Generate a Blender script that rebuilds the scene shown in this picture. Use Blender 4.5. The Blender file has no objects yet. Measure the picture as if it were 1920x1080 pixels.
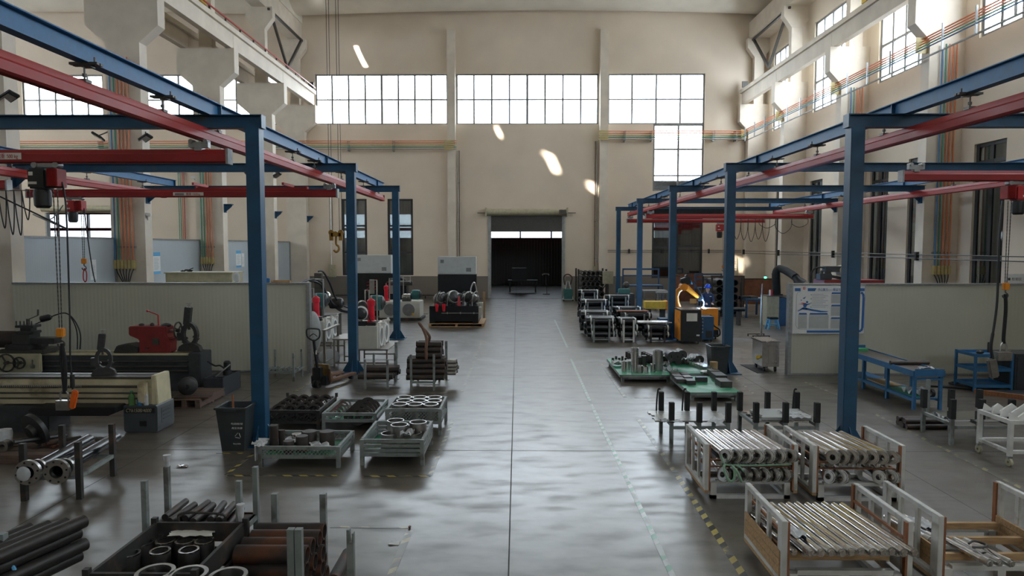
import bpy, bmesh, math, random
from mathutils import Vector, Matrix
R = random.Random(7)
PI = math.pi
SC = bpy.context.scene
COL = SC.collection
# ---------------- camera, world, exposure ----------------
F = 1280.0; H = 3.4
YAW = math.atan(10/F); PIT = math.atan(78/F)
cam_d = bpy.data.cameras.new('camera'); cam_d.sensor_width = 36; cam_d.lens = F/1920*36
cam_d.clip_end = 500
cam = bpy.data.objects.new('camera', cam_d); COL.objects.link(cam)
cam.location = (0, 0, H); cam.rotation_euler = (PI/2-PIT, 0, YAW)
SC.camera = cam
SC.view_settings.view_transform = 'Standard'; SC.view_settings.look = 'None'
SC.view_settings.gamma = 1; SC.view_settings.exposure = EXPO = 1.55
SC.cycles.max_bounces = 8; SC.cycles.diffuse_bounces = 5; SC.cycles.glossy_bounces = 4
SC.cycles.transparent_max_bounces = 12
SC.cycles.sample_clamp_indirect = 6
SC.cycles.caustics_reflective = False; SC.cycles.caustics_refractive = False
SC.cycles.use_denoising = True
W = bpy.data.worlds.new('sky'); SC.world = W; W.use_nodes = True
bg = W.node_tree.nodes['Background']
bg.inputs[0].default_value = (0.84, 0.92, 1.0, 1); bg.inputs[1].default_value = 6.0
SUN_DIR = Vector((0.60, 1.0, -0.80)).normalized()
sd = bpy.data.lights.new('sun', 'SUN'); sd.energy = 16; sd.angle = 0.03; sd.color = (1, .93, .8)
so = bpy.data.objects.new('sun', sd); COL.objects.link(so)
so.rotation_euler = SUN_DIR.to_track_quat('-Z', 'Y').to_euler(); so.location = (-10, -20, 30)

def portal(loc, rot, sx, sy):
    d = bpy.data.lights.new('window_portal', 'AREA'); d.shape = 'RECTANGLE'; d.size = sx; d.size_y = sy
    d.cycles.is_portal = True
    o = bpy.data.objects.new('window_portal', d); COL.objects.link(o); o.location = loc; o.rotation_euler = rot

# pixel helpers: where the ray of a pixel of the photograph meets a plane of the hall
_cy, _sy, _cp, _sp = math.cos(YAW), math.sin(YAW), math.cos(PIT), math.sin(PIT)
_f = (-_sy*_cp, _cy*_cp, -_sp); _r = (_cy, _sy, 0); _u = (-_sy*_sp, _cy*_sp, _cp)
def _ray(px, py):
    a = (px-960)/F; b = (540-py)/F
    return [_f[i]+a*_r[i]+b*_u[i] for i in range(3)]
def G(px, py, z=0.0):                       # point on the horizontal plane z
    d = _ray(px, py); t = (z-H)/d[2]; return (d[0]*t, d[1]*t)
def A(px, py, Y):                           # (x, z) on the plane at depth Y
    d = _ray(px, py); t = Y/d[1]; return (d[0]*t, H+d[2]*t)
def SX(px, py, X):                          # (y, z) on the plane at side X
    d = _ray(px, py); t = X/d[0]; return (d[1]*t, H+d[2]*t)

# ---------------- materials ----------------
def mat(name, col, rough=.6, metal=0., var=.18, scale=6., bump=0., rust=None, rust_amt=.5, emit=0., alpha=1., spec=.5, coat=0., stretch=None):
    m = bpy.data.materials.new(name); m.use_nodes = True
    nt = m.node_tree; N = nt.nodes; L = nt.links; b = N['Principled BSDF']
    tc = N.new('ShaderNodeTexCoord'); src = tc.outputs['Object']
    if stretch:
        mp = N.new('ShaderNodeMapping'); mp.inputs['Scale'].default_value = stretch
        L.new(src, mp.inputs[0]); src = mp.outputs[0]
    n = N.new('ShaderNodeTexNoise'); n.inputs['Scale'].default_value = scale; n.inputs['Detail'].default_value = 5
    L.new(src, n.inputs['Vector'])
    mr = N.new('ShaderNodeMapRange'); mr.inputs[1].default_value = .3; mr.inputs[2].default_value = .7
    mr.inputs[3].default_value = 1-var; mr.inputs[4].default_value = 1+var*.6
    L.new(n.outputs[0], mr.inputs[0])
    vm = N.new('ShaderNodeVectorMath'); vm.operation = 'SCALE'; vm.inputs[0].default_value = col[:3]
    L.new(mr.outputs[0], vm.inputs['Scale'])
    out = vm.outputs[0]
    if rust:
        n2 = N.new('ShaderNodeTexNoise'); n2.inputs['Scale'].default_value = scale*.6; n2.inputs['Detail'].default_value = 8
        L.new(src, n2.inputs['Vector'])
        cr = N.new('ShaderNodeMapRange'); cr.inputs[1].default_value = .62-rust_amt*.25; cr.inputs[2].default_value = .72-rust_amt*.2
        L.new(n2.outputs[0], cr.inputs[0])
        mx = N.new('ShaderNodeMix'); mx.data_type = 'RGBA'; L.new(cr.outputs[0], mx.inputs[0])
        L.new(out, mx.inputs[6]); mx.inputs[7].default_value = (*rust, 1); out = mx.outputs[2]
    L.new(out, b.inputs['Base Color'])
    r2 = N.new('ShaderNodeMapRange'); r2.inputs[3].default_value = max(.03, rough-.08); r2.inputs[4].default_value = min(1, rough+.1)
    L.new(n.outputs[0], r2.inputs[0]); L.new(r2.outputs[0], b.inputs['Roughness'])
    b.inputs['Metallic'].default_value = metal
    b.inputs['Specular IOR Level'].default_value = spec
    if coat: b.inputs['Coat Weight'].default_value = coat
    if bump:
        bp = N.new('ShaderNodeBump'); bp.inputs['Strength'].default_value = bump; bp.inputs['Distance'].default_value = .02
        L.new(n.outputs[0], bp.inputs['Height']); L.new(bp.outputs[0], b.inputs['Normal'])
    if emit:
        b.inputs['Emission Color'].default_value = (*col[:3], 1); b.inputs['Emission Strength'].default_value = emit
    if alpha < 1: b.inputs['Alpha'].default_value = alpha
    return m

M_ = {}
def mk(k, *a, **kw): M_[k] = mat(k, *a, **kw)
mk('blue', (.012, .070, .145), .42, var=.2, scale=3, rust=(.05, .07, .09), rust_amt=.08)
mk('blue_light', (.03, .14, .30), .5)
mk('red', (.30, .014, .014), .5, var=.12, scale=3)
mk('red_paint', (.42, .03, .03), .4)
mk('bright_red', (.65, .012, .03), .3)
mk('dark_steel', (.085, .08, .073), .45, .6, scale=10)
mk('black', (.012, .012, .013), .5)
mk('black_gloss', (.01, .011, .014), .22)
mk('rubber', (.012, .012, .012), .8)
mk('steel', (.42, .41, .39), .33, 1., scale=12)
mk('zinc', (.33, .34, .34), .42, .7, scale=14)
mk('chrome', (.74, .74, .76), .09, 1., var=.05, scale=9)
mk('satin', (.55, .54, .52), .24, 1., var=.12, scale=9)
mk('rod_dark', (.05, .042, .038), .5, .3, scale=12, rust=(.075, .045, .032), rust_amt=.4)
mk('rusty', (.04, .030, .026), .58, .2, scale=4, rust=(.12, .045, .02), rust_amt=.5)
mk('dark_ring', (.04, .036, .033), .5, .4, scale=12)
mk('grey_frame', (.24, .27, .26), .5, .1, scale=7, rust=(.12, .12, .11), rust_amt=.35)
mk('dark_frame', (.035, .033, .031), .55, .2, scale=7, rust=(.08, .055, .04), rust_amt=.35)
mk('white_frame', (.62, .62, .59), .5, scale=5, rust=(.34, .33, .30), rust_amt=.22)
mk('white', (.74, .74, .71), .4, var=.08)
mk('light_grey', (.46, .48, .47), .45, var=.06)
mk('lathe_cream', (.60, .54, .36), .42, scale=4, rust=(.30, .25, .15), rust_amt=.3)
mk('lathe_dark', (.04, .045, .05), .45, scale=6, var=.3)
mk('lathe_grey', (.06, .07, .078), .42, scale=4, var=.15)
mk('cast', (.055, .055, .054), .45, .5, scale=14, bump=.1)
mk('red_cast', (.20, .018, .02), .42, scale=5)
mk('green_rubber', (.03, .26, .13), .45, scale=3, var=.3, rust=(.20, .40, .30), rust_amt=.3)
mk('wood', (.46, .29, .14), .65, scale=5, stretch=(1, 8, 8), var=.35)
mk('wood_dark', (.13, .085, .065), .7, scale=5, stretch=(1, 8, 8), var=.35)
mk('wood_red', (.30, .12, .05), .6, scale=5, stretch=(6, 6, 1), var=.3)
mk('rust_panel', (.23, .085, .045), .7, scale=3, var=.35)
mk('orange', (.80, .28, .015), .4)
mk('orange_deep', (.85, .16, .02), .4)
mk('yellow', (.70, .48, .04), .5)
mk('plastic_clear', (.68, .71, .73), .18, var=.1, scale=8, bump=.5, alpha=.62)
mk('cloth_white', (.55, .56, .57), .8, scale=14, bump=.5)
mk('plastic_blue', (.02, .17, .42), .35)
mk('bin_dark', (.035, .042, .045), .5)
mk('paper', (.72, .73, .72), .7, var=.05)
mk('poster_blue', (.03, .13, .38), .5, var=.03)
mk('sky_blue', (.12, .40, .68), .5, var=.03)
mk('line_grey', (.38, .40, .43), .6, var=.03)
mk('ink', (.04, .04, .045), .6)
mk('green_ink', (.05, .35, .14), .6)
mk('pipe_orange', (.62, .20, .08), .45, var=.08)
mk('pipe_yellow', (.52, .42, .18), .45)
mk('pipe_green', (.06, .27, .18), .45)
mk('pipe_blue', (.05, .18, .36), .45)
mk('pipe_grey', (.36, .37, .36), .45, .3)
mk('cabinet_beige', (.42, .39, .27), .5)
mk('cabinet_blue', (.03, .09, .19), .5)
mk('table_steel', (.30, .28, .25), .35, .7, scale=8)
mk('canvas_brown', (.17, .09, .055), .8)
mk('strap_green', (.25, .42, .28), .8, scale=20)
mk('strap_black', (.015, .015, .017), .8)
mk('helmet_blue', (.01, .08, .60), .25)
mk('workwear', (.018, .028, .07), .8, scale=10, bump=.2)
mk('skin', (.52, .30, .21), .5, var=.06)
mk('arc', (.35, .65, 1.), .5, emit=60.)
mk('green_lamp', (.05, 1., .35), .5, emit=2.5)
mk('concrete', (.64, .57, .48), .75, scale=1.5, var=.10, bump=.05)
mk('roof', (.68, .63, .54), .75, scale=.8, var=.08)
mk('frame_grey', (.20, .20, .20), .5)
mk('frame_dark', (.03, .032, .035), .5)
mk('cardboard', (.42, .29, .15), .8)
mk('glass_green', (.10, .25, .08), .1, alpha=.8)
mk('label_white', (.70, .68, .62), .5, var=.04)
mk('cream_panel', (.55, .53, .46), .5, var=.06)
mk('teal', (.04, .17, .17), .45)
mk('steel_bar', (.42, .41, .38), .38, .4, scale=9)
mk('hook_yellow', (.30, .16, .02), .5)
mk('ochre', (.20, .12, .025), .5, rust=(.05, .04, .03), rust_amt=.5)
mk('slab_steel', (.14, .115, .10), .4, .5, scale=5)

def wall_mat(name, upper, lower=None, zl=1.5, rough=.75, ribs=None, ribdir=0, ribstr=.5):
    m = mat(name, upper, rough, scale=.5, var=.07); nt = m.node_tree; N = nt.nodes; L = nt.links; b = N['Principled BSDF']
    lk = b.inputs['Base Color'].links[0]; out = lk.from_socket
    geo = N.new('ShaderNodeNewGeometry'); sep = N.new('ShaderNodeSeparateXYZ'); L.new(geo.outputs['Position'], sep.inputs[0])
    if lower:
        c = N.new('ShaderNodeMath'); c.operation = 'LESS_THAN'; c.inputs[1].default_value = zl
        L.new(sep.outputs[2], c.inputs[0])
        mx = N.new('ShaderNodeMix'); mx.data_type = 'RGBA'; L.new(c.outputs[0], mx.inputs[0])
        L.new(out, mx.inputs[6]); mx.inputs[7].default_value = (*lower, 1); L.new(mx.outputs[2], b.inputs['Base Color'])
    if ribs:
        mm = N.new('ShaderNodeMath'); mm.operation = 'MULTIPLY'; mm.inputs[1].default_value = 2*PI/ribs
        L.new(sep.outputs[ribdir], mm.inputs[0])
        s = N.new('ShaderNodeMath'); s.operation = 'SINE'; L.new(mm.outputs[0], s.inputs[0])
        bp = N.new('ShaderNodeBump'); bp.inputs['Strength'].default_value = ribstr; bp.inputs['Distance'].default_value = ribs*.12
        L.new(s.outputs[0], bp.inputs['Height']); L.new(bp.outputs[0], b.inputs['Normal'])
    return m
M_['wall'] = wall_mat('wall_paint', (.67, .57, .46), (.19, .165, .14), 1.45)
M_['wall_r'] = wall_mat('wall_paint_side', (.67, .58, .47))
M_['panel_cream'] = wall_mat('cream_sandwich_panel', (.50, .50, .41), ribs=.10, ribdir=0, ribstr=.1, rough=.5)
M_['panel_grey'] = wall_mat('grey_sandwich_panel', (.42, .47, .50), ribs=.10, ribdir=1, ribstr=.1, rough=.5)
M_['corrugated'] = wall_mat('corrugated_dark', (.10, .095, .09), ribs=.25, ribdir=0, rough=.5)
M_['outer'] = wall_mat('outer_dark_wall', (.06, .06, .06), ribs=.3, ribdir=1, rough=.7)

def floor_mat():
    m = bpy.data.materials.new('polished_concrete'); m.use_nodes = True
    nt = m.node_tree; N = nt.nodes; L = nt.links; b = N['Principled BSDF']
    g = N.new('ShaderNodeNewGeometry'); pos = g.outputs['Position']
    def noise(sc, det, st=(1, 1, 1)):
        mp = N.new('ShaderNodeMapping'); mp.inputs['Scale'].default_value = st; L.new(pos, mp.inputs[0])
        n = N.new('ShaderNodeTexNoise'); n.inputs['Scale'].default_value = sc; n.inputs['Detail'].default_value = det
        L.new(mp.outputs[0], n.inputs['Vector']); return n.outputs[0]
    c = noise(3.0, 8, (1, 1.7, 1)); st = noise(1.5, 9, (1, 2.4, 1)); a = noise(2.5, 6, (1, 2, 1))
    cr = N.new('ShaderNodeValToRGB'); e = cr.color_ramp.elements
    e[0].position = .1; e[0].color = (.060, .046, .034, 1); e[1].position = .9; e[1].color = (.150, .131, .107, 1)
    L.new(c, cr.inputs[0])
    sm = N.new('ShaderNodeMapRange'); sm.interpolation_type = 'SMOOTHSTEP'; sm.inputs[1].default_value = .42; sm.inputs[2].default_value = .82
    sm.inputs[3].default_value = 1; sm.inputs[4].default_value = .60; L.new(st, sm.inputs[0])
    vm = N.new('ShaderNodeVectorMath'); vm.operation = 'SCALE'; L.new(cr.outputs[0], vm.inputs[0]); L.new(sm.outputs[0], vm.inputs['Scale'])
    # joints
    sep = N.new('ShaderNodeSeparateXYZ'); L.new(pos, sep.inputs[0])
    def mth(op, x, y):
        n = N.new('ShaderNodeMath'); n.operation = op
        for i, v in enumerate((x, y)):
            if v is None: continue
            if isinstance(v, (int, float)): n.inputs[i].default_value = v
            else: L.new(v, n.inputs[i])
        return n.outputs[0]
    jx = mth('LESS_THAN', mth('ABSOLUTE', mth('SUBTRACT', sep.outputs[0], -.09), None), .008)
    wy = mth('ABSOLUTE', mth('SUBTRACT', mth('MODULO', mth('ADD', sep.outputs[1], 66.8-11.2+3.34), 6.68), 3.34), None)
    jy = mth('LESS_THAN', wy, .012)
    wx = mth('ABSOLUTE', mth('SUBTRACT', mth('MODULO', mth('ADD', sep.outputs[0], 60+.09+3), 6.0), 3.0), None)
    jx2 = mth('LESS_THAN', wx, .007)
    j = mth('MAXIMUM', mth('MAXIMUM', jx, jx2), jy)
    mx = N.new('ShaderNodeMix'); mx.data_type = 'RGBA'; L.new(j, mx.inputs[0]); L.new(vm.outputs[0], mx.inputs[6])
    mx.inputs[7].default_value = (.012, .011, .010, 1); L.new(mx.outputs[2], b.inputs['Base Color'])
    rr = N.new('ShaderNodeMapRange'); rr.inputs[1].default_value = .1; rr.inputs[2].default_value = .9
    rr.inputs[3].default_value = .28; rr.inputs[4].default_value = .33; L.new(a, rr.inputs[0])
    r3 = mth('ADD', rr.outputs[0], mth('MULTIPLY', mth('SUBTRACT', 1.0, sm.outputs[0]), .40))
    L.new(mth('MAXIMUM', r3, mth('MULTIPLY', j, .8)), b.inputs['Roughness'])
    bp = N.new('ShaderNodeBump'); bp.inputs['Strength'].default_value = .025; bp.inputs['Distance'].default_value = .01
    b.inputs['IOR'].default_value = 1.95
    return m
M_['floor'] = floor_mat()

def glass_mat(name, tint, gl=.12, rough=.03, dirt=0.0):
    m = bpy.data.materials.new(name); m.use_nodes = True; nt = m.node_tree; N = nt.nodes; L = nt.links
    N.remove(N['Principled BSDF']); o = N['Material Output']
    t = N.new('ShaderNodeBsdfTransparent'); t.inputs[0].default_value = (*tint, 1)
    gsh = N.new('ShaderNodeBsdfGlossy'); gsh.inputs['Roughness'].default_value = rough
    nz = N.new('ShaderNodeTexNoise'); nz.inputs['Scale'].default_value = 3
    mr = N.new('ShaderNodeMapRange'); mr.inputs[3].default_value = gl*.7; mr.inputs[4].default_value = gl*1.3; L.new(nz.outputs[0], mr.inputs[0])
    mx = N.new('ShaderNodeMixShader'); L.new(mr.outputs[0], mx.inputs[0]); L.new(t.outputs[0], mx.inputs[1]); L.new(gsh.outputs[0], mx.inputs[2])
    L.new(mx.outputs[0], o.inputs[0]); return m
M_['glass'] = glass_mat('window_glass', (.94, .96, .97), .05)
M_['glass_dim'] = glass_mat('dimming_window_glass', (.38, .39, .40), .05)  # clear pane, grey tint added to dim the daylight through the annex windows
M_['glass_dark'] = glass_mat('dark_window_glass', (.45, .48, .48), .14, .05)

def stripe_mat(name, c1, c2, period, wear=(.14, .13, .115), wear_amt=.4, diag=True):
    m = mat(name, c1, .34, scale=4, var=.1); nt = m.node_tree; N = nt.nodes; L = nt.links; b = N['Principled BSDF']; b.inputs['IOR'].default_value = 1.7
    tc = N.new('ShaderNodeTexCoord'); sep = N.new('ShaderNodeSeparateXYZ'); L.new(tc.outputs['Object'], sep.inputs[0])
    s = sep.outputs[0]
    ad = N.new('ShaderNodeMath'); ad.operation = 'MULTIPLY_ADD'; ad.inputs[1].default_value = 1.0 if diag else 0.0
    L.new(sep.outputs[1], ad.inputs[0]); L.new(s, ad.inputs[2])
    a2 = N.new('ShaderNodeMath'); a2.operation = 'ADD'; a2.inputs[1].default_value = 1000*period; L.new(ad.outputs[0], a2.inputs[0])
    mo = N.new('ShaderNodeMath'); mo.operation = 'MODULO'; mo.inputs[1].default_value = period; L.new(a2.outputs[0], mo.inputs[0])
    lt = N.new('ShaderNodeMath'); lt.operation = 'LESS_THAN'; lt.inputs[1].default_value = period/2; L.new(mo.outputs[0], lt.inputs[0])
    mx = N.new('ShaderNodeMix'); mx.data_type = 'RGBA'; L.new(lt.outputs[0], mx.inputs[0])
    mx.inputs[6].default_value = (*c1, 1); mx.inputs[7].default_value = (*c2, 1)
    n2 = N.new('ShaderNodeTexNoise'); n2.inputs['Scale'].default_value = 2.5; n2.inputs['Detail'].default_value = 9; L.new(tc.outputs['Object'], n2.inputs['Vector'])
    cr = N.new('ShaderNodeMapRange'); cr.inputs[1].default_value = .7-wear_amt*.4; cr.inputs[2].default_value = .78-wear_amt*.4; L.new(n2.outputs[0], cr.inputs[0])
    m2 = N.new('ShaderNodeMix'); m2.data_type = 'RGBA'; L.new(cr.outputs[0], m2.inputs[0]); L.new(mx.outputs[2], m2.inputs[6]); m2.inputs[7].default_value = (*wear, 1)
    L.new(m2.outputs[2], b.inputs['Base Color']); return m
M_['hazard'] = stripe_mat('hazard_tape', (.50, .40, .10), (.03, .03, .03), .24)
M_['hazard_worn'] = stripe_mat('worn_hazard_tape', (.36, .31, .17), (.12, .115, .105), .24, wear_amt=.62)
M_['green_tape'] = stripe_mat('green_tape', (.11, .30, .18), (.42, .44, .42), .26, wear=(.32, .33, .31), wear_amt=.55)

def mesh_mat(name, col):
    m = mat(name, col, .5, .4); nt = m.node_tree; N = nt.nodes; L = nt.links; b = N['Principled BSDF']
    tc = N.new('ShaderNodeTexCoord'); sep = N.new('ShaderNodeSeparateXYZ'); L.new(tc.outputs['Object'], sep.inputs[0])
    outs = []
    for sg in (1, -1):
        s1 = N.new('ShaderNodeMath'); s1.operation = 'ADD'; L.new(sep.outputs[0], s1.inputs[0]); L.new(sep.outputs[1], s1.inputs[1])
        s2 = N.new('ShaderNodeMath'); s2.operation = 'MULTIPLY_ADD'; s2.inputs[1].default_value = sg*1.0; L.new(sep.outputs[2], s2.inputs[0]); L.new(s1.outputs[0], s2.inputs[2])
        s3 = N.new('ShaderNodeMath'); s3.operation = 'ADD'; s3.inputs[1].default_value = 60; L.new(s2.outputs[0], s3.inputs[0])
        s4 = N.new('ShaderNodeMath'); s4.operation = 'MODULO'; s4.inputs[1].default_value = .06; L.new(s3.outputs[0], s4.inputs[0])
        s5 = N.new('ShaderNodeMath'); s5.operation = 'LESS_THAN'; s5.inputs[1].default_value = .012; L.new(s4.outputs[0], s5.inputs[0]); outs.append(s5.outputs[0])
    mxx = N.new('ShaderNodeMath'); mxx.operation = 'MAXIMUM'; L.new(outs[0], mxx.inputs[0]); L.new(outs[1], mxx.inputs[1])
    L.new(mxx.outputs[0], b.inputs['Alpha']); return m
M_['wire_mesh'] = mesh_mat('expanded_metal', (.30, .34, .32))
M_['wire_mesh_dark'] = mesh_mat('expanded_metal_dark', (.05, .05, .05))

# ---------------- mesh builder ----------------
class MB:
    def __init__(s): s.v = []; s.f = []
    def add(s, vs, fs):
        o = len(s.v); s.v += [tuple(v) for v in vs]; s.f += [tuple(i+o for i in f) for f in fs]; return s
    def b(s, x0, x1, y0, y1, z0, z1):
        if x0 > x1: x0, x1 = x1, x0
        if y0 > y1: y0, y1 = y1, y0
        if z0 > z1: z0, z1 = z1, z0
        return s.add([(x0,y0,z0),(x1,y0,z0),(x1,y1,z0),(x0,y1,z0),(x0,y0,z1),(x1,y0,z1),(x1,y1,z1),(x0,y1,z1)],
                     [(3,2,1,0),(4,5,6,7),(0,1,5,4),(1,2,6,5),(2,3,7,6),(3,0,4,7)])
    def box(s, c, d, rz=0, rx=0, ry=0):
        M = Matrix.Translation(c) @ Matrix.Rotation(rz, 4, 'Z') @ Matrix.Rotation(ry, 4, 'Y') @ Matrix.Rotation(rx, 4, 'X')
        vs = [M @ Vector((i*d[0]/2, j*d[1]/2, k*d[2]/2)) for k in (-1, 1) for j, i in ((-1,-1),(-1,1),(1,1),(1,-1))]
        return s.add(vs, [(3,2,1,0),(4,5,6,7),(0,1,5,4),(1,2,6,5),(2,3,7,6),(3,0,4,7)])
    def frame_(s, p, q, up=None):
        p = Vector(p); q = Vector(q); d = (q-p).normalized()
        up = Vector(up) if up else (Vector((0,0,1)) if abs(d.z) < .95 else Vector((0,1,0)))
        x = d.cross(up).normalized(); y = x.cross(d).normalized(); return p, q, d, x, y
    def bar(s, p, q, w, h=None, up=None):
        h = h or w; p, q, d, x, y = s.frame_(p, q, up)
        vs = [e + x*(i*w/2) + y*(j*h/2) for e in (p, q) for i, j in ((-1,-1),(1,-1),(1,1),(-1,1))]
        return s.add(vs, [(0,1,2,3),(7,6,5,4),(1,0,4,5),(2,1,5,6),(3,2,6,7),(0,3,7,4)])
    def ibeam(s, p, q, w, h, t=.012, up=None):
        p, q, d, x, y = s.frame_(p, q, up)
        for (cx, cy, ww, hh) in ((0, h/2-t/2, w, t), (0, -h/2+t/2, w, t), (0, 0, t, h-2*t)):
            o = x*cx + y*cy; s.bar(p+o, q+o, ww, hh, up=tuple(y))
        return s
    def ring(s, p, q, ro, ri=0, n=16, ro2=None):
        p, q, d, x, y = s.frame_(p, q); ro2 = ro2 if ro2 is not None else ro
        vs = []
        for e, r in ((p, ro), (q, ro2)):
            vs += [e + x*(math.cos(2*PI*k/n)*r) + y*(math.sin(2*PI*k/n)*r) for k in range(n)]
        fs = [(k, k+n, (k+1) % n+n, (k+1) % n) for k in range(n)]
        if ri > 0:
            for e in (p, q):
                vs += [e + x*(math.cos(2*PI*k/n)*ri) + y*(math.sin(2*PI*k/n)*ri) for k in range(n)]
            for k in range(n):
                k2 = (k+1) % n
                fs += [(2*n+k2, 3*n+k2, 3*n+k, 2*n+k), (k, k2, 2*n+k2, 2*n+k), (n+k2, n+k, 3*n+k, 3*n+k2)]
        else:
            fs += [tuple(range(n)), tuple(reversed(range(n, 2*n)))]
        return s.add(vs, fs)
    def lathe(s, c, prof, n=20, axis=(0,0,1)):           # prof: (radius, height) list
        p, q, d, x, y = s.frame_(c, Vector(c)+Vector(axis)); vs = []; fs = []; m = len(prof)
        for r, h in prof:
            r = max(r, 1e-4)
            vs += [p + d*h + x*(math.cos(2*PI*k/n)*r) + y*(math.sin(2*PI*k/n)*r) for k in range(n)]
        for i in range(m-1):
            fs += [(i*n+k, (i+1)*n+k, (i+1)*n+(k+1) % n, i*n+(k+1) % n) for k in range(n)]
        fs += [tuple(range(n)), tuple(reversed(range((m-1)*n, m*n)))]
        return s.add(vs, fs)
    def path(s, pts, r, n=8, rf=None):
        pts = [Vector(p) for p in pts]; vs = []; fs = []; m = len(pts); up = None
        for i, p in enumerate(pts):
            d = (pts[min(i+1, m-1)] - pts[max(i-1, 0)]).normalized()
            if up is None: up = Vector((0,0,1)) if abs(d.z) < .9 else Vector((0,1,0))
            x = d.cross(up)
            if x.length < 1e-3: x = d.orthogonal()
            x.normalize(); y = x.cross(d).normalized(); up = y
            rr = r if rf is None else rf(i/(m-1))
            vs += [p + x*(math.cos(2*PI*k/n)*rr) + y*(math.sin(2*PI*k/n)*rr) for k in range(n)]
        for i in range(m-1):
            fs += [(i*n+k, (i+1)*n+k, (i+1)*n+(k+1) % n, i*n+(k+1) % n) for k in range(n)]
        fs += [tuple(range(n)), tuple(reversed(range((m-1)*n, m*n)))]
        return s.add(vs, fs)
    def curve(s, pts, r, n=8, seg=6):                      # smooth tube through points
        P = [Vector(p) for p in pts]; out = []
        for i in range(len(P)-1):
            p0 = P[max(i-1, 0)]; p1 = P[i]; p2 = P[i+1]; p3 = P[min(i+2, len(P)-1)]
            for k in range(seg):
                t = k/seg
                out.append(.5*((2*p1)+(p2-p0)*t+(2*p0-5*p1+4*p2-p3)*t*t+(3*p1-p0-3*p2+p3)*t**3))
        out.append(P[-1]); return s.path(out, r, n)
    def prism(s, poly, a0, a1, plane='xz'):               # poly extruded along the third axis
        def m(u, v, w): return {'xz': (u, w, v), 'yz': (w, u, v), 'xy': (u, v, w)}[plane]
        n = len(poly); vs = [m(u, v, a0) for u, v in poly]+[m(u, v, a1) for u, v in poly]
        fs = [tuple(range(n)), tuple(reversed(range(n, 2*n)))]+[(k, k+n, (k+1) % n+n, (k+1) % n) for k in range(n)]
        return s.add(vs, fs)
    def ball(s, c, r, n=12, m=8, sc=(1, 1, 1)):
        vs = []; fs = []
        for i in range(m+1):
            th = PI*i/m
            for k in range(n):
                vs.append((c[0]+sc[0]*r*max(math.sin(th), 1e-3)*math.cos(2*PI*k/n), c[1]+sc[1]*r*max(math.sin(th), 1e-3)*math.sin(2*PI*k/n), c[2]-sc[2]*r*math.cos(th)))
        for i in range(m): fs += [(i*n+k, i*n+(k+1) % n, (i+1)*n+(k+1) % n, (i+1)*n+k) for k in range(n)]
        fs += [tuple(reversed(range(n))), tuple(range(m*n, m*n+n))]
        return s.add(vs, fs)
    def sheet(s, c, w, d, amp=.03, n=8, rz=0, seed=0, th=.004):    # crumpled sheet, lying
        rr = random.Random(seed); cs, sn = math.cos(rz), math.sin(rz); top = []
        for j in range(n+1):
            for i in range(n+1):
                x = (i/n-.5)*w*(1+rr.uniform(-.07, .07)); y = (j/n-.5)*d*(1+rr.uniform(-.07, .07))
                top.append((c[0]+x*cs-y*sn, c[1]+x*sn+y*cs, c[2]+th+rr.random()*amp))
        o = (n+1)**2; vs = top+[(x, y, z-th) for x, y, z in top]; fs = []
        for j in range(n):
            for i in range(n):
                a = j*(n+1)+i; fs += [(a, a+1, a+n+2, a+n+1), (a+o, a+n+1+o, a+n+2+o, a+1+o)]
        for i in range(n):
            for a, b_ in ((i, i+1), (n*(n+1)+i+1, n*(n+1)+i), ((i+1)*(n+1), i*(n+1)), (i*(n+1)+n, (i+1)*(n+1)+n)):
                fs.append((b_, a, a+o, b_+o))
        return s.add(vs, fs)
    def build(s, name, m, parent=None, bevel=0, label=None, fix=True):
        me = bpy.data.meshes.new(name); me.from_pydata(s.v, [], s.f)
        bm = bmesh.new(); bm.from_mesh(me)
        if bevel:
            bmesh.ops.recalc_face_normals(bm, faces=bm.faces)
            bmesh.ops.bevel(bm, geom=[e for e in bm.edges if e.is_manifold and e.calc_face_angle(0) > .5], offset=bevel, segments=2, affect='EDGES', clamp_overlap=True)
        elif fix: bmesh.ops.recalc_face_normals(bm, faces=bm.faces)
        bm.to_mesh(me); bm.free()
        me.polygons.foreach_set('use_smooth', [True]*len(me.polygons)); me.set_sharp_from_angle(angle=.6)
        me.materials.append(M_[m] if isinstance(m, str) else m)
        o = bpy.data.objects.new(name, me); COL.objects.link(o)
        if parent: o.parent = parent
        if label: o['label'] = label
        return o

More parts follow.
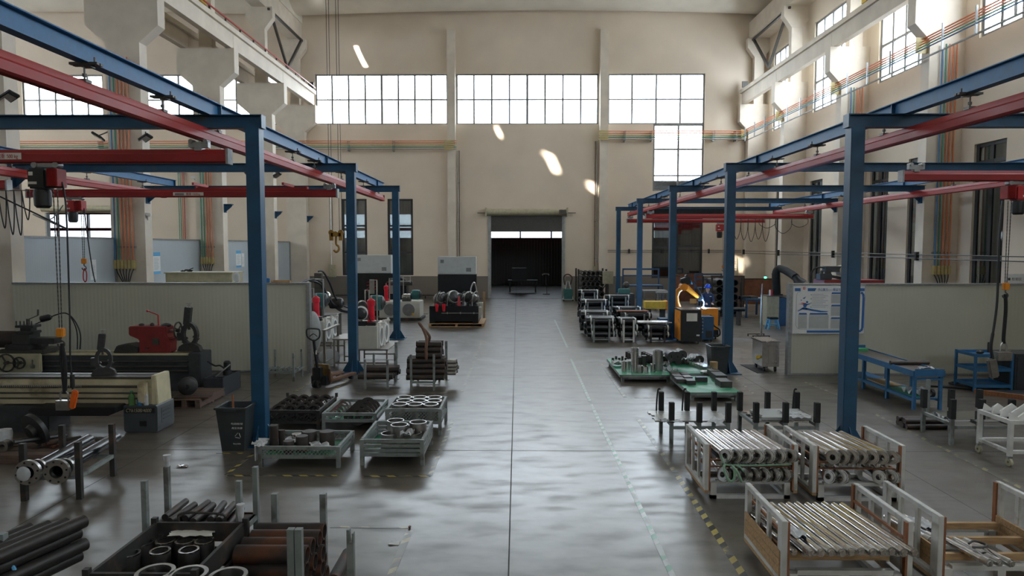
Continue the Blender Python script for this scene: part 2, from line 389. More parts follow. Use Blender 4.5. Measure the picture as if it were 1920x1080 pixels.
def tag(o, label, cat, group=None, kind=None):
    o['label'] = label; o['category'] = cat
    if group: o['group'] = group
    if kind: o['kind'] = kind
    return o
def thing(name, label, cat, loc=(0,0,0), rz=0, group=None):
    o = bpy.data.objects.new(name, None); o.empty_display_size = .1; COL.objects.link(o)
    o.location = loc; o.rotation_euler = (0, 0, rz); return tag(o, label, cat, group)
def struct(name, mb, m, parent=None, **k):
    o = mb.build(name, m, parent, **k)
    if not parent: o['kind'] = 'structure'
    return o
def dup(root, loc=None, rz=None, label=None, group=None, parent=None):
    r = root.copy(); COL.objects.link(r)
    if loc is not None: r.location = loc
    if rz is not None: r.rotation_euler = (r.rotation_euler[0], r.rotation_euler[1], rz)
    if label: r['label'] = label
    if group: r['group'] = group
    if parent: r.parent = parent
    for ch in list(root.children): dup(ch, parent=r)
    return r
def text_mesh(txt, size, name, m, parent, loc, rot, align='LEFT', ext=.002, sx=1.0, shear=0):
    c = bpy.data.curves.new('lettering', 'FONT'); c.body = txt; c.size = size; c.extrude = ext; c.align_x = align; c.shear = shear
    t = bpy.data.objects.new('lettering', c); COL.objects.link(t)
    dg = bpy.context.evaluated_depsgraph_get(); me = bpy.data.meshes.new_from_object(t.evaluated_get(dg))
    bpy.data.objects.remove(t); bpy.data.curves.remove(c)
    me.materials.clear(); me.materials.append(M_[m]); me.name = name
    o = bpy.data.objects.new(name, me); COL.objects.link(o); o.parent = parent; o.location = loc; o.rotation_euler = rot; o.scale = (sx, 1, 1)
    return o
# ---------------- the hall ----------------
YB = 44.8                                     # inner face of the back wall
ZC = [4.97+6.68*k for k in range(-4, 7)]      # column faces (near)
ZC = [z for z in ZC]
ZC[-1] = YB-.55
PZ = [11.6+6.68*k for k in range(5)]          # post lines of the crane frames
XL0, XL1 = -14.9, -13.65                      # left columns
XR0, XR1 = 14.75, 16.0                        # right columns
Y0 = -24.0
ROOF = 17.9
struct('floor', MB().b(-46, 21, Y0, 64, -.2, 0), 'floor')

def wall_holes(u0, u1, z0, z1, holes, w0, w1, axis):
    us = sorted({u0, u1, *[h[0] for h in holes], *[h[1] for h in holes]}); zs = sorted({z0, z1, *[h[2] for h in holes], *[h[3] for h in holes]})
    mb = MB()
    for i in range(len(us)-1):
        j0 = None
        for j in range(len(zs)):
            solid = False
            if j < len(zs)-1:
                cu, cz = (us[i]+us[i+1])/2, (zs[j]+zs[j+1])/2
                solid = us[i] >= u0 and us[i+1] <= u1 and not any(h[0] < cu < h[1] and h[2] < cz < h[3] for h in holes)
            if solid and j0 is None: j0 = zs[j]
            if not solid and j0 is not None:
                if axis == 'x': mb.b(us[i], us[i+1], w0, w1, j0, zs[j])
                else: mb.b(w0, w1, us[i], us[i+1], j0, zs[j])
                j0 = None
    return mb
WN = [0]
def window(u0, u1, z0, z1, w, axis, nu, zs=None, t=.05, fm='frame_grey', gm='glass', thick=None):
    """frame with glazing bars as one mesh, glass as a part"""
    WN[0] += 1
    f = MB(); zs = zs or []
    us = [u0+(u1-u0)*i/nu for i in range(nu+1)]
    def bx(a, b_, c, d, dw):
        if axis == 'x': f.b(a, b_, w-dw, w+dw, c, d)
        else: f.b(w-dw, w+dw, a, b_, c, d)
    for i, u in enumerate(us):
        tt = t*(1.9 if (nu == 8 and i == 4) else 1.45)
        a = min(max(u-tt/2, u0), u1-tt); bx(a, a+tt, z0, z1, .035)
    for z in [z0, *zs, z1]:
        a = min(max(z-t*.6, z0), z1-t*1.2); bx(u0, u1, a, a+t*1.2, .028)
    o = struct('window_%d' % WN[0], f, fm)
    p = MB()
    if axis == 'x': p.b(u0+.005, u1-.005, w-.006, w+.006, z0+.005, z1-.005)
    else: p.b(w-.006, w+.006, u0+.005, u1-.005, z0+.005, z1-.005)
    p.build('glass_pane', gm, o); return o

# back wall: high band, stair-stepped right window, low windows, door
T0, T1 = 11.3, 14.52
holes = [(-13.1, -4.5, T0, T1), (-3.97, 5.25, T0, T1), (5.85, 12.1, T0, T1), (8.8, 12.1, 7.0, T0),
         (-11.5, -9.85, 1.5, 6.5), (-8.5, -6.83, 1.5, 6.5), (8.8, 12.1, 1.32, 5.4), (-1.83, 3.03, 0, 5.4)]
far = [(-43.6, -38.9), (-38.1, -33.0), (-32.2, -26.9), (-26.1, -21.0), (-20.3, -15.2)]
holes += [(a, b_, T0, T1) for a, b_ in far]
# low doors and windows of the next bay, seen above the grey partition
hb = [(-31.0, -25.6, 0, 5.6), (-20.6, -19.0, 1.5, 6.4), (-17.3, -15.8, 1.5, 6.4)]
holes += hb
struct('wall_back', wall_holes(-45, 16.9, 0, 19.5, holes, YB, YB+.35, 'x'), 'wall')
window(-13.1, -4.5, T0, T1, YB+.12, 'x', 8, [12.9], .075)
window(-3.97, 5.25, T0, T1, YB+.12, 'x', 8, [12.9], .075)
window(5.85, 12.1, T0, T1, YB+.12, 'x', 4, [12.9], .075)
window(8.8, 12.1, 7.0, T0, YB+.12, 'x', 2, [8.0, 9.7], .085)
for a, b_ in far: window(a, b_, T0, T1, YB+.12, 'x', 5, [12.9], .075)
for a, b_ in ((-11.5, -9.85), (-8.5, -6.83)): window(a, b_, 1.5, 6.5, YB+.12, 'x', 1, [3.0, 4.75], .10, 'frame_dark', 'glass_dark')
window(8.8, 12.1, 1.32, 5.4, YB+.12, 'x', 2, [3.4], .10, 'frame_dark', 'glass_dark')
for a, b_ in ((-20.6, -19.0), (-17.3, -15.8)): window(a, b_, 1.5, 6.4, YB+.12, 'x', 1, [3.2, 4.6], .09, 'frame_dark', 'glass_dark')

# right wall
hR = []; winR = []
hi = [T0+.0, T1+.0]
for k, z in enumerate(ZC[:-1]):
    if z < -3: continue
    z2 = ZC[k+1]
    a, b_ = z+1.05, z2-.75
    winR.append((a, b_, 10.6, 15.4)); hR.append(winR[-1])
lowR = []
for px0, px1 in ((1820, 1880), (1628, 1662), (1508, 1528)):
    y1, _ = SX(px0, 450, XR1); y0, _ = SX(px1, 450, XR1); lowR.append((y0, y1))
y1, _ = SX(1699, 450, XR1); lowR.append((y1-1.7, y1))
lowR.append((36.2, 37.7)); lowR.append((40.9, 42.6)); lowR.append((16.0, 17.6)); lowR.append((5.0, 6.7)); lowR.append((9.5, 11.2))
lowR = [(max(a, 0), b_) for a, b_ in lowR]
lowR.sort(); L2 = []
for a, b_ in lowR:
    if not L2 or a > L2[-1][1]+.3: L2.append((a, b_))
lowR = L2
for a, b_ in lowR: hR.append((a, b_, 1.3, 6.95))
struct('wall_right', wall_holes(Y0, YB+.35, 0, 19.5, hR, XR1, XR1+.35, 'y'), 'wall_r')
for a, b_, c, d in winR: window(a, b_, c, d, XR1+.12, 'y', 5, [12.2, 13.8], .085)
for a, b_ in lowR: window(a, b_, 1.3, 6.95, XR1+.12, 'y', 2, [3.0, 5.6, 6.3], .10, 'frame_dark', 'glass_dark')
# left wall of the next bay and the wall behind the camera
hL = []
for k, z in enumerate(ZC[:-1]):
    if z > -3: hL.append((z+1.05, ZC[k+1]-.75, 10.6, 15.4))
struct('wall_left', wall_holes(Y0, YB+.35, 0, 19.5, hL, -45.35, -45, 'y'), 'wall_r')
for a, b_, c, d in hL: window(a, b_, c, d, -45.12, 'y', 5, [12.2, 13.8], .085)
hF = [(2, 12, 11.3, 14.5)]
struct('wall_front', wall_holes(-45, 16.9, 0, 19.5, hF, Y0-.35, Y0, 'x'), 'wall_r')
for a, b_, c, d in hF: window(a, b_, c, d, Y0-.12, 'x', 8, [11, 13], .075)
for a, b_, c, d in hF: portal(((a+b_)/2, Y0-.5, (c+d)/2), (PI/2, 0, 0), b_-a, d-c)
for a, b_ in ((-13.1, -4.5), (-3.97, 5.25), (5.85, 12.1), (-43.6, -15.2)): portal(((a+b_)/2, YB+.5, (T0+T1)/2), (-PI/2, 0, 0), b_-a, T1-T0)
portal((16.5, (YB-2)/2, 13), (0, PI/2, 0), 4.8, YB+2)
portal((-45.5, (YB-2)/2, 13), (0, -PI/2, 0), 4.8, YB+2)

# pilasters on the back wall
n = 0
for x0, x1 in ((-4.5, -4.0), (5.3, 5.83)):
    n += 1; struct('trim_%d' % n, MB().b(x0, x1, YB-.45, YB, 0, 17.2), 'concrete')
# columns with corbels, runway beams, roof girders
CORB = 11.95
def column(x0, x1, z, tips):
    global n; n += 1
    m = MB().b(x0, x1, z, z+.5, 0, CORB-1.2)
    poly = [(x0, CORB-1.2)] + ([(tips[0], CORB-.6), (tips[0], CORB+.5)] if tips[0] < x0 else [(x0, CORB+.5)])
    poly += ([(tips[1], CORB+.5), (tips[1], CORB-.6)] if tips[1] > x1 else [(x1, CORB+.5)]) + [(x1, CORB-1.2)]
    m.prism(poly, z, z+.5, 'xz')
    cx = (x0+x1)/2
    m.b(cx-.3, cx+.3, z+.05, z+.45, CORB+.5, 16.2)
    m.prism([(cx-.3, 15.4), (cx-.75, 16.0), (cx-.75, 16.6), (cx+.75, 16.6), (cx+.75, 16.0), (cx+.3, 15.4)], z+.03, z+.47, 'xz')
    return struct('trim_%d' % n, m, 'concrete')
for z in ZC:
    if z < -9: continue
    column(XL0, XL1, z, (-15.6, -12.95))
    column(XR0, XR1, z, (14.2, XR1))
for z in ZC[5:]:
    pass
n += 1; struct('trim_%d' % n, MB().b(XL0+.25, XL1-.25, Y0, YB, 16.6, 17.7), 'concrete')
n += 1; struct('trim_%d' % n, MB().b(XR0+.1, XR1, Y0, YB, 16.6, 17.7), 'concrete')
def runway(x):
    global n; n += 1
    m = MB()
    for k in range(len(ZC)-1):
        a = ZC[k]+.26; b_ = min(ZC[k+1]+.24, YB-.02)
        m.b(x-.14, x+.14, a, b_, CORB+.52, CORB+1.2).b(x-.27, x+.27, a, b_, CORB+1.2, CORB+1.42)
    return struct('trim_%d' % n, m, 'concrete')
runway(-13.22); runway(-15.3); runway(14.5)
for x, col in ((-13.22, 'red_paint'), (14.5, 'dark_steel'), (-15.3, 'dark_steel')):
    m = MB().ibeam((x, ZC[0]+.3, CORB+1.49), (x, YB-.3, CORB+1.49), .12, .14, .02)
    if x == 14.5 or x < -15:
        tag(m.build('crane_rail', col), 'dark steel crane rail on top of the %s concrete runway beam' % ('right-hand' if x > 0 else 'next bay'), 'rail')
    else:
        tag(m.build('crane_rail', 'dark_steel'), 'dark steel crane rail on top of the left-hand concrete runway beam', 'rail')
r = thing('conductor_rail', 'thin red conductor rail running above the left concrete runway beam', 'rail', (-12.9, 0, CORB+1.55))
MB().b(-.02, .02, ZC[3], YB-.6, -.03, .03).build('bar', 'red_paint', r)
bm_ = MB()
for i in range(26): bm_.b(-.07, 0, 2+i*1.6, 2.04+i*1.6, -.13, .0)
bm_.build('bracket', 'dark_steel', r)
tag(MB().b(-13.4, -13.04, YB-.5, YB-.42, CORB+1.56, CORB+1.95).build('end_stop', 'dark_steel'), 'small dark end stop at the far end of the left runway beam', 'end stop')
tag(MB().b(14.32, 14.68, YB-.5, YB-.42, CORB+1.56, CORB+1.95).build('end_stop', 'dark_steel'), 'small dark end stop at the far end of the right runway beam', 'end stop')

# roof shells, sagging across, arched along; small leaks let spots of sun in
def leak(px, py, w, l):
    x, z = A(px, py, YB); zr = ROOF+.35
    t = (zr-z)/-SUN_DIR.z; p = Vector((x, YB, z))-SUN_DIR*t
    return (p.x-w/2, p.x+w/2, p.y-l/2, p.y+l/2)
leaks = [leak(675, 105, .30, 1.25), leak(935, 250, .2, .55), leak(1031, 306, .42, 1.5), leak(1113, 354, .40, 1.0), leak(1386, 503, .5, 1.1)]
def shell(x0, x1, y0, y1, name):
    xs = sorted({x0+(x1-x0)*i/28 for i in range(29)} | {e for l in leaks for e in l[:2] if x0 < e < x1})
    ys = sorted({y0+(y1-y0)*i/12 for i in range(13)} | {e for l in leaks for e in l[2:] if y0 < e < y1})
    def zz(x, y):
        u = (2*x-x0-x1)/(x1-x0); v = (2*y-y0-y1)/(y1-y0); return ROOF + .28*(1-u*u) + .55*v*v
    m = MB(); nx, ny = len(xs), len(ys)
    vs = [(x, y, zz(x, y)) for y in ys for x in xs]; vs += [(x, y, z+.06) for x, y, z in vs]; o = nx*ny
    fs = []
    for j in range(ny-1):
        for i in range(nx-1):
            cx, cy_ = (xs[i]+xs[i+1])/2, (ys[j]+ys[j+1])/2
            if any(l[0] < cx < l[1] and l[2] < cy_ < l[3] for l in leaks): continue
            a = j*nx+i; fs += [(a, a+nx, a+nx+1, a+1), (a+o, a+1+o, a+nx+1+o, a+nx+o)]
    m.add(vs, fs); return struct(name, m, 'roof', fix=False)
k = 0
for i in range(23):
    y1 = YB+.2-i*3.0; y0 = y1-2.99
    for (xa, xb) in ((-13.9, 15.6), (-45, -14.1)):
        k += 1; s_ = shell(xa, xb, y0, y1, 'ceiling' if k == 1 else 'ceiling_%d' % k)
# flashing over the shell ends keeps the roof tight
n += 1; struct('trim_%d' % n, MB().b(-14.75, -13.3, Y0, YB, 18.6, 18.7).b(-14.15, -14.1+.25, Y0, YB, 17.7, 18.6), 'roof')
n += 1; struct('trim_%d' % n, MB().b(15.55, 16.9, Y0, YB, 17.7, 19.5), 'roof')
# dark steel knee braces by the roof girders, last bay
for sx_, lab in ((-1, 'left'), (1, 'right')):
    x = -13.7 if sx_ < 0 else 14.9
    t = thing('roof_brace', 'dark steel V-shaped brace under the roof girder at the %s' % lab, 'brace', (x, 38, 0))
    for ya in (.6, 6.0):
        MB().bar((0, ya, 16.4), (0, 3.3, 14.0), .13).build('strut', 'dark_steel', t)
    MB().bar((0, .3, 16.45), (0, 6.2, 16.45), .12).build('top_chord', 'dark_steel', t)
# the building behind the back wall, seen through the door and the low windows
struct('wall_annex_back', wall_holes(-45, 17, 0, 7.6, [(-43.2+i*2.72, -43.2+i*2.72+2.6, 4.15, 6.2) for i in range(21)], 60, 60.3, 'x'), 'corrugated')
WN[0] += 1
struct('window_%d' % WN[0], MB().b(-43.3, 13.9, 60.1, 60.12, 4.1, 6.25), 'glass_dim')
struct('ceiling_annex', MB().b(-45, 17, YB+.35, 60.3, 7.6, 7.7), 'corrugated')
struct('wall_annex_left', MB().b(-45.2, -45, YB+.35, 60.3, 0, 7.6), 'corrugated')
struct('wall_annex_right', MB().b(17, 17.2, YB+.35, 60.3, 0, 7.6), 'corrugated')
m = MB().b(-44.9, 16, 59.0, 59.25, 4.75, 5.0); tag(m.build('crane_girder', 'red'), 'red crane girder across the dark building beyond the roller door', 'girder')
t = thing('roof_truss', 'dark lattice truss under the roof beyond the next bay', 'truss', (0, 52, 0))
MB().bar((-40, 0, 7.3), (14, 0, 7.3), .1).bar((-40, 0, 6.4), (14, 0, 6.4), .1).build('chord', 'dark_steel', t)
m = MB()
for i in range(36): m.bar((-40+i*1.5, 0, 6.4), (-39.25+i*1.5, 0, 7.3), .05).bar((-39.25+i*1.5, 0, 7.3), (-38.5+i*1.5, 0, 6.4), .05)
m.build('web', 'dark_steel', t)
# outer building beyond the right wall darkens the low windows
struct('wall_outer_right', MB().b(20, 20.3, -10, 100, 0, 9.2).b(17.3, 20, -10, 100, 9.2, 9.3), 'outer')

# roller door
d = struct('door_1', MB().b(-1.93, -1.83, YB-.05, YB+.3, 0, 5.4).b(3.03, 3.13, YB-.05, YB+.3, 0, 5.4), 'pipe_grey')
MB().b(-1.83, -1.72, YB+.02, YB+.2, 0, 5.4).b(2.92, 3.03, YB+.02, YB+.2, 0, 5.4).build('guide_rail', 'pipe_grey', d)
m = MB()
for i in range(9): m.b(-1.72, 2.92, YB+.06+.015*(i % 2), YB+.10+.015*(i % 2), 4.42+i*.11, 4.425+(i+1)*.11)
m.b(-1.72, 2.92, YB+.04, YB+.13, 4.36, 4.42); m.build('shutter_curtain', 'dark_steel', d)
m = MB().lathe((-2.05, YB-.28, 5.62), [(.2, 0), (.2, 5.3)], 20, (1, 0, 0)).b(-2.08, -2.0, YB-.5, YB, 5.35, 5.9).b(3.2, 3.28, YB-.5, YB, 5.35, 5.9)
m.build('shutter_barrel', 'cabinet_beige', d)
MB().b(-2.6, -2.08, YB-.2, YB-.16, 5.55, 5.6).b(3.28, 3.8, YB-.2, YB-.16, 5.55, 5.6).build('shaft', 'dark_steel', d)
MB().b(2.7, 3.15, YB-.62, YB-.48, 5.5, 5.75).build('motor', 'dark_steel', d)
# doors of the next bay
for a, b_, c, dd in hb[:1]:
    d2 = struct('door_2', MB().b(a, a+.1, YB-.05, YB+.3, 0, dd).b(b_-.1, b_, YB-.05, YB+.3, 0, dd), 'pipe_grey')
    MB().lathe((a, YB-.28, dd+.25), [(.2, 0), (.2, b_-a)], 16, (1, 0, 0)).build('shutter_barrel', 'cabinet_beige', d2)
# ---------------- blue crane frames, red rails, girders, hoists ----------------
def blue_post(x, y, lab, h=5.38, w=.23, base=.62):
    t = thing('steel_post', lab, 'post', (x, y, 0), 0, 'blue posts of the crane frames')
    MB().b(-w/2, w/2, -w/2, w/2, .02, h).build('shaft', 'blue', t, bevel=.008)
    MB().b(-base/2, base/2, -base/2, base/2, 0, .02).build('base_plate', 'blue', t)
    for a in range(4):
        g = MB().prism([(w/2, .02), (base/2-.02, .02), (base/2-.02, .05), (w/2, .34)], -.008, .008, 'xz')
        o = g.build('gusset', 'blue', t); o.rotation_euler = (0, 0, a*PI/2)
    b_ = MB()
    for sx_ in (-1, 1):
        for sy_ in (-1, 1): b_.ring((sx_*(base/2-.06), sy_*(base/2-.06), .02), (sx_*(base/2-.06), sy_*(base/2-.06), .06), .018, 0, 6)
    return t
ordn = ['nearest', 'second', 'third', 'fourth', 'farthest']
for k in range(3):
    blue_post(-4.43, PZ[k], 'blue square steel post on the left of the aisle, %s to the camera' % ['nearest', 'second nearest', 'third and farthest'][k])
wh = ['nearest, behind chrome rod crates', 'beside the dark bin', 'left of the welding robot', 'between the black cylinder racks and the workbench', 'farthest one, near the back wall']
for k in range(5):
    blue_post(5.65, PZ[k], 'blue steel post right of the aisle, ' + wh[k])
def cross_beam(x0, x1, y, lab, n_):
    t = thing('cross_beam', lab, 'beam', (0, y, 5.49), 0, 'blue cross beams')
    MB().ibeam((x0, 0, 0), (x1, 0, 0), .18, .22, .016).build('i_beam', 'blue', t)
    for xe in (x0 if abs(x0) < abs(x1) else x1,):
        MB().b(xe-.01, xe+.01, -.1, .1, -.11, .11).build('end_plate', 'blue', t)
    return t
for k in range(3):
    cross_beam(-13.62, -4.28, PZ[k], 'blue steel cross beam from the left columns to the %s left post' % ['nearest', 'second', 'farthest'][k], k)
for k in range(5):
    cross_beam(5.5, 14.72, PZ[k], 'blue steel cross beam from the right wall columns to the %s right post' % ordn[k], k)
# cantilever brackets on the columns
def bracket(x, y, s_, lab):
    t = thing('column_bracket', lab, 'bracket', (x, y, 5.25), 0, 'blue brackets on the columns')
    MB().b(0, s_*.02, -.14, .14, -.28, .12).build('wall_plate', 'blue', t)
    MB().b(s_*.02, s_*.36, -.12, .12, .08, .12).prism([(s_*.02, -.25), (s_*.02, .08), (s_*.36, .08), (s_*.30, -.02)], -.01, .01, 'xz').build('cantilever', 'blue', t)
for k, z in enumerate(ZC[6:]):
    bracket(-13.65, z+.25, 1, 'small blue bracket on the %s left concrete column, below roof corbel' % ['first', 'second', 'third', 'fourth', 'last'][k])
for k, z in enumerate(ZC[6:9]):
    bracket(14.75, z+.25, -1, 'small blue bracket on the %s right concrete column' % ['second', 'third', 'fourth'][k])

def long_beam(x, y0, y1, z0, lab, m='blue_light'):
    t = thing('runway_beam', lab, 'beam', (x, 0, z0), 0)
    MB().ibeam((0, y0, .125), (0, y1, .125), .15, .25, .014).build('i_beam', 'blue_light', t)
    mm = MB()
    for yy in PZ:
        if y0 < yy < y1:
            MB().b(-.07, .07, yy+.35, yy+.365, .015, .235).build('stiffener', 'blue', t)
    return t
def red_rail(x, y0, y1, zt, hangers, lab, drop):
    """C-section crane rail with hangers up to the beam above; zt = top of the rail"""
    t = thing('crane_rail', lab, 'rail', (x, 0, zt))
    prof = [(-.035, 0), (.035, 0), (.045, -.03), (.05, -.08), (.085, -.11), (.085, -.21), (.055, -.23), (.03, -.215), (-.03, -.215), (-.055, -.23), (-.085, -.21), (-.085, -.11), (-.05, -.08), (-.045, -.03)]
    MB().prism(prof, y0, y1, 'xz').build('profile', 'red', t)
    for yy in (y0, y1): MB().b(-.09, .09, yy-.012, yy+.012, -.235, .0).build('end_cap', 'red_paint', t)
    for yy in hangers:
        h = MB().ring((0, yy, .0), (0, yy, drop), .011, 0, 8).b(-.05, .05, yy-.06, yy+.06, -.01, .03).ring((0, yy, .06), (0, yy, .1), .028, 0, 6).b(-.17, .17, yy-.025, yy+.025, drop-.045, drop-.015).b(-.17, .17, yy+.05, yy+.10, drop-.045, drop-.015).b(-.06, .06, yy-.04, yy+.12, drop-.06, drop-.045)
        for s_ in (-.11, .11): h.ring((s_, yy+.03, drop-.05), (s_, yy+.03, drop+.05), .012, 0, 6)
        h.build('hanger', 'dark_steel', t)
    return t
long_beam(-5.2, 1.2, 26.6, 5.6, 'light blue steel runway beam resting on the left cross beams')
red_rail(-5.2, 2.2, 26.4, 5.37, [8.3, 10.1, 11.95, 15.9, 17.6, 20.3, 23.2, 25.6], 'long red crane rail hanging under the left runway beam beside the aisle', .25)
long_beam(6.5, 1.2, 40.2, 5.6, 'grey blue steel runway beam resting on the right cross beams')
red_rail(6.5, 2.2, 40.0, 5.37, [10.0, 12.3, 15.0, 17.3, 19.4, 22.0, 24.0, 27.5, 30.5, 34, 37, 39.4], 'long red crane rail hanging under the right runway beam beside the aisle', .25)
long_beam(-12.7, 8, 25.4, 5.6, 'light blue steel runway beam near the left columns')
red_rail(-12.7, 8.5, 24.6, 5.37, [12.4, 17.2, 20.2, 23.2], 'red crane rail hanging near the left columns', .25)
long_beam(14.2, 8, 38.6, 5.6, 'light blue steel runway beam close to the right wall')
red_rail(14.2, 9, 38, 5.37, [13, 17, 19.5, 22.5, 26.5, 30, 34, 37], 'red crane rail hanging close to the right wall', .25)

def trolley(t, x, z, y=0):
    m = MB().b(x-.16, x+.16, y-.05, y+.05, z+.03, z+.12).b(x-.06, x+.06, y-.06, y+.06, z-.02, z+.03)
    for s_ in (-.12, .12): m.ring((x+s_, y-.07, z+.13), (x+s_, y+.07, z+.13), .035, 0, 10)
    m.build('trolley', 'zinc', t)
def girder(x0, x1, y, zt, lab, trols, cap='zinc', h=.22):
    t = thing('bridge_girder', lab, 'girder', (0, y, zt))
    prof = [(-.035, 0), (.035, 0), (.045, -.03), (.055, -.06), (.085, -.08), (.085, -h+.02), (.055, -h), (-.055, -h), (-.085, -h+.02), (-.085, -.08), (-.055, -.06), (-.045, -.03)]
    MB().prism(prof, x0, x1, 'yz').build('profile', 'red', t)
    for xe in (x0, x1): MB().b(xe-.02, xe+.02, -.095, .095, -h-.02, .01).build('end_cap', cap, t)
    for x in trols: trolley(t, x, 0.0)
    return t
g1 = girder(-13.4, -4.72, 11.25, 4.98, 'nearest left red crane girder, marked 500 kg', [-5.2, -12.7])
g2 = girder(-13.6, -4.98, 19.0, 4.98, 'long red crane girder with two pale stickers, behind the nearest left post', [-5.2, -12.7])
g3 = girder(-9.3, -6.1, 19.9, 5.12, 'short length of red girder just behind the longer left one', [], 'red_paint', .18)
for x in (-9, -6.5): MB().b(x-.03, x+.03, -.9, 0, -.02, .05).build('spacer', 'red_paint', g3)
g4 = girder(8.05, 14.5, 14.5, 4.98, 'nearest right red crane girder, above the blue bench', [8.35, 14.2])
g5 = girder(6.25, 15.0-.6, 33.5, 4.98, 'dark red crane girder in the far right bays, the upper of two', [6.5, 14.2])
g6 = girder(6.3, 14.2, 39.5, 4.98, 'dark red crane girder near the back wall on the right', [6.5])
g7 = girder(-13.6, -12.2, 16.4, 4.98, 'stub of a red girder by the hanging cables at far left', [-12.7])
def sign(t, x0, x1, z0, z1, y, txt, size, col='red_paint', lab=None):
    MB().b(x0, x1, y-.004, y, z0, z1).build('load_sign', 'label_white', t)
    text_mesh(txt, size, 'lettering', col, t, (x0+.04, y-.006, z0+.04), (PI/2, 0, 0))
x0, _ = A(-40, 298, 11.16); x1, _ = A(40, 298, 11.16)
MB().b(x0, x1, -.092, -.086, -.165, -.06).build('load_sign', 'label_white', g1)
text_mesh('500 kg', .085, 'lettering', 'red_paint', g1, (A(13, 298, 11.16)[0], -.094, -.145), (PI/2, 0, 0), sx=.8)
text_mesh('起重', .085, 'lettering', 'red_paint', g1, (A(-6, 298, 11.16)[0], -.094, -.145), (PI/2, 0, 0), sx=.8)
x0, _ = A(324, 357, 18.9); x1, _ = A(381, 357, 18.9)
MB().b(x0, x1, -.092, -.086, -.18, -.09).build('load_sign', 'label_white', g2)
text_mesh('限重 1000kg', .075, 'lettering', 'red_paint', g2, (x0+.36, -.094, -.165), (PI/2, 0, 0))
MB().b(x0+.05, x0+.3, -.095, -.092, -.14, -.12).b(x0+.05, x0+.3, -.095, -.092, -.165, -.15).build('print', 'ink', g2)

def chain(m, p, q, link=.035, r=.005):
    p = Vector(p); q = Vector(q); L_ = (q-p).length; n_ = int(L_/link); d = (q-p)/n_
    for i in range(n_):
        a = p+d*i; m.bar(a, a+d*1.15, .018 if i % 2 else .006, .006 if i % 2 else .018, up=(0, 1, 0))
    return m
def hook(t, x, y, z, s_=1., m='dark_steel'):
    pts = [(x, y, z), (x, y, z-.05*s_), (x+.045*s_, y, z-.09*s_), (x+.05*s_, y, z-.14*s_), (x, y, z-.18*s_), (x-.05*s_, y, z-.15*s_), (x-.055*s_, y, z-.11*s_)]
    return MB().curve(pts, .014*s_, 8).build('hook', m, t)
def hoist(x, y, z, lab, body, zb, block='orange', s_=1., flip=1, sx2=.1):
    t = thing('chain_hoist', lab, 'hoist', (x, y, z))
    MB().b(-.2*s_, .2*s_, -.05, .05, -.06, 0).ring((-.15*s_, -.07, -.03), (-.15*s_, .07, -.03), .05, 0, 12).ring((.2*s_, -.07, -.03), (.2*s_, .07, -.03), .05, 0, 12).build('trolley', 'zinc', t)
    MB().b(-.23*s_*flip, .08*s_*flip, -.14*s_, .14*s_, -.42*s_, -.09).build('gearbox', body, t, bevel=.03)
    mm = MB().b(.085*s_*flip, .26*s_*flip, -.12*s_, .12*s_, -.38*s_, -.10)
    for i in range(7): mm.b((.10+i*.022)*s_*flip, (.108+i*.022)*s_*flip, -.135*s_, .135*s_, -.39*s_, -.09)
    mm.build('motor', 'red_paint', t, bevel=.006)
    MB().lathe((-.07*s_*flip, 0, -.73*s_), [(.09*s_, 0), (.125*s_, .04), (.135*s_, .24*s_), (.12*s_, .30*s_)], 14).build('chain_bucket', 'black', t)
    MB().b(-.19*s_*flip, -.12*s_*flip, -.145*s_, -.142*s_, -.21*s_, -.15*s_).b(-.2*s_*flip, -.06*s_*flip, -.145*s_, -.142*s_, -.35*s_, -.31*s_).build('rating_plate', 'label_white', t)
    for q0, q1 in ((0, .01), (.07, .05)):
        m = MB(); chain(m, (sx2*s_+q0, 0, -.42*s_), (sx2*s_+q1, 0, zb-z+.1)); m.build('load_chain', 'dark_steel', t)
    MB().b(sx2*s_-.03, sx2*s_+.09, -.05, .05, zb-z-.04, zb-z+.11).build('hook_block', block, t, bevel=.015)
    hook(t, sx2*s_+.03, 0, zb-z-.04)
    return t
x, z = A(82, 320, 11.2)
zb = A(100, 628, 11.2)[1]
h1 = hoist(x, 11.25, 4.76, 'black and red electric chain hoist under the nearest left girder', 'black', zb, s_=1.0, sx2=.11)
pc = MB().curve([(.26, 0, -.3), (.31, 0, -.8), (.30, 0, -2.5), (.28, .0, -3.2), (.30, 0, -3.75)], .014, 8); pc.build('pendant_cable', 'black', h1)
MB().box((.31, 0, -3.92), (.10, .07, .32), ry=.25).build('pendant_control', 'orange_deep', h1, bevel=.02)
MB().ring((.30, 0, -3.5), (.30, 0, -3.72), .035, 0, 10).build('cable_grip', 'black', h1)
t = thing('lifting_sling', 'black round sling hanging from the hook of the nearest left hoist', 'sling', (x+.15, 11.25, zb-.2))
zs = A(104, 745, 11.2)[1]
MB().curve([(0, 0, .05), (.035, 0, -.2), (.04, 0, zs-zb+.6), (.02, 0, zs-zb+.25)], .028, 8).curve([(0, 0, .05), (-.03, 0, -.2), (-.01, 0, zs-zb+.6), (.01, 0, zs-zb+.25)], .024, 8).build('strap', 'strap_black', t)
MB().curve([(-.06, 0, zs-zb+.12), (-.06, 0, zs-zb+.25), (0, 0, zs-zb+.31), (.07, 0, zs-zb+.25), (.07, 0, zs-zb+.12)], .016, 8).box((0, 0, zs-zb+.06), (.22, .12, .16)).build('shackle', 'steel', t)
x, z = A(140, 368, 19); h2 = hoist(x, 19.0, 4.76, 'red and black chain hoist on the long left girder, above the grey partition', 'red_paint', A(152, 492, 19)[1], s_=.95, sx2=.17)
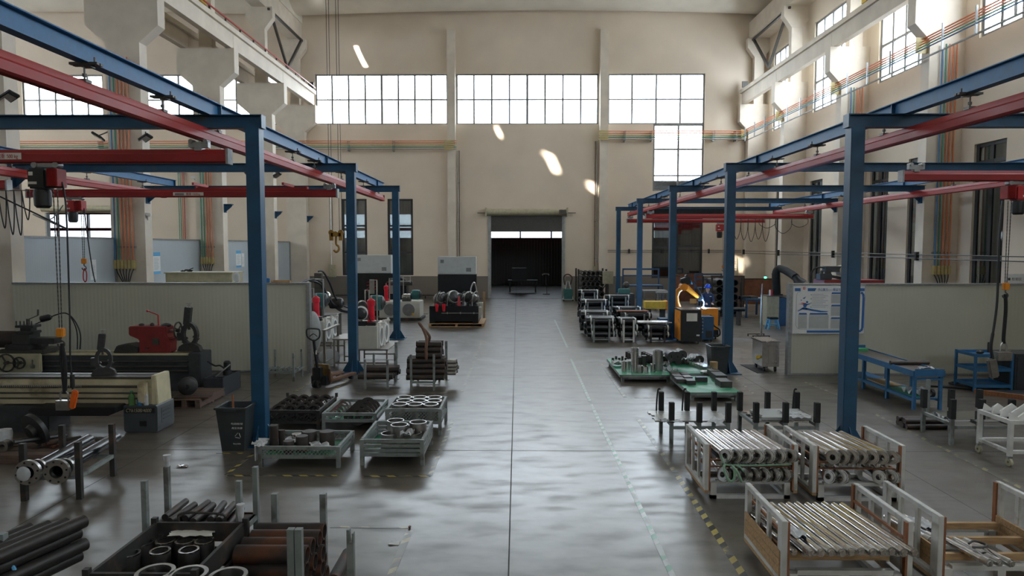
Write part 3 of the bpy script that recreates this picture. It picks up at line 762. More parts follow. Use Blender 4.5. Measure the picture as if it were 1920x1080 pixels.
MB().curve([(.25, 0, -.3), (.3, 0, -.9), (.42, 0, -2.0), (.55, .0, -2.7), (.60, 0, -3.1)], .016, 8).build('pendant_cable', 'black', h2)
t = thing('lifting_sling', 'dark red shackle and sling below the hook over the cream partition', 'sling', (x+.2, 19.0, A(152, 505, 19)[1]))
MB().curve([(0, 0, .03), (.05, 0, -.1), (.04, 0, -.3), (0, 0, -.34), (-.04, 0, -.28), (-.04, 0, -.1), (0, 0, .03)], .016, 8).build('link', 'red_paint', t)
MB().curve([(0, 0, -.34), (.03, 0, -.7), (.0, 0, -1.0)], .02, 8).build('strap', 'strap_black', t)
x, z = A(1905, 350, 14.5); h3 = hoist(x, 14.5, 4.76, 'red chain hoist with black bucket under the nearest right girder', 'red_paint', A(1893, 540, 14.5)[1], s_=.95, flip=-1, sx2=-.16)
MB().curve([(-.26, 0, -.4), (-.3, 0, -1.2), (-.29, 0, -2.5), (-.35, 0, -3.2)], .024, 8).curve([(-.35, 0, -3.2), (-.38, 0, -3.5), (-.33, 0, -3.75)], .03).build('pendant_cable', 'black', h3)
MB().box((-.32, 0, -3.95), (.2, .1, .42), ry=-.2).build('pendant_control', 'steel', h3, bevel=.03)
t = thing('lifting_sling', 'black sling with steel shackle hanging from the right hoist hook', 'sling', (x-.12, 14.5, A(1893, 556, 14.5)[1]))
MB().curve([(0, 0, .05), (.02, 0, -.3), (0, 0, -.85), (.01, 0, -1.0)], .035, 8).build('strap', 'strap_black', t)
MB().curve([(-.06, 0, -1.22), (-.06, 0, -1.05), (0, 0, -.97), (.07, 0, -1.05), (.07, 0, -1.22)], .018, 8).box((0, 0, -1.27), (.3, .16, .18)).build('shackle', 'steel', t)
x, z = A(1352, 425, 39.5); h4 = hoist(x, 39.5, 4.76, 'small red chain hoist on the girder near the back wall', 'red_paint', 2.2, s_=1.2)

# festoon cables
def festoon(x0, x1, y, z, nl, drop, lab, seed=1):
    rr = random.Random(seed); t = thing('festoon_cable', lab, 'cable', (0, y, z))
    MB().b(x0, x1, -.012, .012, -.01, .01).build('wire', 'dark_steel', t)
    for i in range(nl):
        a = x0+(x1-x0)*i/nl; b_ = x0+(x1-x0)*(i+1)/nl; d = drop*rr.uniform(.6, 1.2)
        MB().curve([(a, 0, -.01), (a+.03, .03, -d*.6), ((a+b_)/2, .04, -d), (b_-.03, .02, -d*.6), (b_, 0, -.01)], .014, 6).build('cable_loop', 'black', t)
    return t
a = A(12, 330, 16.4)[0]; b_ = A(62, 330, 16.4)[0]
festoon(a-.6, b_-.1, 16.4, 4.74, 6, 1.1, 'bunch of black looped cables hanging from the girder stub at far left', 3)
a = A(1362, 415, 33.5)[0]; b_ = A(1405, 415, 33.5)[0]
festoon(a, b_+1, 33.5, 4.74, 6, .95, 'looped black cables under the upper far right girder', 5)
festoon(A(1425, 415, 33.5)[0], 14.2, 33.6, 4.74, 3, .6, 'slack black cable swags beneath the end of far right girder', 8)
t = thing('hoist_cable', 'black cable sagging between the two left chain hoists', 'cable', (0, 0, 0))
xa, za = A(5, 372, 12); xb, zb_ = A(118, 385, 18.9)
MB().curve([(xa-.6, 12, za+.3), (xa+.2, 13.4, za-.5), (A(62, 395, 15)[0], 15, A(62, 402, 15)[1]), (A(95, 410, 17)[0], 17, A(95, 411, 17)[1]), (xb, 18.9, zb_)], .014, 8).build('cable', 'black', t)

# overhead travelling crane and its hook
t = thing('overhead_crane', 'overhead travelling crane bridge across the hall on the concrete runway beams', 'crane', (0, 27.4, 13.45))
for dy in (-.9, .9): MB().b(-13.2, 14.5, dy-.25, dy+.25, .35, 1.5).build('bridge_girder', 'yellow', t)
for x in (-13.22, 14.5): MB().b(x-.18, x+.18, -1.8, 1.8, .02, .4).build('end_carriage', 'yellow', t)
MB().b(-8.2, -6.2, -1.1, 1.1, 1.5, 2.2).build('trolley', 'red_paint', t)
xh, zh = A(630, 436, 27.4)
t = thing('crane_hook', 'yellow twin-sheave hook block of the overhead crane hanging on long ropes', 'hook', (xh, 27.4, zh))
for s_ in (-1, 1):
    MB().ring((s_*.19, -.03, 0), (s_*.19, .03, 0), .11, 0, 16).b(s_*.19-.07, s_*.19+.07, -.05, .05, -.32, .0).build('sheave', 'hook_yellow', t)
    for q in (-.05, .05):
        MB().ring((s_*.19+q, 0, 0), (s_*.19+q-.02, 0, 13.78-zh), .011, 0, 6).build('wire_rope', 'black', t)
MB().b(-.2, .2, -.05, .05, -.16, -.02).ring((0, -.08, -.05), (0, .08, -.05), .1, 0, 14).build('yoke', 'hook_yellow', t)
MB().curve([(0, 0, -.12), (0, 0, -.45), (.09, 0, -.55), (.1, 0, -.68), (0, 0, -.78), (-.1, 0, -.7)], .045, 10).build('hook', 'hook_yellow', t)

# ---------------- pipes, floodlights, cameras ----------------
PC = ['pipe_orange', 'pipe_orange', 'pipe_yellow', 'pipe_green', 'pipe_blue']
t = thing('pipe_run', 'bundle of orange, yellow, green and blue pipes along the back wall at left', 'pipes', (0, YB-.64, 10.15))
for i, c in enumerate(PC[:4]+['pipe_grey']):
    MB().ring((-44, 0, -i*.13), (-3.9, 0, -i*.13), .028, 0, 8).build('pipe', c, t)
for x in (-40, -33, -27, -21, -16.5, -10.9, -8.0): MB().b(x-.03, x+.03, .03, .62, -.62, .05).build('pipe_support', 'zinc', t)
m = MB()
for i in range(5): m.b(-4.7, -4.1, -.045, .035, -.035-i*.13, .035-i*.13)
m.build('valve_block', 'pipe_yellow', t)
t = thing('pipe_run', 'bundle of orange and green pipes crossing the tall stepped window', 'pipes', (0, YB-.64, 10.75))
for i, c in enumerate(PC[:4]+['pipe_grey']):
    MB().ring((5.2, 0, -i*.13), (14.6, 0, -i*.13), .028, 0, 8).build('pipe', c, t)
for x in (6.9, 8.6, 12.6, 14.0): MB().b(x-.03, x+.03, .03, .62, -.62, .05).build('pipe_support', 'zinc', t)
m = MB()
for i in range(5): m.b(5.2, 5.8, -.045, .035, -.035-i*.13, .035-i*.13)
m.build('valve_block', 'pipe_yellow', t)
t = thing('pipe_run', 'long bundle of orange, green and blue pipes along the right-hand columns', 'pipes', (14.6, 0, 10.85))
for i, c in enumerate(PC[:2]+['pipe_orange', 'pipe_green', 'pipe_blue']):
    MB().ring((-.06*i, 2, -i*.12), (-.06*i, YB-.62, -i*.12), .026, 0, 8).build('pipe', c, t)
MB().ring((-.1, 2, -.75), (-.1, YB-.62, -.75), .035, 0, 8).build('pipe', 'pipe_grey', t)
for z in ZC[4:]:
    MB().b(-.28, .15, z+.12, z+.15, -.52, .04).build('pipe_clamp', 'pipe_yellow', t)
    if z < 40:
        for q in (1.9, 3.6, 5.3): MB().b(-.26, -.2, z+q, z+q+.05, -.8, .08).build('pipe_hanger', 'zinc', t)
def drop_pipes(x0, y, z0, z1, cols, lab, step=.13, valves=True):
    t = thing('pipe_drop', lab, 'pipes', (x0, y, 0))
    for i, c in enumerate(cols):
        MB().ring((i*step, -.09, z0), (i*step, -.09, z1), .026, 0, 8).build('pipe', c, t)
        if valves: 
            MB().b(i*step-.05, i*step+.05, -.15, 0, z0-.32, z0).build('valve', 'pipe_yellow', t)
            MB().curve([(i*step, -.08, z0-.32), (i*step+(len(cols)/2-i)*.03, -.12, z0-.5), (len(cols)*step/2+(i-len(cols)/2)*.05, -.1, z0-.8)], .018, 6).build('hose', 'black', t)
    for zc_ in (z0+.45, z1-1.5): MB().b(-.08, len(cols)*step-.04, -.07, 0, zc_, zc_+.05).build('clamp_bar', 'zinc', t)
    return t
vc = ['pipe_blue', 'pipe_green', 'pipe_orange', 'pipe_orange', 'pipe_orange']
drop_pipes(15.15, ZC[7], 2.7, 10.6, vc, 'vertical blue, green and orange pipes on the right column behind the partition')
drop_pipes(15.15, ZC[8], 2.7, 10.6, vc, 'vertical coloured pipes on the right column half hidden by the nearest right post')
drop_pipes(-14.72, ZC[7], 2.9, 10.2, ['pipe_blue', 'pipe_green', 'pipe_orange', 'pipe_orange', 'pipe_orange', 'pipe_orange'], 'vertical blue, green and orange pipes on the left column nearest the hoists')
drop_pipes(-14.62, ZC[8], 2.9, 10.2, ['pipe_green', 'pipe_green', 'pipe_orange', 'pipe_orange', 'pipe_orange'], 'vertical green and orange pipes on the second visible left column', .12)
drop_pipes(-22.1, YB-.05, 1.5, 9.6, ['pipe_green', 'pipe_green', 'pipe_orange', 'red_paint'], 'vertical green and red pipes on the far wall of the next bay', .12, False)
t = thing('conduit', 'pair of black cable conduits along the right columns at head height', 'conduit', (14.68, 0, 3.1))
for q in (0, -.14): MB().ring((0, 12, q), (0, YB-.6, q), .018, 0, 6).build('pipe', 'black', t)
for z in ZC[6:]: MB().b(-.05, .07, z+.2, z+.3, -.22, .1).build('clamp', 'black', t)
t = thing('conduit', 'pair of black conduits across the back wall right of the roller door', 'conduit', (0, YB-.12, 3.15))
for q in (0, -.12): MB().ring((5.9, 0, q), (14.6, 0, q), .018, 0, 6).build('pipe', 'black', t)
for x in (7.3, 9.5, 12.5): MB().b(x-.05, x+.05, 0, .12, -.2, .08).build('clamp', 'black', t)
t = thing('conduit', 'thin grey conduit running down beside the left pilaster', 'conduit', (-3.88, YB-.1, 0))
MB().ring((0, 0, 2.2), (0, 0, 9.6), .03, 0, 8).build('pipe', 'pipe_grey', t); MB().ring((.1, 0, 2.2), (.1, 0, 9.6), .02, 0, 8).build('pipe', 'black', t)
for zz in (2.6, 5, 7.5): MB().b(-.05, .14, 0, .1, zz, zz+.04).build('clamp', 'zinc', t)
t = thing('conduit', 'reddish conduit running down beside the right pilaster', 'conduit', (5.15, YB-.1, 0))
MB().ring((0, 0, 1.9), (0, 0, 10.2), .03, 0, 8).build('pipe', 'pipe_grey', t); MB().ring((-.1, 0, 1.9), (-.1, 0, 10.2), .022, 0, 8).build('pipe', 'rusty', t)
for zz in (2.6, 5, 7.5): MB().b(-.14, .05, 0, .1, zz, zz+.04).build('clamp', 'zinc', t)
MB().b(-.2, .05, -.1, .04, 1.5, 2.1).build('junction_box', 'cabinet_beige', t)
t = thing('conduit', 'grey conduit with isolator box on the wall between column and low window', 'conduit', (-12.2, YB-.1, 0))
MB().ring((0, 0, 2.2), (0, 0, 7.0), .04, 0, 8).build('pipe', 'white', t); MB().b(-.15, .3, -.15, .05, 1.4, 2.2).build('isolator_box', 'cabinet_beige', t)

def flood(px, py, Y, xc, lab, s_=1):
    x, z = A(px, py, Y)
    t = thing('floodlight', lab, 'floodlight', (x, Y, z))
    MB().box((0, 0, 0), (.42, .34, .09), ry=s_*.55, rx=-.3).build('housing', 'black', t, bevel=.02)
    MB().box((s_*.03, -.02, -.055), (.34, .27, .02), ry=s_*.55, rx=-.3).build('lens', 'steel', t)
    MB().bar((0, 0, 0.02), (xc-x, .15, .25), .04).build('arm', 'dark_steel', t)
flood(16, 182, ZC[6]+.1, -13.9, 'dark floodlight at the left edge of the photo, high on a column', -1)
flood(184, 256, ZC[7]+.1, XL0, 'dark floodlight on the left side of the column with coloured pipes', 1)
flood(273, 259, ZC[7]+.1, XL1, 'dark floodlight on the right side of the column with coloured pipes', -1)
flood(465, 327, ZC[9]+.1, XL0, 'small floodlight left of the third visible left column', 1)
flood(520, 328, ZC[9]+.1, XL1, 'small floodlight right of the third visible left column', -1)
def cctv(px, py, Y, xc, lab, s_):
    x, z = A(px, py, Y); t = thing('security_camera', lab, 'camera', (x, Y, z))
    MB().box((0, 0, 0), (.3, .12, .12), ry=.15*s_).build('body', 'white', t, bevel=.02)
    MB().bar((0, 0, -.06), (xc-x, .1, -.2), .04).build('arm', 'light_grey', t)
cctv(276, 402, ZC[7]+.1, XL1, 'white security camera on the left column above the notices', 1)
cctv(364, 333, ZC[8]+.1, XL0, 'white security camera on a long arm left of the second column', 1)
# ---------------- partitions and the left workshop ----------------
def V(px, py, z): x, y = G(px, py, z); return Vector((x, y, z))
def on(px, py): return G(px, py, 0)
YP = 18.25; ZP = 2.38
xp = A(575, 600, YP)[0]
struct('wall_partition_left', MB().b(-13.6, xp, YP, YP+.1, 0, ZP), 'panel_cream')
struct('trim_partition_left', MB().b(-13.6, xp+.02, YP-.03, YP+.13, ZP, ZP+.05).b(xp, xp+.1, YP-.04, YP+.14, 0, ZP+.05).b(-13.6, xp, YP-.02, YP, 0, .05), 'zinc')
m = MB()
for i in range(4, len(ZC)-1): m.b(-14.85, -14.77, ZC[i]+.5, ZC[i+1], 0, 3.66)
struct('wall_bay_left', m, 'panel_grey')
m = MB()
for i in range(4, len(ZC)-1): m.b(-14.88, -14.74, ZC[i]+.5, ZC[i+1], 3.66, 3.72).b(-14.9, -14.72, ZC[i+1]-.08, ZC[i+1], 0, 3.66)
struct('trim_bay_left', m, 'zinc')
XP0, _ = A(1484, 600, 17.95); YR = 17.95
struct('wall_partition_right', MB().b(XP0, 16.0, YR, YR+.1, 0, ZP), 'panel_cream')
struct('trim_partition_right', MB().b(XP0-.02, 16.0, YR-.03, YR+.13, ZP, ZP+.05).b(XP0-.09, XP0, YR-.04, YR+.14, 0, ZP+.05).b(XP0, 16, YR-.02, YR, 0, .05), 'zinc')

def side_paper(px0, py0, px1, py1, X, lab, col='paper', lines=True, head=None):
    ya, za = SX(px0, py0, X); yb, zb_ = SX(px1, py1, X); y0, y1 = sorted((ya, yb))
    t = thing('notice', lab, 'notice', (X, (y0+y1)/2, zb_)); w = (y1-y0)/2; h = za-zb_
    MB().b(0, .008, -w, w, 0, h).build('sheet', col, t)
    if head: MB().b(.008, .011, -w, w, h*.82, h).b(.008, .011, -w, w, 0, h*.12).build('blue_band', head, t)
    if lines:
        m = MB()
        for i in range(9): m.b(.008, .010, -w*.75, w*(.3+.4*((i*7) % 5)/5), h*(.2+.065*i), h*(.2+.065*i)+h*.02)
        m.build('printed_lines', 'line_grey', t)
    return t
side_paper(168, 487, 181, 524, -14.77, 'white printed notice on the grey partition left of the coloured pipes')
side_paper(274, 480, 285, 513, -14.77, 'narrow white notice left of the blue one on the grey partition')
side_paper(286, 473, 301, 513, -14.77, 'blue and white notice on the grey partition beside a white one', head='sky_blue')
side_paper(442, 470, 452, 501, -14.77, 'narrow blue notice on the grey partition right of second column', head='sky_blue')
side_paper(452.5, 475, 458, 500, -14.77, 'narrow white notice beside the blue one right of second column')
# boxes on the wall near the isolator
x, z = A(565, 505, YB-.02); t = thing('notice', 'small blue and white sign on the back wall by the grey isolator box', 'sign', (x, YB-.02, z)); MB().b(-.12, .22, -.01, .0, -.1, .1).build('plate', 'paper', t); MB().b(-.1, .0, -.014, -.01, -.08, .08).build('mark', 'sky_blue', t)
x, z = A(557, 513, YB-.02); t = thing('notice', 'small red and white strip sign low on the back wall', 'sign', (x, YB-.02, z)); MB().b(-.18, .2, -.01, .0, -.05, .05).build('plate', 'orange_deep', t)

# beige cabinet and things seen over the cream partition
xa = A(310, 520, 20)[0]; xb = A(435, 520, 20)[0]; zt = A(400, 513, 20)[1]
t = thing('storage_cabinet', 'beige cabinet standing behind the cream partition, only its top showing', 'cabinet', ((xa+xb)/2, 20.4, 0))
w = (xb-xa)/2; MB().b(-w, w, -.4, .4, 0, zt).build('body', 'cabinet_beige', t, bevel=.01)
MB().b(-w-.03, w+.03, -.43, .43, zt, zt+.04).build('top', 'cabinet_beige', t)
for s_ in (-1, 1): MB().b(s_*w*.5-w*.48, s_*w*.5+w*.48, -.42, -.4, .1, zt-.1).build('door', 'cabinet_beige', t)
t = thing('gloves', 'dark work gloves lying on the beige cabinet', 'gloves', (A(341, 508, 20)[0], 20.3, zt+.04))
MB().sheet((0, 0, 0), .3, .2, .06, 5, seed=3).ball((.0, 0, .05), .05, 8, 6, (1.6, 1, .6)).bar((.05, 0, .05), (.2, 0, .12), .02).build('fabric', 'black', t)
t = thing('plastic_bag', 'clear plastic bag standing on the partition behind the post', 'bag', (A(443, 520, 18.3)[0], YP+.05, ZP+.05))
MB().ball((0, 0, .14), .14, 9, 7, (.7, .3, 1)).build('film', 'plastic_clear', t)
t = thing('wooden_tray', 'small wooden tray on top of the cream partition', 'tray', (A(527, 528, 18.3)[0], YP+.05, ZP+.05))
MB().b(-.25, .25, -.06, .06, 0, .02).b(-.25, -.23, -.06, .06, .02, .06).b(.23, .25, -.06, .06, .02, .06).b(-.25, .25, .05, .06, .02, .06).build('box', 'wood', t)
t = thing('blue_box', 'small blue box on the partition right of the nearest left post', 'box', (A(501, 526, 18.3)[0], YP+.05, ZP+.05))
MB().b(-.06, .06, -.04, .04, 0, .12).build('body', 'plastic_blue', t, bevel=.01)

# --- near lathe ---
YN = 12.25
xr = A(293, 790, YN)[0]
L1 = thing('lathe', 'long cream lathe in the left foreground with grey end pedestal', 'lathe', (xr, YN, 0))
MB().prism([(0, .0), (-.56, .0), (-.60, .03), (-.60, .5), (0, .5), (.02, .47), (.02, .03)], 0, .62, 'xz').build('pedestal', 'lathe_grey', L1, bevel=.01)
MB().b(-.57, -.02, -.006, 0, .36, .46).build('name_plate', 'black', L1)
text_mesh('CY6150B/4000', .095, 'lettering', 'cabinet_beige', L1, (-.555, -.008, .38), (PI/2, 0, 0), shear=.3, sx=.80)
MB().b(-.30, -.18, -.01, 0, .12, .22).build('drain_cover', 'black', L1)
MB().b(.02, .025, .15, .5, .15, .42).build('side_cover', 'lathe_grey', L1)
for i in range(3): MB().b(.025, .03, .2, .45, .2+i*.07, .22+i*.07).build('vent', 'lathe_dark', L1)
MB().b(-2.9, -1.98, .0, .62, 0, .48).build('pedestal', 'lathe_dark', L1, bevel=.01)
MB().b(-7.4, -4.2, .0, .62, 0, .48).build('pedestal', 'lathe_dark', L1, bevel=.01)
MB().prism([(-2.1, .52), (-.62, .52), (-.62, .42), (-.75, .36), (-2.0, .36), (-2.2, .45)], -.22, .6, 'xz').build('chip_tray', 'black', L1, bevel=.01)
MB().b(-7.4, -.12, .12, .58, .5, .80).b(-7.4, -.12, .16, .55, .80, .96).build('bed', 'lathe_cream', L1, bevel=.008)
m = MB()
for yy in (.15, .27, .42, .50): m.b(-7.4, -.12, yy, yy+.07, .96, 1.0)
m.build('bed_way', 'dark_steel', L1)
for zz, rr_ in ((.84, .024), (.72, .016), (.62, .016)):
    MB().ring((-7.4, .05, zz), (-.30, .05, zz), rr_, 0, 8).build('feed_shaft', 'dark_steel', L1)
m = MB()
for i in range(110): m.ring((-5.2+i*.035, .05, .84), (-5.185+i*.035, .05, .84), .03, .0, 8)
o = m.build('screw_thread', 'steel', L1); o['kind'] = 'stuff'
MB().b(-.34, -.18, .0, .12, .54, .93).build('shaft_bracket', 'lathe_cream', L1, bevel=.02)
MB().prism([(-.12, .5), (0.0, .5), (-.01, .72), (-.03, 1.04), (-.12, 1.04)], .08, .58, 'xz').build('end_cover', 'lathe_cream', L1, bevel=.012)
# steady rest
def steady(x, y, z, s_, lab, rz=0):
    t = thing('steady_rest', lab, 'steady rest', (x, y, z), rz)
    m = MB()
    n_ = 18
    for i in range(n_):                                  # oval ring body
        a0, a1 = 2*PI*i/n_, 2*PI*(i+1)/n_
        p = [(.17*s_*math.cos(a0), .34*s_+.25*s_*math.sin(a0)), (.105*s_*math.cos(a0), .34*s_+.17*s_*math.sin(a0)), (.105*s_*math.cos(a1), .34*s_+.17*s_*math.sin(a1)), (.17*s_*math.cos(a1), .34*s_+.25*s_*math.sin(a1))]
        m.prism(p, -.05*s_, .05*s_, 'xz')
    m.prism([(-.24*s_, 0), (.24*s_, 0), (.2*s_, .1*s_), (.09*s_, .17*s_), (-.09*s_, .17*s_), (-.2*s_, .1*s_)], -.07*s_, .07*s_, 'xz')
    m.build('ring_body', 'cast', t)
    MB().box((-.03*s_, 0, .72*s_), (.13*s_, .11*s_, .36*s_), ry=.12).build('top_arm', 'cast', t, bevel=.01)
    MB().ring((-.01*s_, 0, .9*s_), (.0, 0, .98*s_), .02*s_, 0, 8).bar((-.06*s_, 0, .98*s_), (.06*s_, 0, .98*s_), .018*s_).build('clamp_screw', 'steel', t)
    for a in (-.15, -.15+2*PI/3, -.15+4*PI/3):
        cx, cz = .13*s_*math.sin(a), .34*s_+.2*s_*math.cos(a)
        MB().bar((cx*1.5, 0, .34*s_+(cz-.34*s_)*1.35), (cx*.55, 0, .34*s_+(cz-.34*s_)*.5), .04*s_).build('jaw', 'dark_steel', t)
    MB().box((-.2*s_, 0, .3*s_), (.1*s_, .1*s_, .16*s_)).build('hinge_block', 'cast', t, bevel=.01)
    return t
x, z = A(199, 705, 12.7)
steady(x+.02, YN+.36, 1.002, .86, 'open cast iron steady rest standing on the cream lathe bed', .35)
# bottles on the tray
def bottle(px, lab, body, cap, h, r, yb=YN+.05):
    x = A(px, 750, yb)[0]; t = thing('bottle', lab, 'bottle', (x, yb, .5))
    MB().lathe((0, 0, 0), [(r, 0), (r, h*.6), (r*.9, h*.68), (r*.35, h*.82), (r*.35, h*.9)], 14).build('body', body, t)
    MB().lathe((0, 0, h*.9), [(r*.45, 0), (r*.45, h*.1)], 12).build('cap', cap, t)
bottle(247, 'green plastic bottle with yellow oil on the grey lathe pedestal', 'glass_green', 'green_ink', .26, .055)
bottle(262, 'blue can with orange cap on the grey lathe pedestal', 'plastic_blue', 'orange_deep', .16, .045)
bottle(274, 'clear dark-banded bottle on the grey lathe pedestal, rightmost of three', 'plastic_clear', 'black', .27, .045)
# --- far lathe ---
YF = 15.7
xr2 = A(376, 700, YF)[0]
L2_ = thing('lathe', 'long black lathe with red tailstock before the cream partition', 'lathe', (xr2, YF, 0))
MB().b(-.28, 0, .0, .6, 0, .92).build('pedestal', 'lathe_dark', L2_, bevel=.015)
MB().b(-6.2, -.28, .14, .6, .0, .45).build('base', 'lathe_dark', L2_)
MB().b(-6.2, -.28, .06, .58, .45, .86).build('bed', 'lathe_dark', L2_, bevel=.01)
m = MB()
for yy in (.06, .46): m.b(-6.2, -.05, yy, yy+.1, .86, .90)
m.build('bed_way', 'lathe_cream', L2_)
for zz in (.72, .60, .50): MB().ring((-6.2, .02, zz), (-.3, .02, zz), .02, 0, 8).build('feed_shaft', 'dark_steel', L2_)
# tailstock
tx = A(278, 660, YF)[0]-xr2
t = MB().prism([(tx-.30, .9), (tx+.42, .9), (tx+.44, 1.25), (tx+.36, 1.32), (tx+.36, 1.53), (tx-.52, 1.53), (tx-.52, 1.32), (tx-.28, 1.22), (tx-.28, 1.02)], .12, .50, 'xz').build('tailstock', 'red_cast', L2_, bevel=.02)
MB().ring((tx+.36, .3, 1.42), (tx+.56, .3, 1.42), .03, 0, 8).build('spindle', 'steel', t)
m = MB(); n_ = 24
for i in range(n_):
    a0, a1 = 2*PI*i/n_, 2*PI*(i+1)/n_
    m.bar((tx+.56, .3+.19*math.cos(a0), 1.42+.19*math.sin(a0)), (tx+.56, .3+.19*math.cos(a1+.05), 1.42+.19*math.sin(a1+.05)), .028)
for a in (0, 2.1, 4.2): m.bar((tx+.56, .3, 1.42), (tx+.56, .3+.19*math.cos(a+.6), 1.42+.19*math.sin(a+.6)), .026)
m.ring((tx+.52, .3, 1.42), (tx+.6, .3, 1.42), .045, 0, 10).build('handwheel', 'dark_steel', t)
MB().bar((tx+.1, .3, 1.53), (tx+.1, .3, 1.78), .025).bar((tx+.1, .3, 1.78), (tx-.12, .3, 1.87), .022).ball((tx-.15, .3, 1.88), .03).build('clamp_lever', 'red_paint', t)
MB().ball((tx+.28, .3, 1.54), .09, 10, 6, (1.4, 1, .6)).ball((tx-.3, .3, 1.55), .06, 10, 6, (1.2, 1, .6)).ball((tx-.05, .3, 1.55), .05, 10, 6).build('oil_cup', 'cast', t)
MB().bar((tx-.4, .2, 1.0), (tx-.05, .11, 1.02), .03).b(tx+.05, tx+.2, .10, .12, 1.1, 1.25).build('base_clamp', 'dark_steel', t)
MB().prism([(tx-.9, .9), (tx-.3, .9), (tx-.3, 1.02), (tx-.5, 1.12), (tx-.8, 1.08)], .1, .5, 'xz').build('centre_block', 'cast', L2_, bevel=.02)
sx_ = A(357, 660, YF+.3)[0]
steady(sx_, YF+.3, .925, 1.16, 'tall cast iron steady rest at the end of the black lathe, beside red tailstock')
# carriage with apron, cross slide, tool post
cx_ = A(60, 690, YF)[0]-xr2
ca = MB().b(cx_-.75, cx_+.32, -.06, .62, .90, 1.0).build('saddle', 'dark_steel', L2_, bevel=.01)
MB().b(cx_-.7, cx_+.30, -.14, -.06, .48, .92).build('apron', 'cabinet_beige', ca, bevel=.02)
for wx, wr in ((-.45, .2), (-.15, .13)):
    m = MB()
    for i in range(20):
        a0, a1 = 2*PI*i/20, 2*PI*(i+1)/20
        m.bar((cx_+wx+wr*math.cos(a0), -.2, .72+wr*math.sin(a0)), (cx_+wx+wr*math.cos(a1+.05), -.2, .72+wr*math.sin(a1+.05)), .03)
    for a in (0, 2.1, 4.2): m.bar((cx_+wx, -.2, .72), (cx_+wx+wr*math.cos(a), -.2, .72+wr*math.sin(a)), .026)
    m.ring((cx_+wx, -.24, .72), (cx_+wx, -.14, .72), .04, 0, 10); m.build('handwheel', 'dark_steel', ca)
MB().bar((cx_+.12, -.16, .66), (cx_+.16, -.2, .8), .025).ring((cx_+.12, -.17, .64), (cx_+.12, -.14, .64), .06, 0, 12).build('feed_lever', 'steel', ca)
MB().b(cx_-.55, cx_+.0, -.1, .6, 1.0, 1.12).b(cx_-.4, cx_+.5, .05, .35, 1.12, 1.26).b(cx_-.45, cx_-.05, .0, .4, 1.12, 1.36).build('cross_slide', 'cast', ca, bevel=.012)
tp = MB().b(cx_-.4, cx_+.02, .05, .35, 1.36, 1.42).b(cx_-.32, cx_-.06, .1, .3, 1.42, 1.50).b(cx_-.4, cx_+.02, .05, .35, 1.50, 1.56).build('tool_post', 'cast', ca, bevel=.008)
m = MB()
for i in range(5): m.ring((cx_-.38+i*.09, .08, 1.56), (cx_-.38+i*.09, .08, 1.66), .016, 0, 6)
m.ring((cx_-.19, .2, 1.56), (cx_-.19, .2, 1.7), .04, 0, 8); m.build('clamp_bolts', 'dark_steel', tp); 
MB().bar((cx_-.19, .2, 1.68), (cx_+.05, .2, 1.78), .02).bar((cx_+.05, .2, 1.78), (cx_+.06, .2, 1.92), .03).build('tool_post_handle', 'dark_steel', tp)
MB().lathe((cx_-1.1, .3, 1.2), [(.18, 0), (.2, .06), (.2, .5), (.16, .56)], 18, (1, 0, 0)).build('workpiece', 'rusty', ca)
# work lamp with bent tube
def LA(px, py): xx, zz = A(px, py, YF+.3); return Vector((xx-xr2, .3, zz))
m = MB().curve([LA(150, 655), LA(151, 630), LA(146, 612), LA(135, 595), LA(122, 587), LA(106, 590), LA(94, 595)], .016, 8).curve([LA(145, 655), LA(145, 628), LA(140, 608), LA(130, 590)], .014, 8)
m.build('lamp_arm', 'black', L2_)
MB().lathe(tuple(LA(95, 594)), [(.04, -.02), (.075, .04), (.08, .22)], 14, (-1, 0, -.25)).build('work_lamp', 'black', L2_)
MB().bar(LA(82, 601), LA(54, 613), .02).build('coolant_pipe', 'black', L2_)
MB().curve([LA(288, 665), LA(284, 678), LA(290, 690), LA(297, 697)], .022, 6).build('crank', 'red_cast', L2_)
# coolant tank
x0 = A(384, 745, 15.3)[0]; x1 = A(420, 745, 15.3)[0]
t = thing('coolant_tank', 'dark steel coolant tank with pump on the floor beside black lathe', 'tank', (x0, 15.25, 0))
w = x1-x0
m = MB().b(0, w, 0, 1.0, 0, .03).b(0, w, 0, .03, .03, .42).b(0, w, .97, 1, .03, .42).b(0, .03, .03, .97, .03, .42).b(w-.03, w, .03, .97, .03, .42).b(.03, w-.03, .4, .97, .36, .38)
m.build('tank', 'lathe_dark', t, bevel=.004)
MB().lathe((w*.62, .65, .38), [(.1, 0), (.1, .1), (.07, .12), (.08, .16), (.08, .3), (.05, .33)], 16).build('pump', 'black', t)
MB().curve([(w*.62, .6, .5), (w*.4, .5, .62), (w*.1, .5, .62), (-.12, .5, .72)], .02).build('hose', 'black', t)
MB().bar((w*.45, .2, .42), (w*.98, .45, .66), .02).build('rod', 'steel', t)
MB().ball((w*.25, .3, .22), .22, 12, 8, (1, .8, .7)).build('filter_drum', 'cast', t)
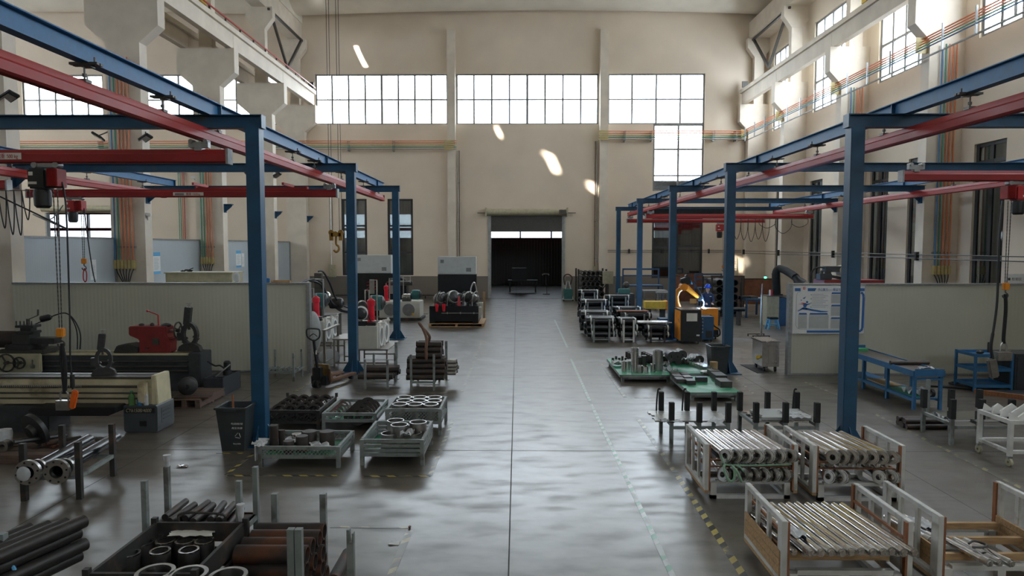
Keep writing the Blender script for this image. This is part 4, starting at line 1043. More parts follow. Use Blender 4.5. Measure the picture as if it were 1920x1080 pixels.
# chuck on pallet
def pallet(x0, x1, y0, y1, h, lab, m='wood', n_=6, grp=None, cat='pallet', along='x'):
    t = thing('wooden_pallet', lab, cat, ((x0+x1)/2, (y0+y1)/2, 0), 0, grp); w = (x1-x0)/2; d = (y1-y0)/2
    mb = MB()
    for i in range(n_):
        a = -d+2*d*i/n_; mb.b(-w, w, a+.01, a+2*d/n_-.01, h-.025, h)
    mb.build('deck_boards', m, t)
    mb = MB()
    for s_ in (-w+.05, 0, w-.05): mb.b(s_-.05, s_+.05, -d+.02, d-.02, .025, h-.025)
    mb.build('bearers', m, t)
    mb = MB()
    for s_ in (-d+.02, 0, d-.1): mb.b(-w, w, s_, s_+.08, 0, .025)
    mb.build('bottom_boards', m, t); return t
x0, y0 = on(312, 768); x1, _ = on(372, 768)
pallet(x0, x1, y0+.05, y0+1.3, .2, 'dark stained wooden pallet on the floor behind the cream lathe', 'wood_dark')
t = thing('chuck', 'grey cast chuck lying on the dark pallet behind the cream lathe', 'chuck', ((x0+x1)/2-.2, y0+.65, .2))
MB().lathe((.1, -.2, .19), [(.13, -.04), (.19, .0), (.2, .1), (.17, .3), (.1, .4)], 20, (-.35, 1, 0)).ring((.10, -.245, .19), (.1, -.2, .19), .06, 0, 14).build('body', 'cast', t)
t = thing('rust_plate', 'rusty plate lying on the dark pallet', 'plate', (x0+.45, y0+.25, .2)); MB().box((0, 0, .015), (.7, .25, .03), rz=.1).build('plate', 'rusty', t)

# pallet with machine parts at left edge
x1, y1 = on(128, 865)
t = thing('timber_platform', 'low rusty brown platform at the left edge with parts on it', 'platform', (x1-1.6, y1+.35, 0))
m = MB()
for i in range(4): m.b(-1.6, 1.55, -.5+i*.24, -.28+i*.24, 0, .14)
m.build('boards', 'wood_dark', t, bevel=.01)
px, py = on(68, 845); yy = y1+.35
t = thing('chuck_plate', 'dark round chuck plate leaning on the brown platform', 'chuck', (A(68, 830, yy)[0], yy, .14))
MB().lathe((0, 0, .28), [(.1, -.12), (.12, -.05), (.28, -.04), (.28, .03), (.12, .05)], 24, (.4, .9, .35)).ring((-.14, -.3, .15), (.3, .3, .1), .04, 0, 8).build('body', 'cast', t)
t = thing('bucket', 'white paper bag with scrap at the left edge on the platform', 'bag', (A(8, 822, yy-.1)[0], yy-.1, .14))
MB().lathe((0, 0, 0), [(.1, 0), (.12, .24), (.11, .3)], 12).build('bag', 'cloth_white', t)
t = thing('gear_blank', 'small steel flanged part at the left edge on the platform', 'part', (A(12, 840, yy-.2)[0]+.05, yy-.35, .14))
MB().ring((0, 0, .09), (0, .12, .09), .09, .04, 16).build('ring', 'steel', t)
t = thing('scrap_bars', 'dark steel scrap bars piled on the brown platform', 'bars', (A(105, 825, yy)[0], yy, .14))
for i in range(5): MB().box((.05*i, .02*i, .03+.03*(i % 3)), (.5, .06, .03), rz=.5+i*.2).build('bar', 'rusty', t)

# rack with two flanged pipes
pa, pb = V(109, 880, .45), V(217, 818, .45)
dv = (pb-pa); ang = math.atan2(dv.y, dv.x); Lp = dv.length
t = thing('pipe_rack', 'dark steel rack with four posts holding two flanged pipes', 'rack', (pa.x, pa.y, 0), ang-PI/2)
for sx_ in (-.50, .20):
    for sy_ in (.12, 1.05): MB().b(sx_-.035, sx_+.035, sy_-.035, sy_+.035, 0, .78).build('post', 'dark_frame', t)
MB().b(-.465, .165, .09, .15, .28, .33).b(-.465, .165, 1.02, 1.08, .28, .33).b(.17, .23, .155, 1.015, .28, .33).b(-.53, -.47, .155, 1.015, .28, .33).build('base_frame', 'grey_frame', t)
for i, dx in enumerate((0.0, -.36)):
    t = thing('flanged_pipe', ['long dark flanged pipe on the rack, the one with an open bore', 'long dark flanged pipe on the rack, its flange stuffed with white plastic'][i], 'pipe', (pa.x+dx*math.sin(ang), pa.y-dx*math.cos(ang), .43), ang-PI/2, 'flanged pipes')
    MB().ring((0, .0, 0), (0, Lp-.08*i, 0), .085, .065, 20).build('tube', 'black_gloss', t)
    m = MB().ring((0, -.05, 0), (0, .0, 0), .165, .085, 26).ring((0, .16, 0), (0, .2, 0), .11, .086, 20)
    m.build('flange', 'steel', t)
    m = MB()
    for k in range(8): m.ring((.135*math.cos(k*PI/4+.2), -.056, .135*math.sin(k*PI/4+.2)), (.135*math.cos(k*PI/4+.2), -.052, .135*math.sin(k*PI/4+.2)), .014, 0, 8)
    m.build('bolt_holes', 'black', t)
    if i: 
        w_ = thing('plastic_wrap', 'crumpled white plastic stuffed in the left pipe flange', 'wrap', (pa.x+dx*math.sin(ang), pa.y-dx*math.cos(ang), .43), ang-PI/2)
        MB().ball((-.02, -.09, 0), .09, 9, 7, (1, .3, 1.1)).build('film', 'plastic_clear', w_)

# dark waste bin with recycling mark
def bin_(px, py, lab, w=.25, h=.72, mark=True, stick=True, rz=0):
    x, y = on(px, py); t = thing('waste_bin', lab, 'bin', (x, y+w, 0), rz)
    def fr(s0, s1, z0, z1, ins): 
        return [(-s0, -s0, z0), (s0, -s0, z0), (s0, s0, z0), (-s0, s0, z0), (-s1, -s1, z1), (s1, -s1, z1), (s1, s1, z1), (-s1, s1, z1)]
    m = MB(); a, b_ = w*.74, w; tk = .02
    vs = fr(a, b_, 0, h, 0) + [(v[0]*(1-tk/w), v[1]*(1-tk/w), v[2] + (.02 if v[2] == 0 else 0)) for v in fr(a, b_, 0, h, 0)]
    fs = [(3, 2, 1, 0)] + [(k, (k+1) % 4, (k+1) % 4+4, k+4) for k in range(4)] + [(8, 9, 10, 11)] + [(k+8, k+12, (k+1) % 4+12, (k+1) % 4+8) for k in range(4)] + [(k+4, (k+1) % 4+4, (k+1) % 4+12, k+12) for k in range(4)]
    m.add(vs, fs); m.build('body', 'bin_dark', t)
    m = MB(); r_ = w+.02
    for (x0_, x1_, y0_, y1_) in ((-r_, r_, -r_, -w), (-r_, r_, w, r_), (-r_, -w, -w, w), (w, r_, -w, w)): m.b(x0_, x1_, y0_, y1_, h-.03, h+.005)
    m.b(-.1, .1, -r_-.02, -r_, h-.05, h-.02).build('rim', 'bin_dark', t)
    if mark:
        s_ = w*.84+.02
        for (xa_, za_, txt, sz) in ((-.01, h*.62, '可回收物', .05), (.0, h*.52, '再生资源', .045), (.01, h*.16, 'Recyclable', .03)):
            o = text_mesh(txt, sz, 'lettering', 'paper', t, (xa_-.0, -(w*(.74+.26*za_/h))-.004, za_), (PI/2-.09, 0, 0), ext=.001)
        m = MB()
        for k in range(3):
            a0 = PI/2+k*2*PI/3; a1 = a0+2*PI/3
            p0 = (.10+.05*math.cos(a0), -(w*.84)-.006, h*.36+.05*math.sin(a0)); p1 = (.10+.05*math.cos(a0+1.7), -(w*.84)-.006, h*.36+.05*math.sin(a0+1.7)); m.bar(p0, p1, .012, .004)
        m.build('recycling_symbol', 'paper', t)
    if stick: MB().bar((-.02, .0, .03), (-.06, .05, h+.14), .03).build('broom_handle', 'wood_red', t) if False else None
    return t, x, y
t, x, y = bin_(434, 848, 'dark grey waste bin with recycling mark beside the nearest left post', h=.74)
w_ = thing('broom_handle', 'reddish wooden handle sticking out of the left waste bin', 'handle', (x-.02, y+.26, .02)); MB().bar((0, -.05, .0), (-.06, .03, .88), .026).build('stick', 'wood_red', w_)
# ---------------- crates and racks, left of the aisle ----------------
def crate(px_fl, px_fr, py_f, py_ftop, py_btop, lab, m='grey_frame', n_=2, mesh=None, floor_='green_rubber', base=.14, pxb=None):
    """low steel crate; front feet at (px_fl..px_fr, py_f), front top edge at py_ftop, back top edge at py_btop"""
    xl, y0 = on(px_fl, py_f); xr_, _ = on(px_fr, py_f)
    zt = A((px_fl+px_fr)/2, py_ftop, y0)[1]; y1 = G((px_fl+px_fr)/2, py_btop, zt)[1]
    w = (xr_-xl)/2; d = y1-y0; t = thing('steel_crate', lab, 'crate', ((xl+xr_)/2, y0, 0)); p = .06
    for sx_ in (-w, w-p):
        for sy_ in (0, d-p): MB().b(sx_, sx_+p, sy_, sy_+p, 0, zt).build('corner_post', m, t)
    r = MB(); hs = [base+(zt-.05-base)*i/n_ for i in range(n_+1)]
    for i, h in enumerate(hs):
        hh = .055 if i in (0, n_) else .045
        r.b(-w+p, w-p, .005, .045, h, h+hh).b(-w+p, w-p, d-.045, d-.005, h, h+hh).b(-w+.005, -w+.045, p, d-p, h, h+hh).b(w-.045, w-.005, p, d-p, h, h+hh)
    r.build('side_rails', m, t)
    if mesh:
        MB().b(-w+p, w-p, .022, .026, base+.05, zt-.05).b(-w+.022, -w+.026, p, d-p, base+.05, zt-.05).b(w-.026, w-.022, p, d-p, base+.05, zt-.05).b(-w+p, w-p, d-.026, d-.022, base+.05, zt-.05).build('mesh_panels', mesh, t)
    MB().b(-w+.05, w-.05, .05, d-.05, base+.01, base+.03).build('floor_mat', floor_, t)
    return t, (xl, xr_, y0, y1, base+.03, zt)
def ring_things(name, lab, cat, grp, spots, ro, ri, h, m, axis=(0, 0, 1), n=22):
    """one ring or disc per spot, copies of the first"""
    root = None
    for p in spots:
        if root is None:
            a = Vector(axis).normalized()*h/2
            mb = MB(); bv = Vector((0, 0, 0)); mb.ring(bv-a, bv+a, ro, ri, n)
            root = mb.build(name, m); tag(root, lab, cat, grp); root.location = p
        else: dup(root, p)
    return root
def vtubes(spots, ztop, zb, r, m, lab, grp, ri=.8, cat='tube', rim=False, clamp_y=None):
    P = [V(px, py, ztop) for px, py in spots]
    if clamp_y is not None: P = [Vector((p.x, max(p.y, clamp_y), p.z)) for p in P]
    if rim:
        root = None
        for p in P:
            if root is None:
                root = thing('steel_tube', lab, cat, group=grp); h = ztop-zb
                MB().ring((0, 0, 0), (0, 0, h-.012), r, r*ri, 26).build('tube_wall', m, root); MB().ring((0, 0, h-.012), (0, 0, h), r*1.005, r*(ri-.01), 26).build('cut_rim', 'satin', root); o = root
            else: o = dup(root)
            o.location = (p.x, p.y, zb+.001)
        return root
    return ring_things('steel_tube', lab, cat, grp, [(p.x, p.y, (ztop+zb)/2+.002) for p in P], r, r*ri, ztop-zb, m)

# crate D and its blanks
tD, (x0, x1, y0, y1, zb, zt) = crate(484, 638, 877, 838, 807, 'low grey crate with green lining, nearest the left post, holding round blanks', n_=1, mesh='wire_mesh')
def blank(px, py, h, r, lab, m='rod_dark', zb=zb):
    p = V(px, py, zb+h); t = MB().lathe((0, 0, 0), [(r*.97, 0), (r, .01), (r, h-.01), (r*.96, h)], 24).build('round_blank', m)
    tag(t, lab, 'blank'); t.location = (p.x, p.y, zb); return p
blank(513, 797, .40, .068, 'tall rusty round blank at the left of the low crate', 'rusty')
blank(528, 806, .30, .05, 'small rusty round blank behind the tall one in the low crate', 'rusty')
blank(580, 808, .26, .12, 'wide dark blank at the back centre of the low crate')
blank(613, 808, .26, .12, 'wide dark blank at the back right of the low crate')
blank(566, 817, .25, .095, 'dark round blank at the front centre of the low crate')
blank(541, 826, .20, .085, 'short dark blank half under plastic at the front of low crate')
blank(556, 813, .16, .08, 'pale topped short blank in the middle of the low crate', 'satin')
for i, (px, py, w, lab) in enumerate(((503, 825, .42, 'crumpled plastic over the front left corner of the low crate'), (548, 822, .34, 'plastic sheet lying between blanks in the low crate'), (600, 832, .4, 'plastic sheet at the front right of the low crate'))):
    p = V(px, py, zt-.04); o = MB().sheet((0, 0, 0), w, w*.7, .07, 8, seed=i, rz=i).build('plastic_sheet', 'cloth_white'); o.location = (p.x, p.y, zt-.10); tag(o, lab, 'plastic sheet')
p = V(592, 800, zt); t = MB().ball((0, 0, .1), .1, 9, 7, (.8, .6, 1)).build('plastic_bag', 'plastic_clear'); t.location = (p.x, y1-.3, zb); tag(t, 'clear plastic bag at the back of the low crate', 'bag')
p = V(484, 838, zt); t = MB().sheet((0, 0, 0), .14, .25, .03, 6, seed=4).b(-.07, -.05, -.1, .1, -.22, .01).build('glove', 'cloth_white'); t.location = (x0+.02, y0+.1, zt); tag(t, 'white cotton glove hanging over the corner of the low crate', 'glove')
# crate E with five bored tubes
tE, (x0, x1, y0, y1, zb, zt) = crate(675, 795, 873, 825, 789, 'grey slatted crate holding five bright bored tubes, nearest the aisle', n_=3)
vtubes([(742, 788), (749, 796), (784, 791)], .54, zb, .142, 'steel', 'tall bright bored tube at the back of the slatted crate', 'tall tubes in the slatted crate', .87)
vtubes([(731, 812), (774, 811)], .42, zb, .142, 'steel', 'shorter bored tube at the front of the slatted crate', 'short tubes in the slatted crate', .87)
p = V(764, 800, .56); t = MB().sheet((0, 0, 0), .2, .16, .10, 6, seed=9).build('plastic_bag', 'cloth_white'); t.location = (p.x, p.y-.02, .51); t.location.z = .425; tag(t, 'crumpled plastic bag on the right front tube of the slatted crate', 'bag')
# crate C with nine rings
tC, (x0, x1, y0, y1, zb, zt) = crate(723, 828, 816, 767, 743, 'tall grey mesh-sided crate with rows of bright tube ends', n_=1, mesh='wire_mesh', base=.2)
sp = []
for i in range(3):
    for j in range(3): sp.append((x0+.22+(x1-x0-.44)*i/2+.03*(j % 2), y0+.24+(y1-y0-.48)*j/2, (zt+.04+zb)/2))
ring_things('steel_tube', 'bright-ended tube standing in the tall mesh crate', 'tube', 'tubes in the tall mesh crate', sp, .145, .118, zt+.04-zb, 'steel')
# crate B
tB, (x0, x1, y0, y1, zb, zt) = crate(604, 706, 808, 775, 748, 'grey crate with dark rings and bright discs, middle of the back row', n_=1, base=.16)
sp = [(x0+.50+(j-.5)*.0+.0, y0+.2+j*.22, zt-.08) for j in range(5)]
ring_things('dark_ring', 'dark ring standing in the left row of the middle crate', 'ring', 'left row of rings in the middle crate', [(x0+.50, y0+.16+j*.2, zt-.10) for j in range(5)], .13, .085, .09, 'dark_ring', (0, 1, -.35))
ring_things('dark_ring', 'dark ring standing in the right row of the middle crate', 'ring', 'right row of rings in the middle crate', [(x1-.26, y0+.16+j*.2, zt-.10) for j in range(5)], .13, .085, .09, 'rod_dark', (0, 1, -.35))
ring_things('dark_ring', 'larger dark ring in the centre of the middle crate', 'ring', 'centre rings of the middle crate', [((x0+x1)/2+.13, y0+.16+j*.28, zt-.10) for j in range(4)], .17, .11, .09, 'dark_ring', (0, 1, -.35))
ring_things('bright_disc', 'bright machined disc leaning in the middle crate', 'disc', 'bright discs in the middle crate', [(x0+.2, y0+.16+j*.19, zt-.07) for j in range(5)], .12, .085, .022, 'chrome', (0, -.85, .5))
# crate A
tA, (x0, x1, y0, y1, zb, zt) = crate(500, 600, 805, 770, 743, 'dark mesh-sided crate full of dark rings, behind the nearest left post', 'dark_frame', 1, 'wire_mesh_dark', 'black', .1)
g = [(x0+.17+(x1-x0-.34)*i/3, y0+.2+(y1-y0-.4)*j/3, zt-.06) for i in range(4) for j in range(4)]
ring_things('dark_ring', 'dark ring standing in a row of the mesh-sided dark crate', 'ring', 'rings in the dark crate', g, .135, .095, .09, 'rod_dark', (0, 1, -.45))
for s_ in (0, 1): MB().ring((x0+s_*(x1-x0)-(x0+x1)/2, y1-y0-.03, zt), (x0+s_*(x1-x0)-(x0+x1)/2, y1-y0-.03, zt+.08), .03, 0, 8).build('stacking_pin', 'dark_steel', tA)

# racks of rods lying across
def rod_rack(xa, xb, ya, yb, hpost, lab, m='grey_frame', base=.22, pw=.05, posts=None):
    t = thing('post_rack', lab, 'rack', ((xa+xb)/2, ya, 0)); w = (xb-xa)/2; d = yb-ya
    for sx_ in ((-w, w) if posts is None else [q*w for q in posts]):
        for sy_ in (0, d): MB().b(sx_-pw/2, sx_+pw/2, sy_-pw/2, sy_+pw/2, 0, hpost).build('post', m, t)
    MB().b(-w+pw/2, w-pw/2, -.02, .02, base-.05, base).b(-w+pw/2, w-pw/2, d-.02, d+.02, base-.05, base).b(-w-.02, -w+.02, pw/2, d-pw/2, base-.05, base).b(w-.02, w+.02, pw/2, d-pw/2, base-.05, base).build('base_frame', m, t)
    return t
def rods(xa, xb, y0, z0, r, layers, m, lab, grp, jit=.04, seed=1, name='steel_rod', hollow=0, cat='rod'):
    """rods lying along x, layers = list of counts, first the bottom one"""
    rr = random.Random(seed); root = None; L_ = xb-xa
    for li, (n_, off) in enumerate(layers):
        for i in range(n_):
            p = ((xa+xb)/2+rr.uniform(-jit, jit), y0+off+r+i*2.05*r, z0+r+li*r*1.76)
            if root is None:
                root = MB().ring((-L_/2, 0, 0), (L_/2, 0, 0), r, hollow, 16).build(name, m); tag(root, lab, cat, grp); root.location = p; root.rotation_euler = (rr.random()*6, 0, 0)
            else:
                c = dup(root, p); c.rotation_euler = (rr.random()*6, 0, rr.uniform(-.004, .004))
    return root
# rack 1 and 2
xa, ya = on(685, 730); xb, _ = on(727, 730)
rod_rack(xa, xb, ya, ya+1.0, .72, 'short grey post rack holding a few dark rods, left of the tall rod stack')
rods(xa-.15, xb+.15, ya+.05, .22, .066, [(6, 0), (3, .3)], 'rod_dark', 'dark rod lying in the short post rack', 'rods in the short post rack', .08, 3)
t = thing('post_rack', 'tall grey steel post standing behind the short rack', 'post', (A(743, 700, ya+1.3)[0], ya+1.3, 0)); MB().b(-.03, .03, -.03, .03, .01, .95).build('post', 'grey_frame', t); MB().b(-.08, .08, -.08, .08, 0, .01).build('foot', 'grey_frame', t)
xa, ya = on(771, 732); xb, _ = on(814, 732)
rod_rack(xa, xb, ya, ya+1.1, .86, 'grey post rack overloaded with a tall stack of dark rods and a sling')
rods(xa-.14, xb+.22, ya+.06, .22, .068, [(7, 0), (6, .068), (5, .13), (4, .2)], 'rod_dark', 'dark rod in the lower layers of the tall stack', 'lower rods of the tall stack', .03, 5)
rods(xa+.06, xb+.12, ya+.25, .22+.068*1.76*4+.02, .068, [(5, 0), (4, .068), (3, .13)], 'rod_dark', 'shorter dark rod on top of the tall stack', 'upper rods of the tall stack', .03, 6)
rods(xb+.3, xb+.5, ya+.3, .3, .05, [(5, 0), (4, .05), (4, 0), (3, .05)], 'steel', 'bright short rod end at the aisle side of the tall stack', 'bright rods beside the tall stack', .03, 8)
t = thing('post_rack', 'slim grey steel post by the aisle behind the tall rod stack', 'post', (A(837, 700, ya+1.3)[0], ya+1.3, 0)); MB().b(-.03, .03, -.03, .03, .01, 1.0).build('post', 'grey_frame', t); MB().b(-.08, .08, -.08, .08, 0, .01).build('foot', 'grey_frame', t)
zt = .22+.068*1.76*7+.1
t = thing('canvas_sling', 'brown canvas sling looped over the tall rod stack', 'sling', ((xa+xb)/2+.07, ya+.2, zt))
MB().curve([(0, -.04, -.45), (.0, -.06, -.2), (0, .05, -.02), (-.03, .1, .12), (-.12, .12, .32), (-.19, .15, .40), (-.13, .2, .30), (0.04, .2, .1), (.02, .3, -.05)], .035, 8).build('strap', 'canvas_brown', t)
# empty rack by the partition
xa, ya = on(505, 712); xb, _ = on(556, 712)
rod_rack(xa, xb, ya-.2, ya+.45, .72, 'empty grey post rack standing against the cream partition', base=.25)
t = thing('floor_grate', 'grey steel grate lying in the empty rack', 'grate', ((xa+xb)/2, ya+.1, .25)); m = MB()
for i in range(8): m.b(-.5+i*.13, -.47+i*.13, -.2, .25, .001, .04)
m.b(-.5, .45, -.2, -.17, .04, .06).build('bars', 'grey_frame', t)

# pallet jack
xj, yj = on(592, 728)
t = thing('pallet_jack', 'dark hand pallet truck with yellow-brown forks beside the cream partition', 'pallet truck', (xj, yj, 0), -.35)
MB().b(-.22, .22, .1, .3, .06, .28).b(-.1, .1, .02, .18, .2, .5).build('pump_body', 'black', t, bevel=.02)
for s_ in (-1, 1):
    MB().ring((s_*.05-.03*s_, .04, .09), (s_*.05+.03*s_, .04, .09), .09, .03, 16).build('steer_wheel', 'rubber', t)
    MB().b(s_*.19-.08, s_*.19+.08, .3, 1.35, .12, .18).prism([(.22, .12), (.34, .12), (.34, .20), (.22, .45)], s_*.19-.08, s_*.19+.08, 'yz').build('fork', 'canvas_brown', t, bevel=.01)
    MB().ring((s_*.19-.05, 1.2, .06), (s_*.19+.05, 1.2, .06), .045, 0, 12).build('fork_wheel', 'rubber', t)
MB().prism([(-.27, .12), (.27, .12), (.2, .55), (-.2, .55)], .22, .30, 'xz').build('frame', 'ochre', t, bevel=.01)
MB().bar((0, .08, .45), (-.02, -.02, 1.18), .06).bar((0, .08, .12), (0, .1, .5), .1).build('tow_bar', 'black', t, bevel=.01)
MB().curve([(-.02, -.02, 1.14), (-.18, -.04, 1.24), (-.2, -.04, 1.4), (-.12, -.04, 1.44), (.1, -.04, 1.44), (.17, -.04, 1.4), (.15, -.04, 1.24), (-.02, -.02, 1.14)], .02, 8).curve([(-.12, -.04, 1.25), (0, -.05, 1.32), (.1, -.04, 1.26)], .012, 6).build('handle', 'black', t)
MB().b(-.04, .04, .0, .01, .82, .92).build('sticker', 'label_white', t)

# --- foreground left: dark crate F ---
tF = thing('steel_crate', 'large dark steel crate in the left foreground with upright tubes', 'crate', (-3.02, 5.3, 0)); w = .43; d = 1.04; zt = .8
r = MB()
for h in (.12, .36, .60): r.b(-w, -w+.03, 0, d, h, h+.18).b(w-.03, w, 0, d, h, h+.18).b(-w+.03, w-.03, 0, .03, h, h+.18).b(-w+.03, w-.03, d-.03, d, h, h+.18)
r.build('side_boards', 'dark_frame', tF)
for sx_ in (-w-.03, w-.02):
    for sy_ in (-.02, d-.03): MB().b(sx_, sx_+.05, sy_, sy_+.05, 0, zt+.02).build('corner_post', 'dark_frame', tF)
MB().b(-w+.03, w-.03, .03, d-.03, .14, .16).build('floor_plate', 'dark_frame', tF)
MB().curve([(-.2, d-.01, .79), (-.19, d-.01, .86), (0, d-.01, .87), (.22, d-.01, .85), (.24, d-.01, .79)], .012, 6).build('handle', 'dark_steel', tF)
vtubes([(307, 993), (270, 1016), (310, 1013), (347, 1013), (383, 1013), (243, 1037), (300, 1032), (354, 1030)], .68, .162, .088, 'dark_steel', 'dark tube with bright rim standing in the large dark crate', 'tubes in the large dark crate', .80, rim=True)
p = V(362, 998, .7); t = MB().sheet((0, 0, 0), .40, .17, .02, 8, seed=5, rz=.1).build('paper_sack', 'label_white'); t.location = (p.x, p.y, .69); tag(t, 'flattened pale paper sack lying on tubes in the dark crate', 'sack')
P = [V(x_, 1066, .8) for x_ in (297, 362, 438)]
for i, p in enumerate(P):
    t = MB().ring((0, 0, 0), (0, 0, .8), .15, .118, 32).build('steel_tube', 'steel'); t.location = (p.x+.0, p.y-.05-.03*i, 0)
    tag(t, 'large bright-rimmed tube at the bottom edge of the photo, %s of three' % ['left', 'middle', 'right'][i], 'tube')
# rack G
tG = rod_rack(-3.59, -2.68, 6.42, 6.84, 1.15, 'four-post rack behind the large dark crate, with short dark rods', 'grey_frame', .66)
MB().b(-.46, .46, .0, .46, .63, .66).build('tray', 'rusty', tG)
rr = random.Random(11); root = None
for i in range(13):
    L_ = .42; x = -3.48+i*.055+rr.uniform(-.01, .01); zz = .70+(.07 if i % 2 else 0)
    if root is None:
        root = MB().ring((0, -L_/2, 0), (0, L_/2, 0), .034, 0, 14).build('round_bar', 'rod_dark'); tag(root, 'short dark round bar lying in the four-post rack', 'bar', 'bars in the four-post rack'); root.location = (x, 6.63, zz)
    else:
        c = dup(root, (x, 6.63+rr.uniform(-.06, .05), zz)); c.rotation_euler = (0, rr.random()*6, rr.uniform(-.12, .12))
def cone(px, py0, py1, Y, lab, rz=0):
    x, z1 = A(px, py0, Y); _, z0 = A(px, py1, Y)
    t = MB().lathe((0, 0, 0), [(.012, 0), (.026, (z1-z0)*.5), (.038, z1-z0)], 14).build('paper_cone', 'cloth_white'); t.location = (x, Y, z0); tag(t, lab, 'paper cone')
cone(313, 853, 884, 6.84, 'white paper cone stuck on the far left post of the rack')
cone(451, 945, 992, 6.37, 'long white paper cone hanging on the rack post beside rusty pipes')
# pipes H
xH = -2.53; xE = -1.88
rod_rack(-2.35, -1.93-.0, 6.02, 6.98, .90, 'grey post rack around the rusty pipe stack in the foreground', 'grey_frame', .12, posts=(-1, 1)) if False else None
tH = thing('post_rack', 'grey post rack holding the stack of rusty pipes', 'rack', (-2.4, 6.0, 0))
for (xx, yy) in ((.40, -.12), (.47, -.12), (-.05, .74), (.44, .74)): MB().b(xx-.03, xx+.03, yy-.03, yy+.03, 0, .91).build('post', 'grey_frame', tH)
MB().b(-.1, .5, -.09, -.04, .05, .1).b(-.1, .5, .66, .71, .05, .1).b(-.05, -.0, -.04, .66, .0, .05).b(.4, .45, -.04, .66, 0, .05).build('base_frame', 'grey_frame', tH)
rods(xH, xE, 5.93, .1, .082, [(4, 0), (4, .0), (4, .0), (4, 0)], 'rusty', 'rusty brown open-ended pipe in the foreground stack', 'rusty pipes in the foreground stack', .03, 12, 'rusty_pipe', .066, 'pipe')
t = thing('post_rack', 'lone grey post with a forked top near the hazard tape corner', 'post', (-1.46, 5.83, 0)); MB().b(-.03, .03, -.03, .03, .01, .82).b(-.03, -.005, -.03, .03, .82, .93).b(.015, .03, -.03, .03, .82, .9).build('post', 'grey_frame', t); MB().b(-.09, .09, -.09, .09, 0, .01).build('foot', 'grey_frame', t)
p = V(630, 1072, .12); t = MB().ring((0, -.1, 0), (0, .5, 0), .07, 0, 18).build('round_bar', 'rusty'); t.location = (p.x, p.y, .072); tag(t, 'single rusty bar end at the bottom edge beside rusty pipes', 'bar')
# bundle I at far left
pe = V(88, 990, .82)
tI = thing('post_rack', 'grey post holding the dark rod bundle at the left edge', 'rack', (pe.x-.22, pe.y-.42, 0))
MB().b(.10, .16, -.03, .03, 0, .95).build('post', 'grey_frame', tI); MB().b(-.5, .1, -.02, .02, .35, .4).b(.1, .16, .03, .5, .35, .4).build('base_frame', 'grey_frame', tI)
root = None
for li in range(4):
    for i in range(4):
        q = (pe.x-.0-.125*i+.06*(li % 2), pe.y-.62-.06*i, .46+.061+li*.108)
        if root is None:
            root = MB().ring((0, -.75, 0), (0, .75, 0), .06, 0, 18).build('round_bar', 'dark_ring'); tag(root, 'thick dark bar in the bundle at the left edge of the photo', 'bar', 'dark bars at the left edge'); root.location = q; root.rotation_euler = (0, 0, -.3)
        else:
            c = dup(root, q); c.rotation_euler = (0, li, -.3)
t = thing('blue_strap', 'light blue strap tied around the dark bars at the left edge', 'strap', (pe.x-.22, pe.y-.55, .86)); MB().curve([(-.3, 0, .1), (0, 0, .09), (.22, .0, -.02), (.32, .02, -.2)], .016, 6).build('strap', 'sky_blue', t)
# stainless tables by the partition
def steel_table(x0, x1, y0, y1, h, lab, m='table_steel', shelf=.25, cat='table', name='steel_table'):
    t = thing(name, lab, cat, ((x0+x1)/2, (y0+y1)/2, 0)); w = (x1-x0)/2; d = (y1-y0)/2
    MB().b(-w, w, -d, d, h-.04, h).build('tabletop', m, t, bevel=.004)
    for sx_ in (-w+.02, w-.06):
        for sy_ in (-d+.02, d-.06): MB().b(sx_, sx_+.04, sy_, sy_+.04, 0, h-.04).build('leg', m, t)
    if shelf: MB().b(-w+.06, w-.06, -d+.06, d-.06, shelf, shelf+.02).build('shelf', m, t)
    else:
        for q in (-d+.02, d-.06): MB().b(-w+.06, w-.06, q, q+.04, .12, .16).build('stretcher', m, t)
    return t
xa, ya = on(608, 698); xb, _ = on(645, 698)
steel_table(xa-.05, xb-.48, ya, ya+1.5, 1.15, 'tall brownish steel table with shelf behind the pallet truck')
xa, ya = on(632, 690); xb, _ = on(652, 690)
steel_table(xb-.42, xb+.1, ya+.0, ya+1.2, .82, 'medium steel table left of the second left post', shelf=0)
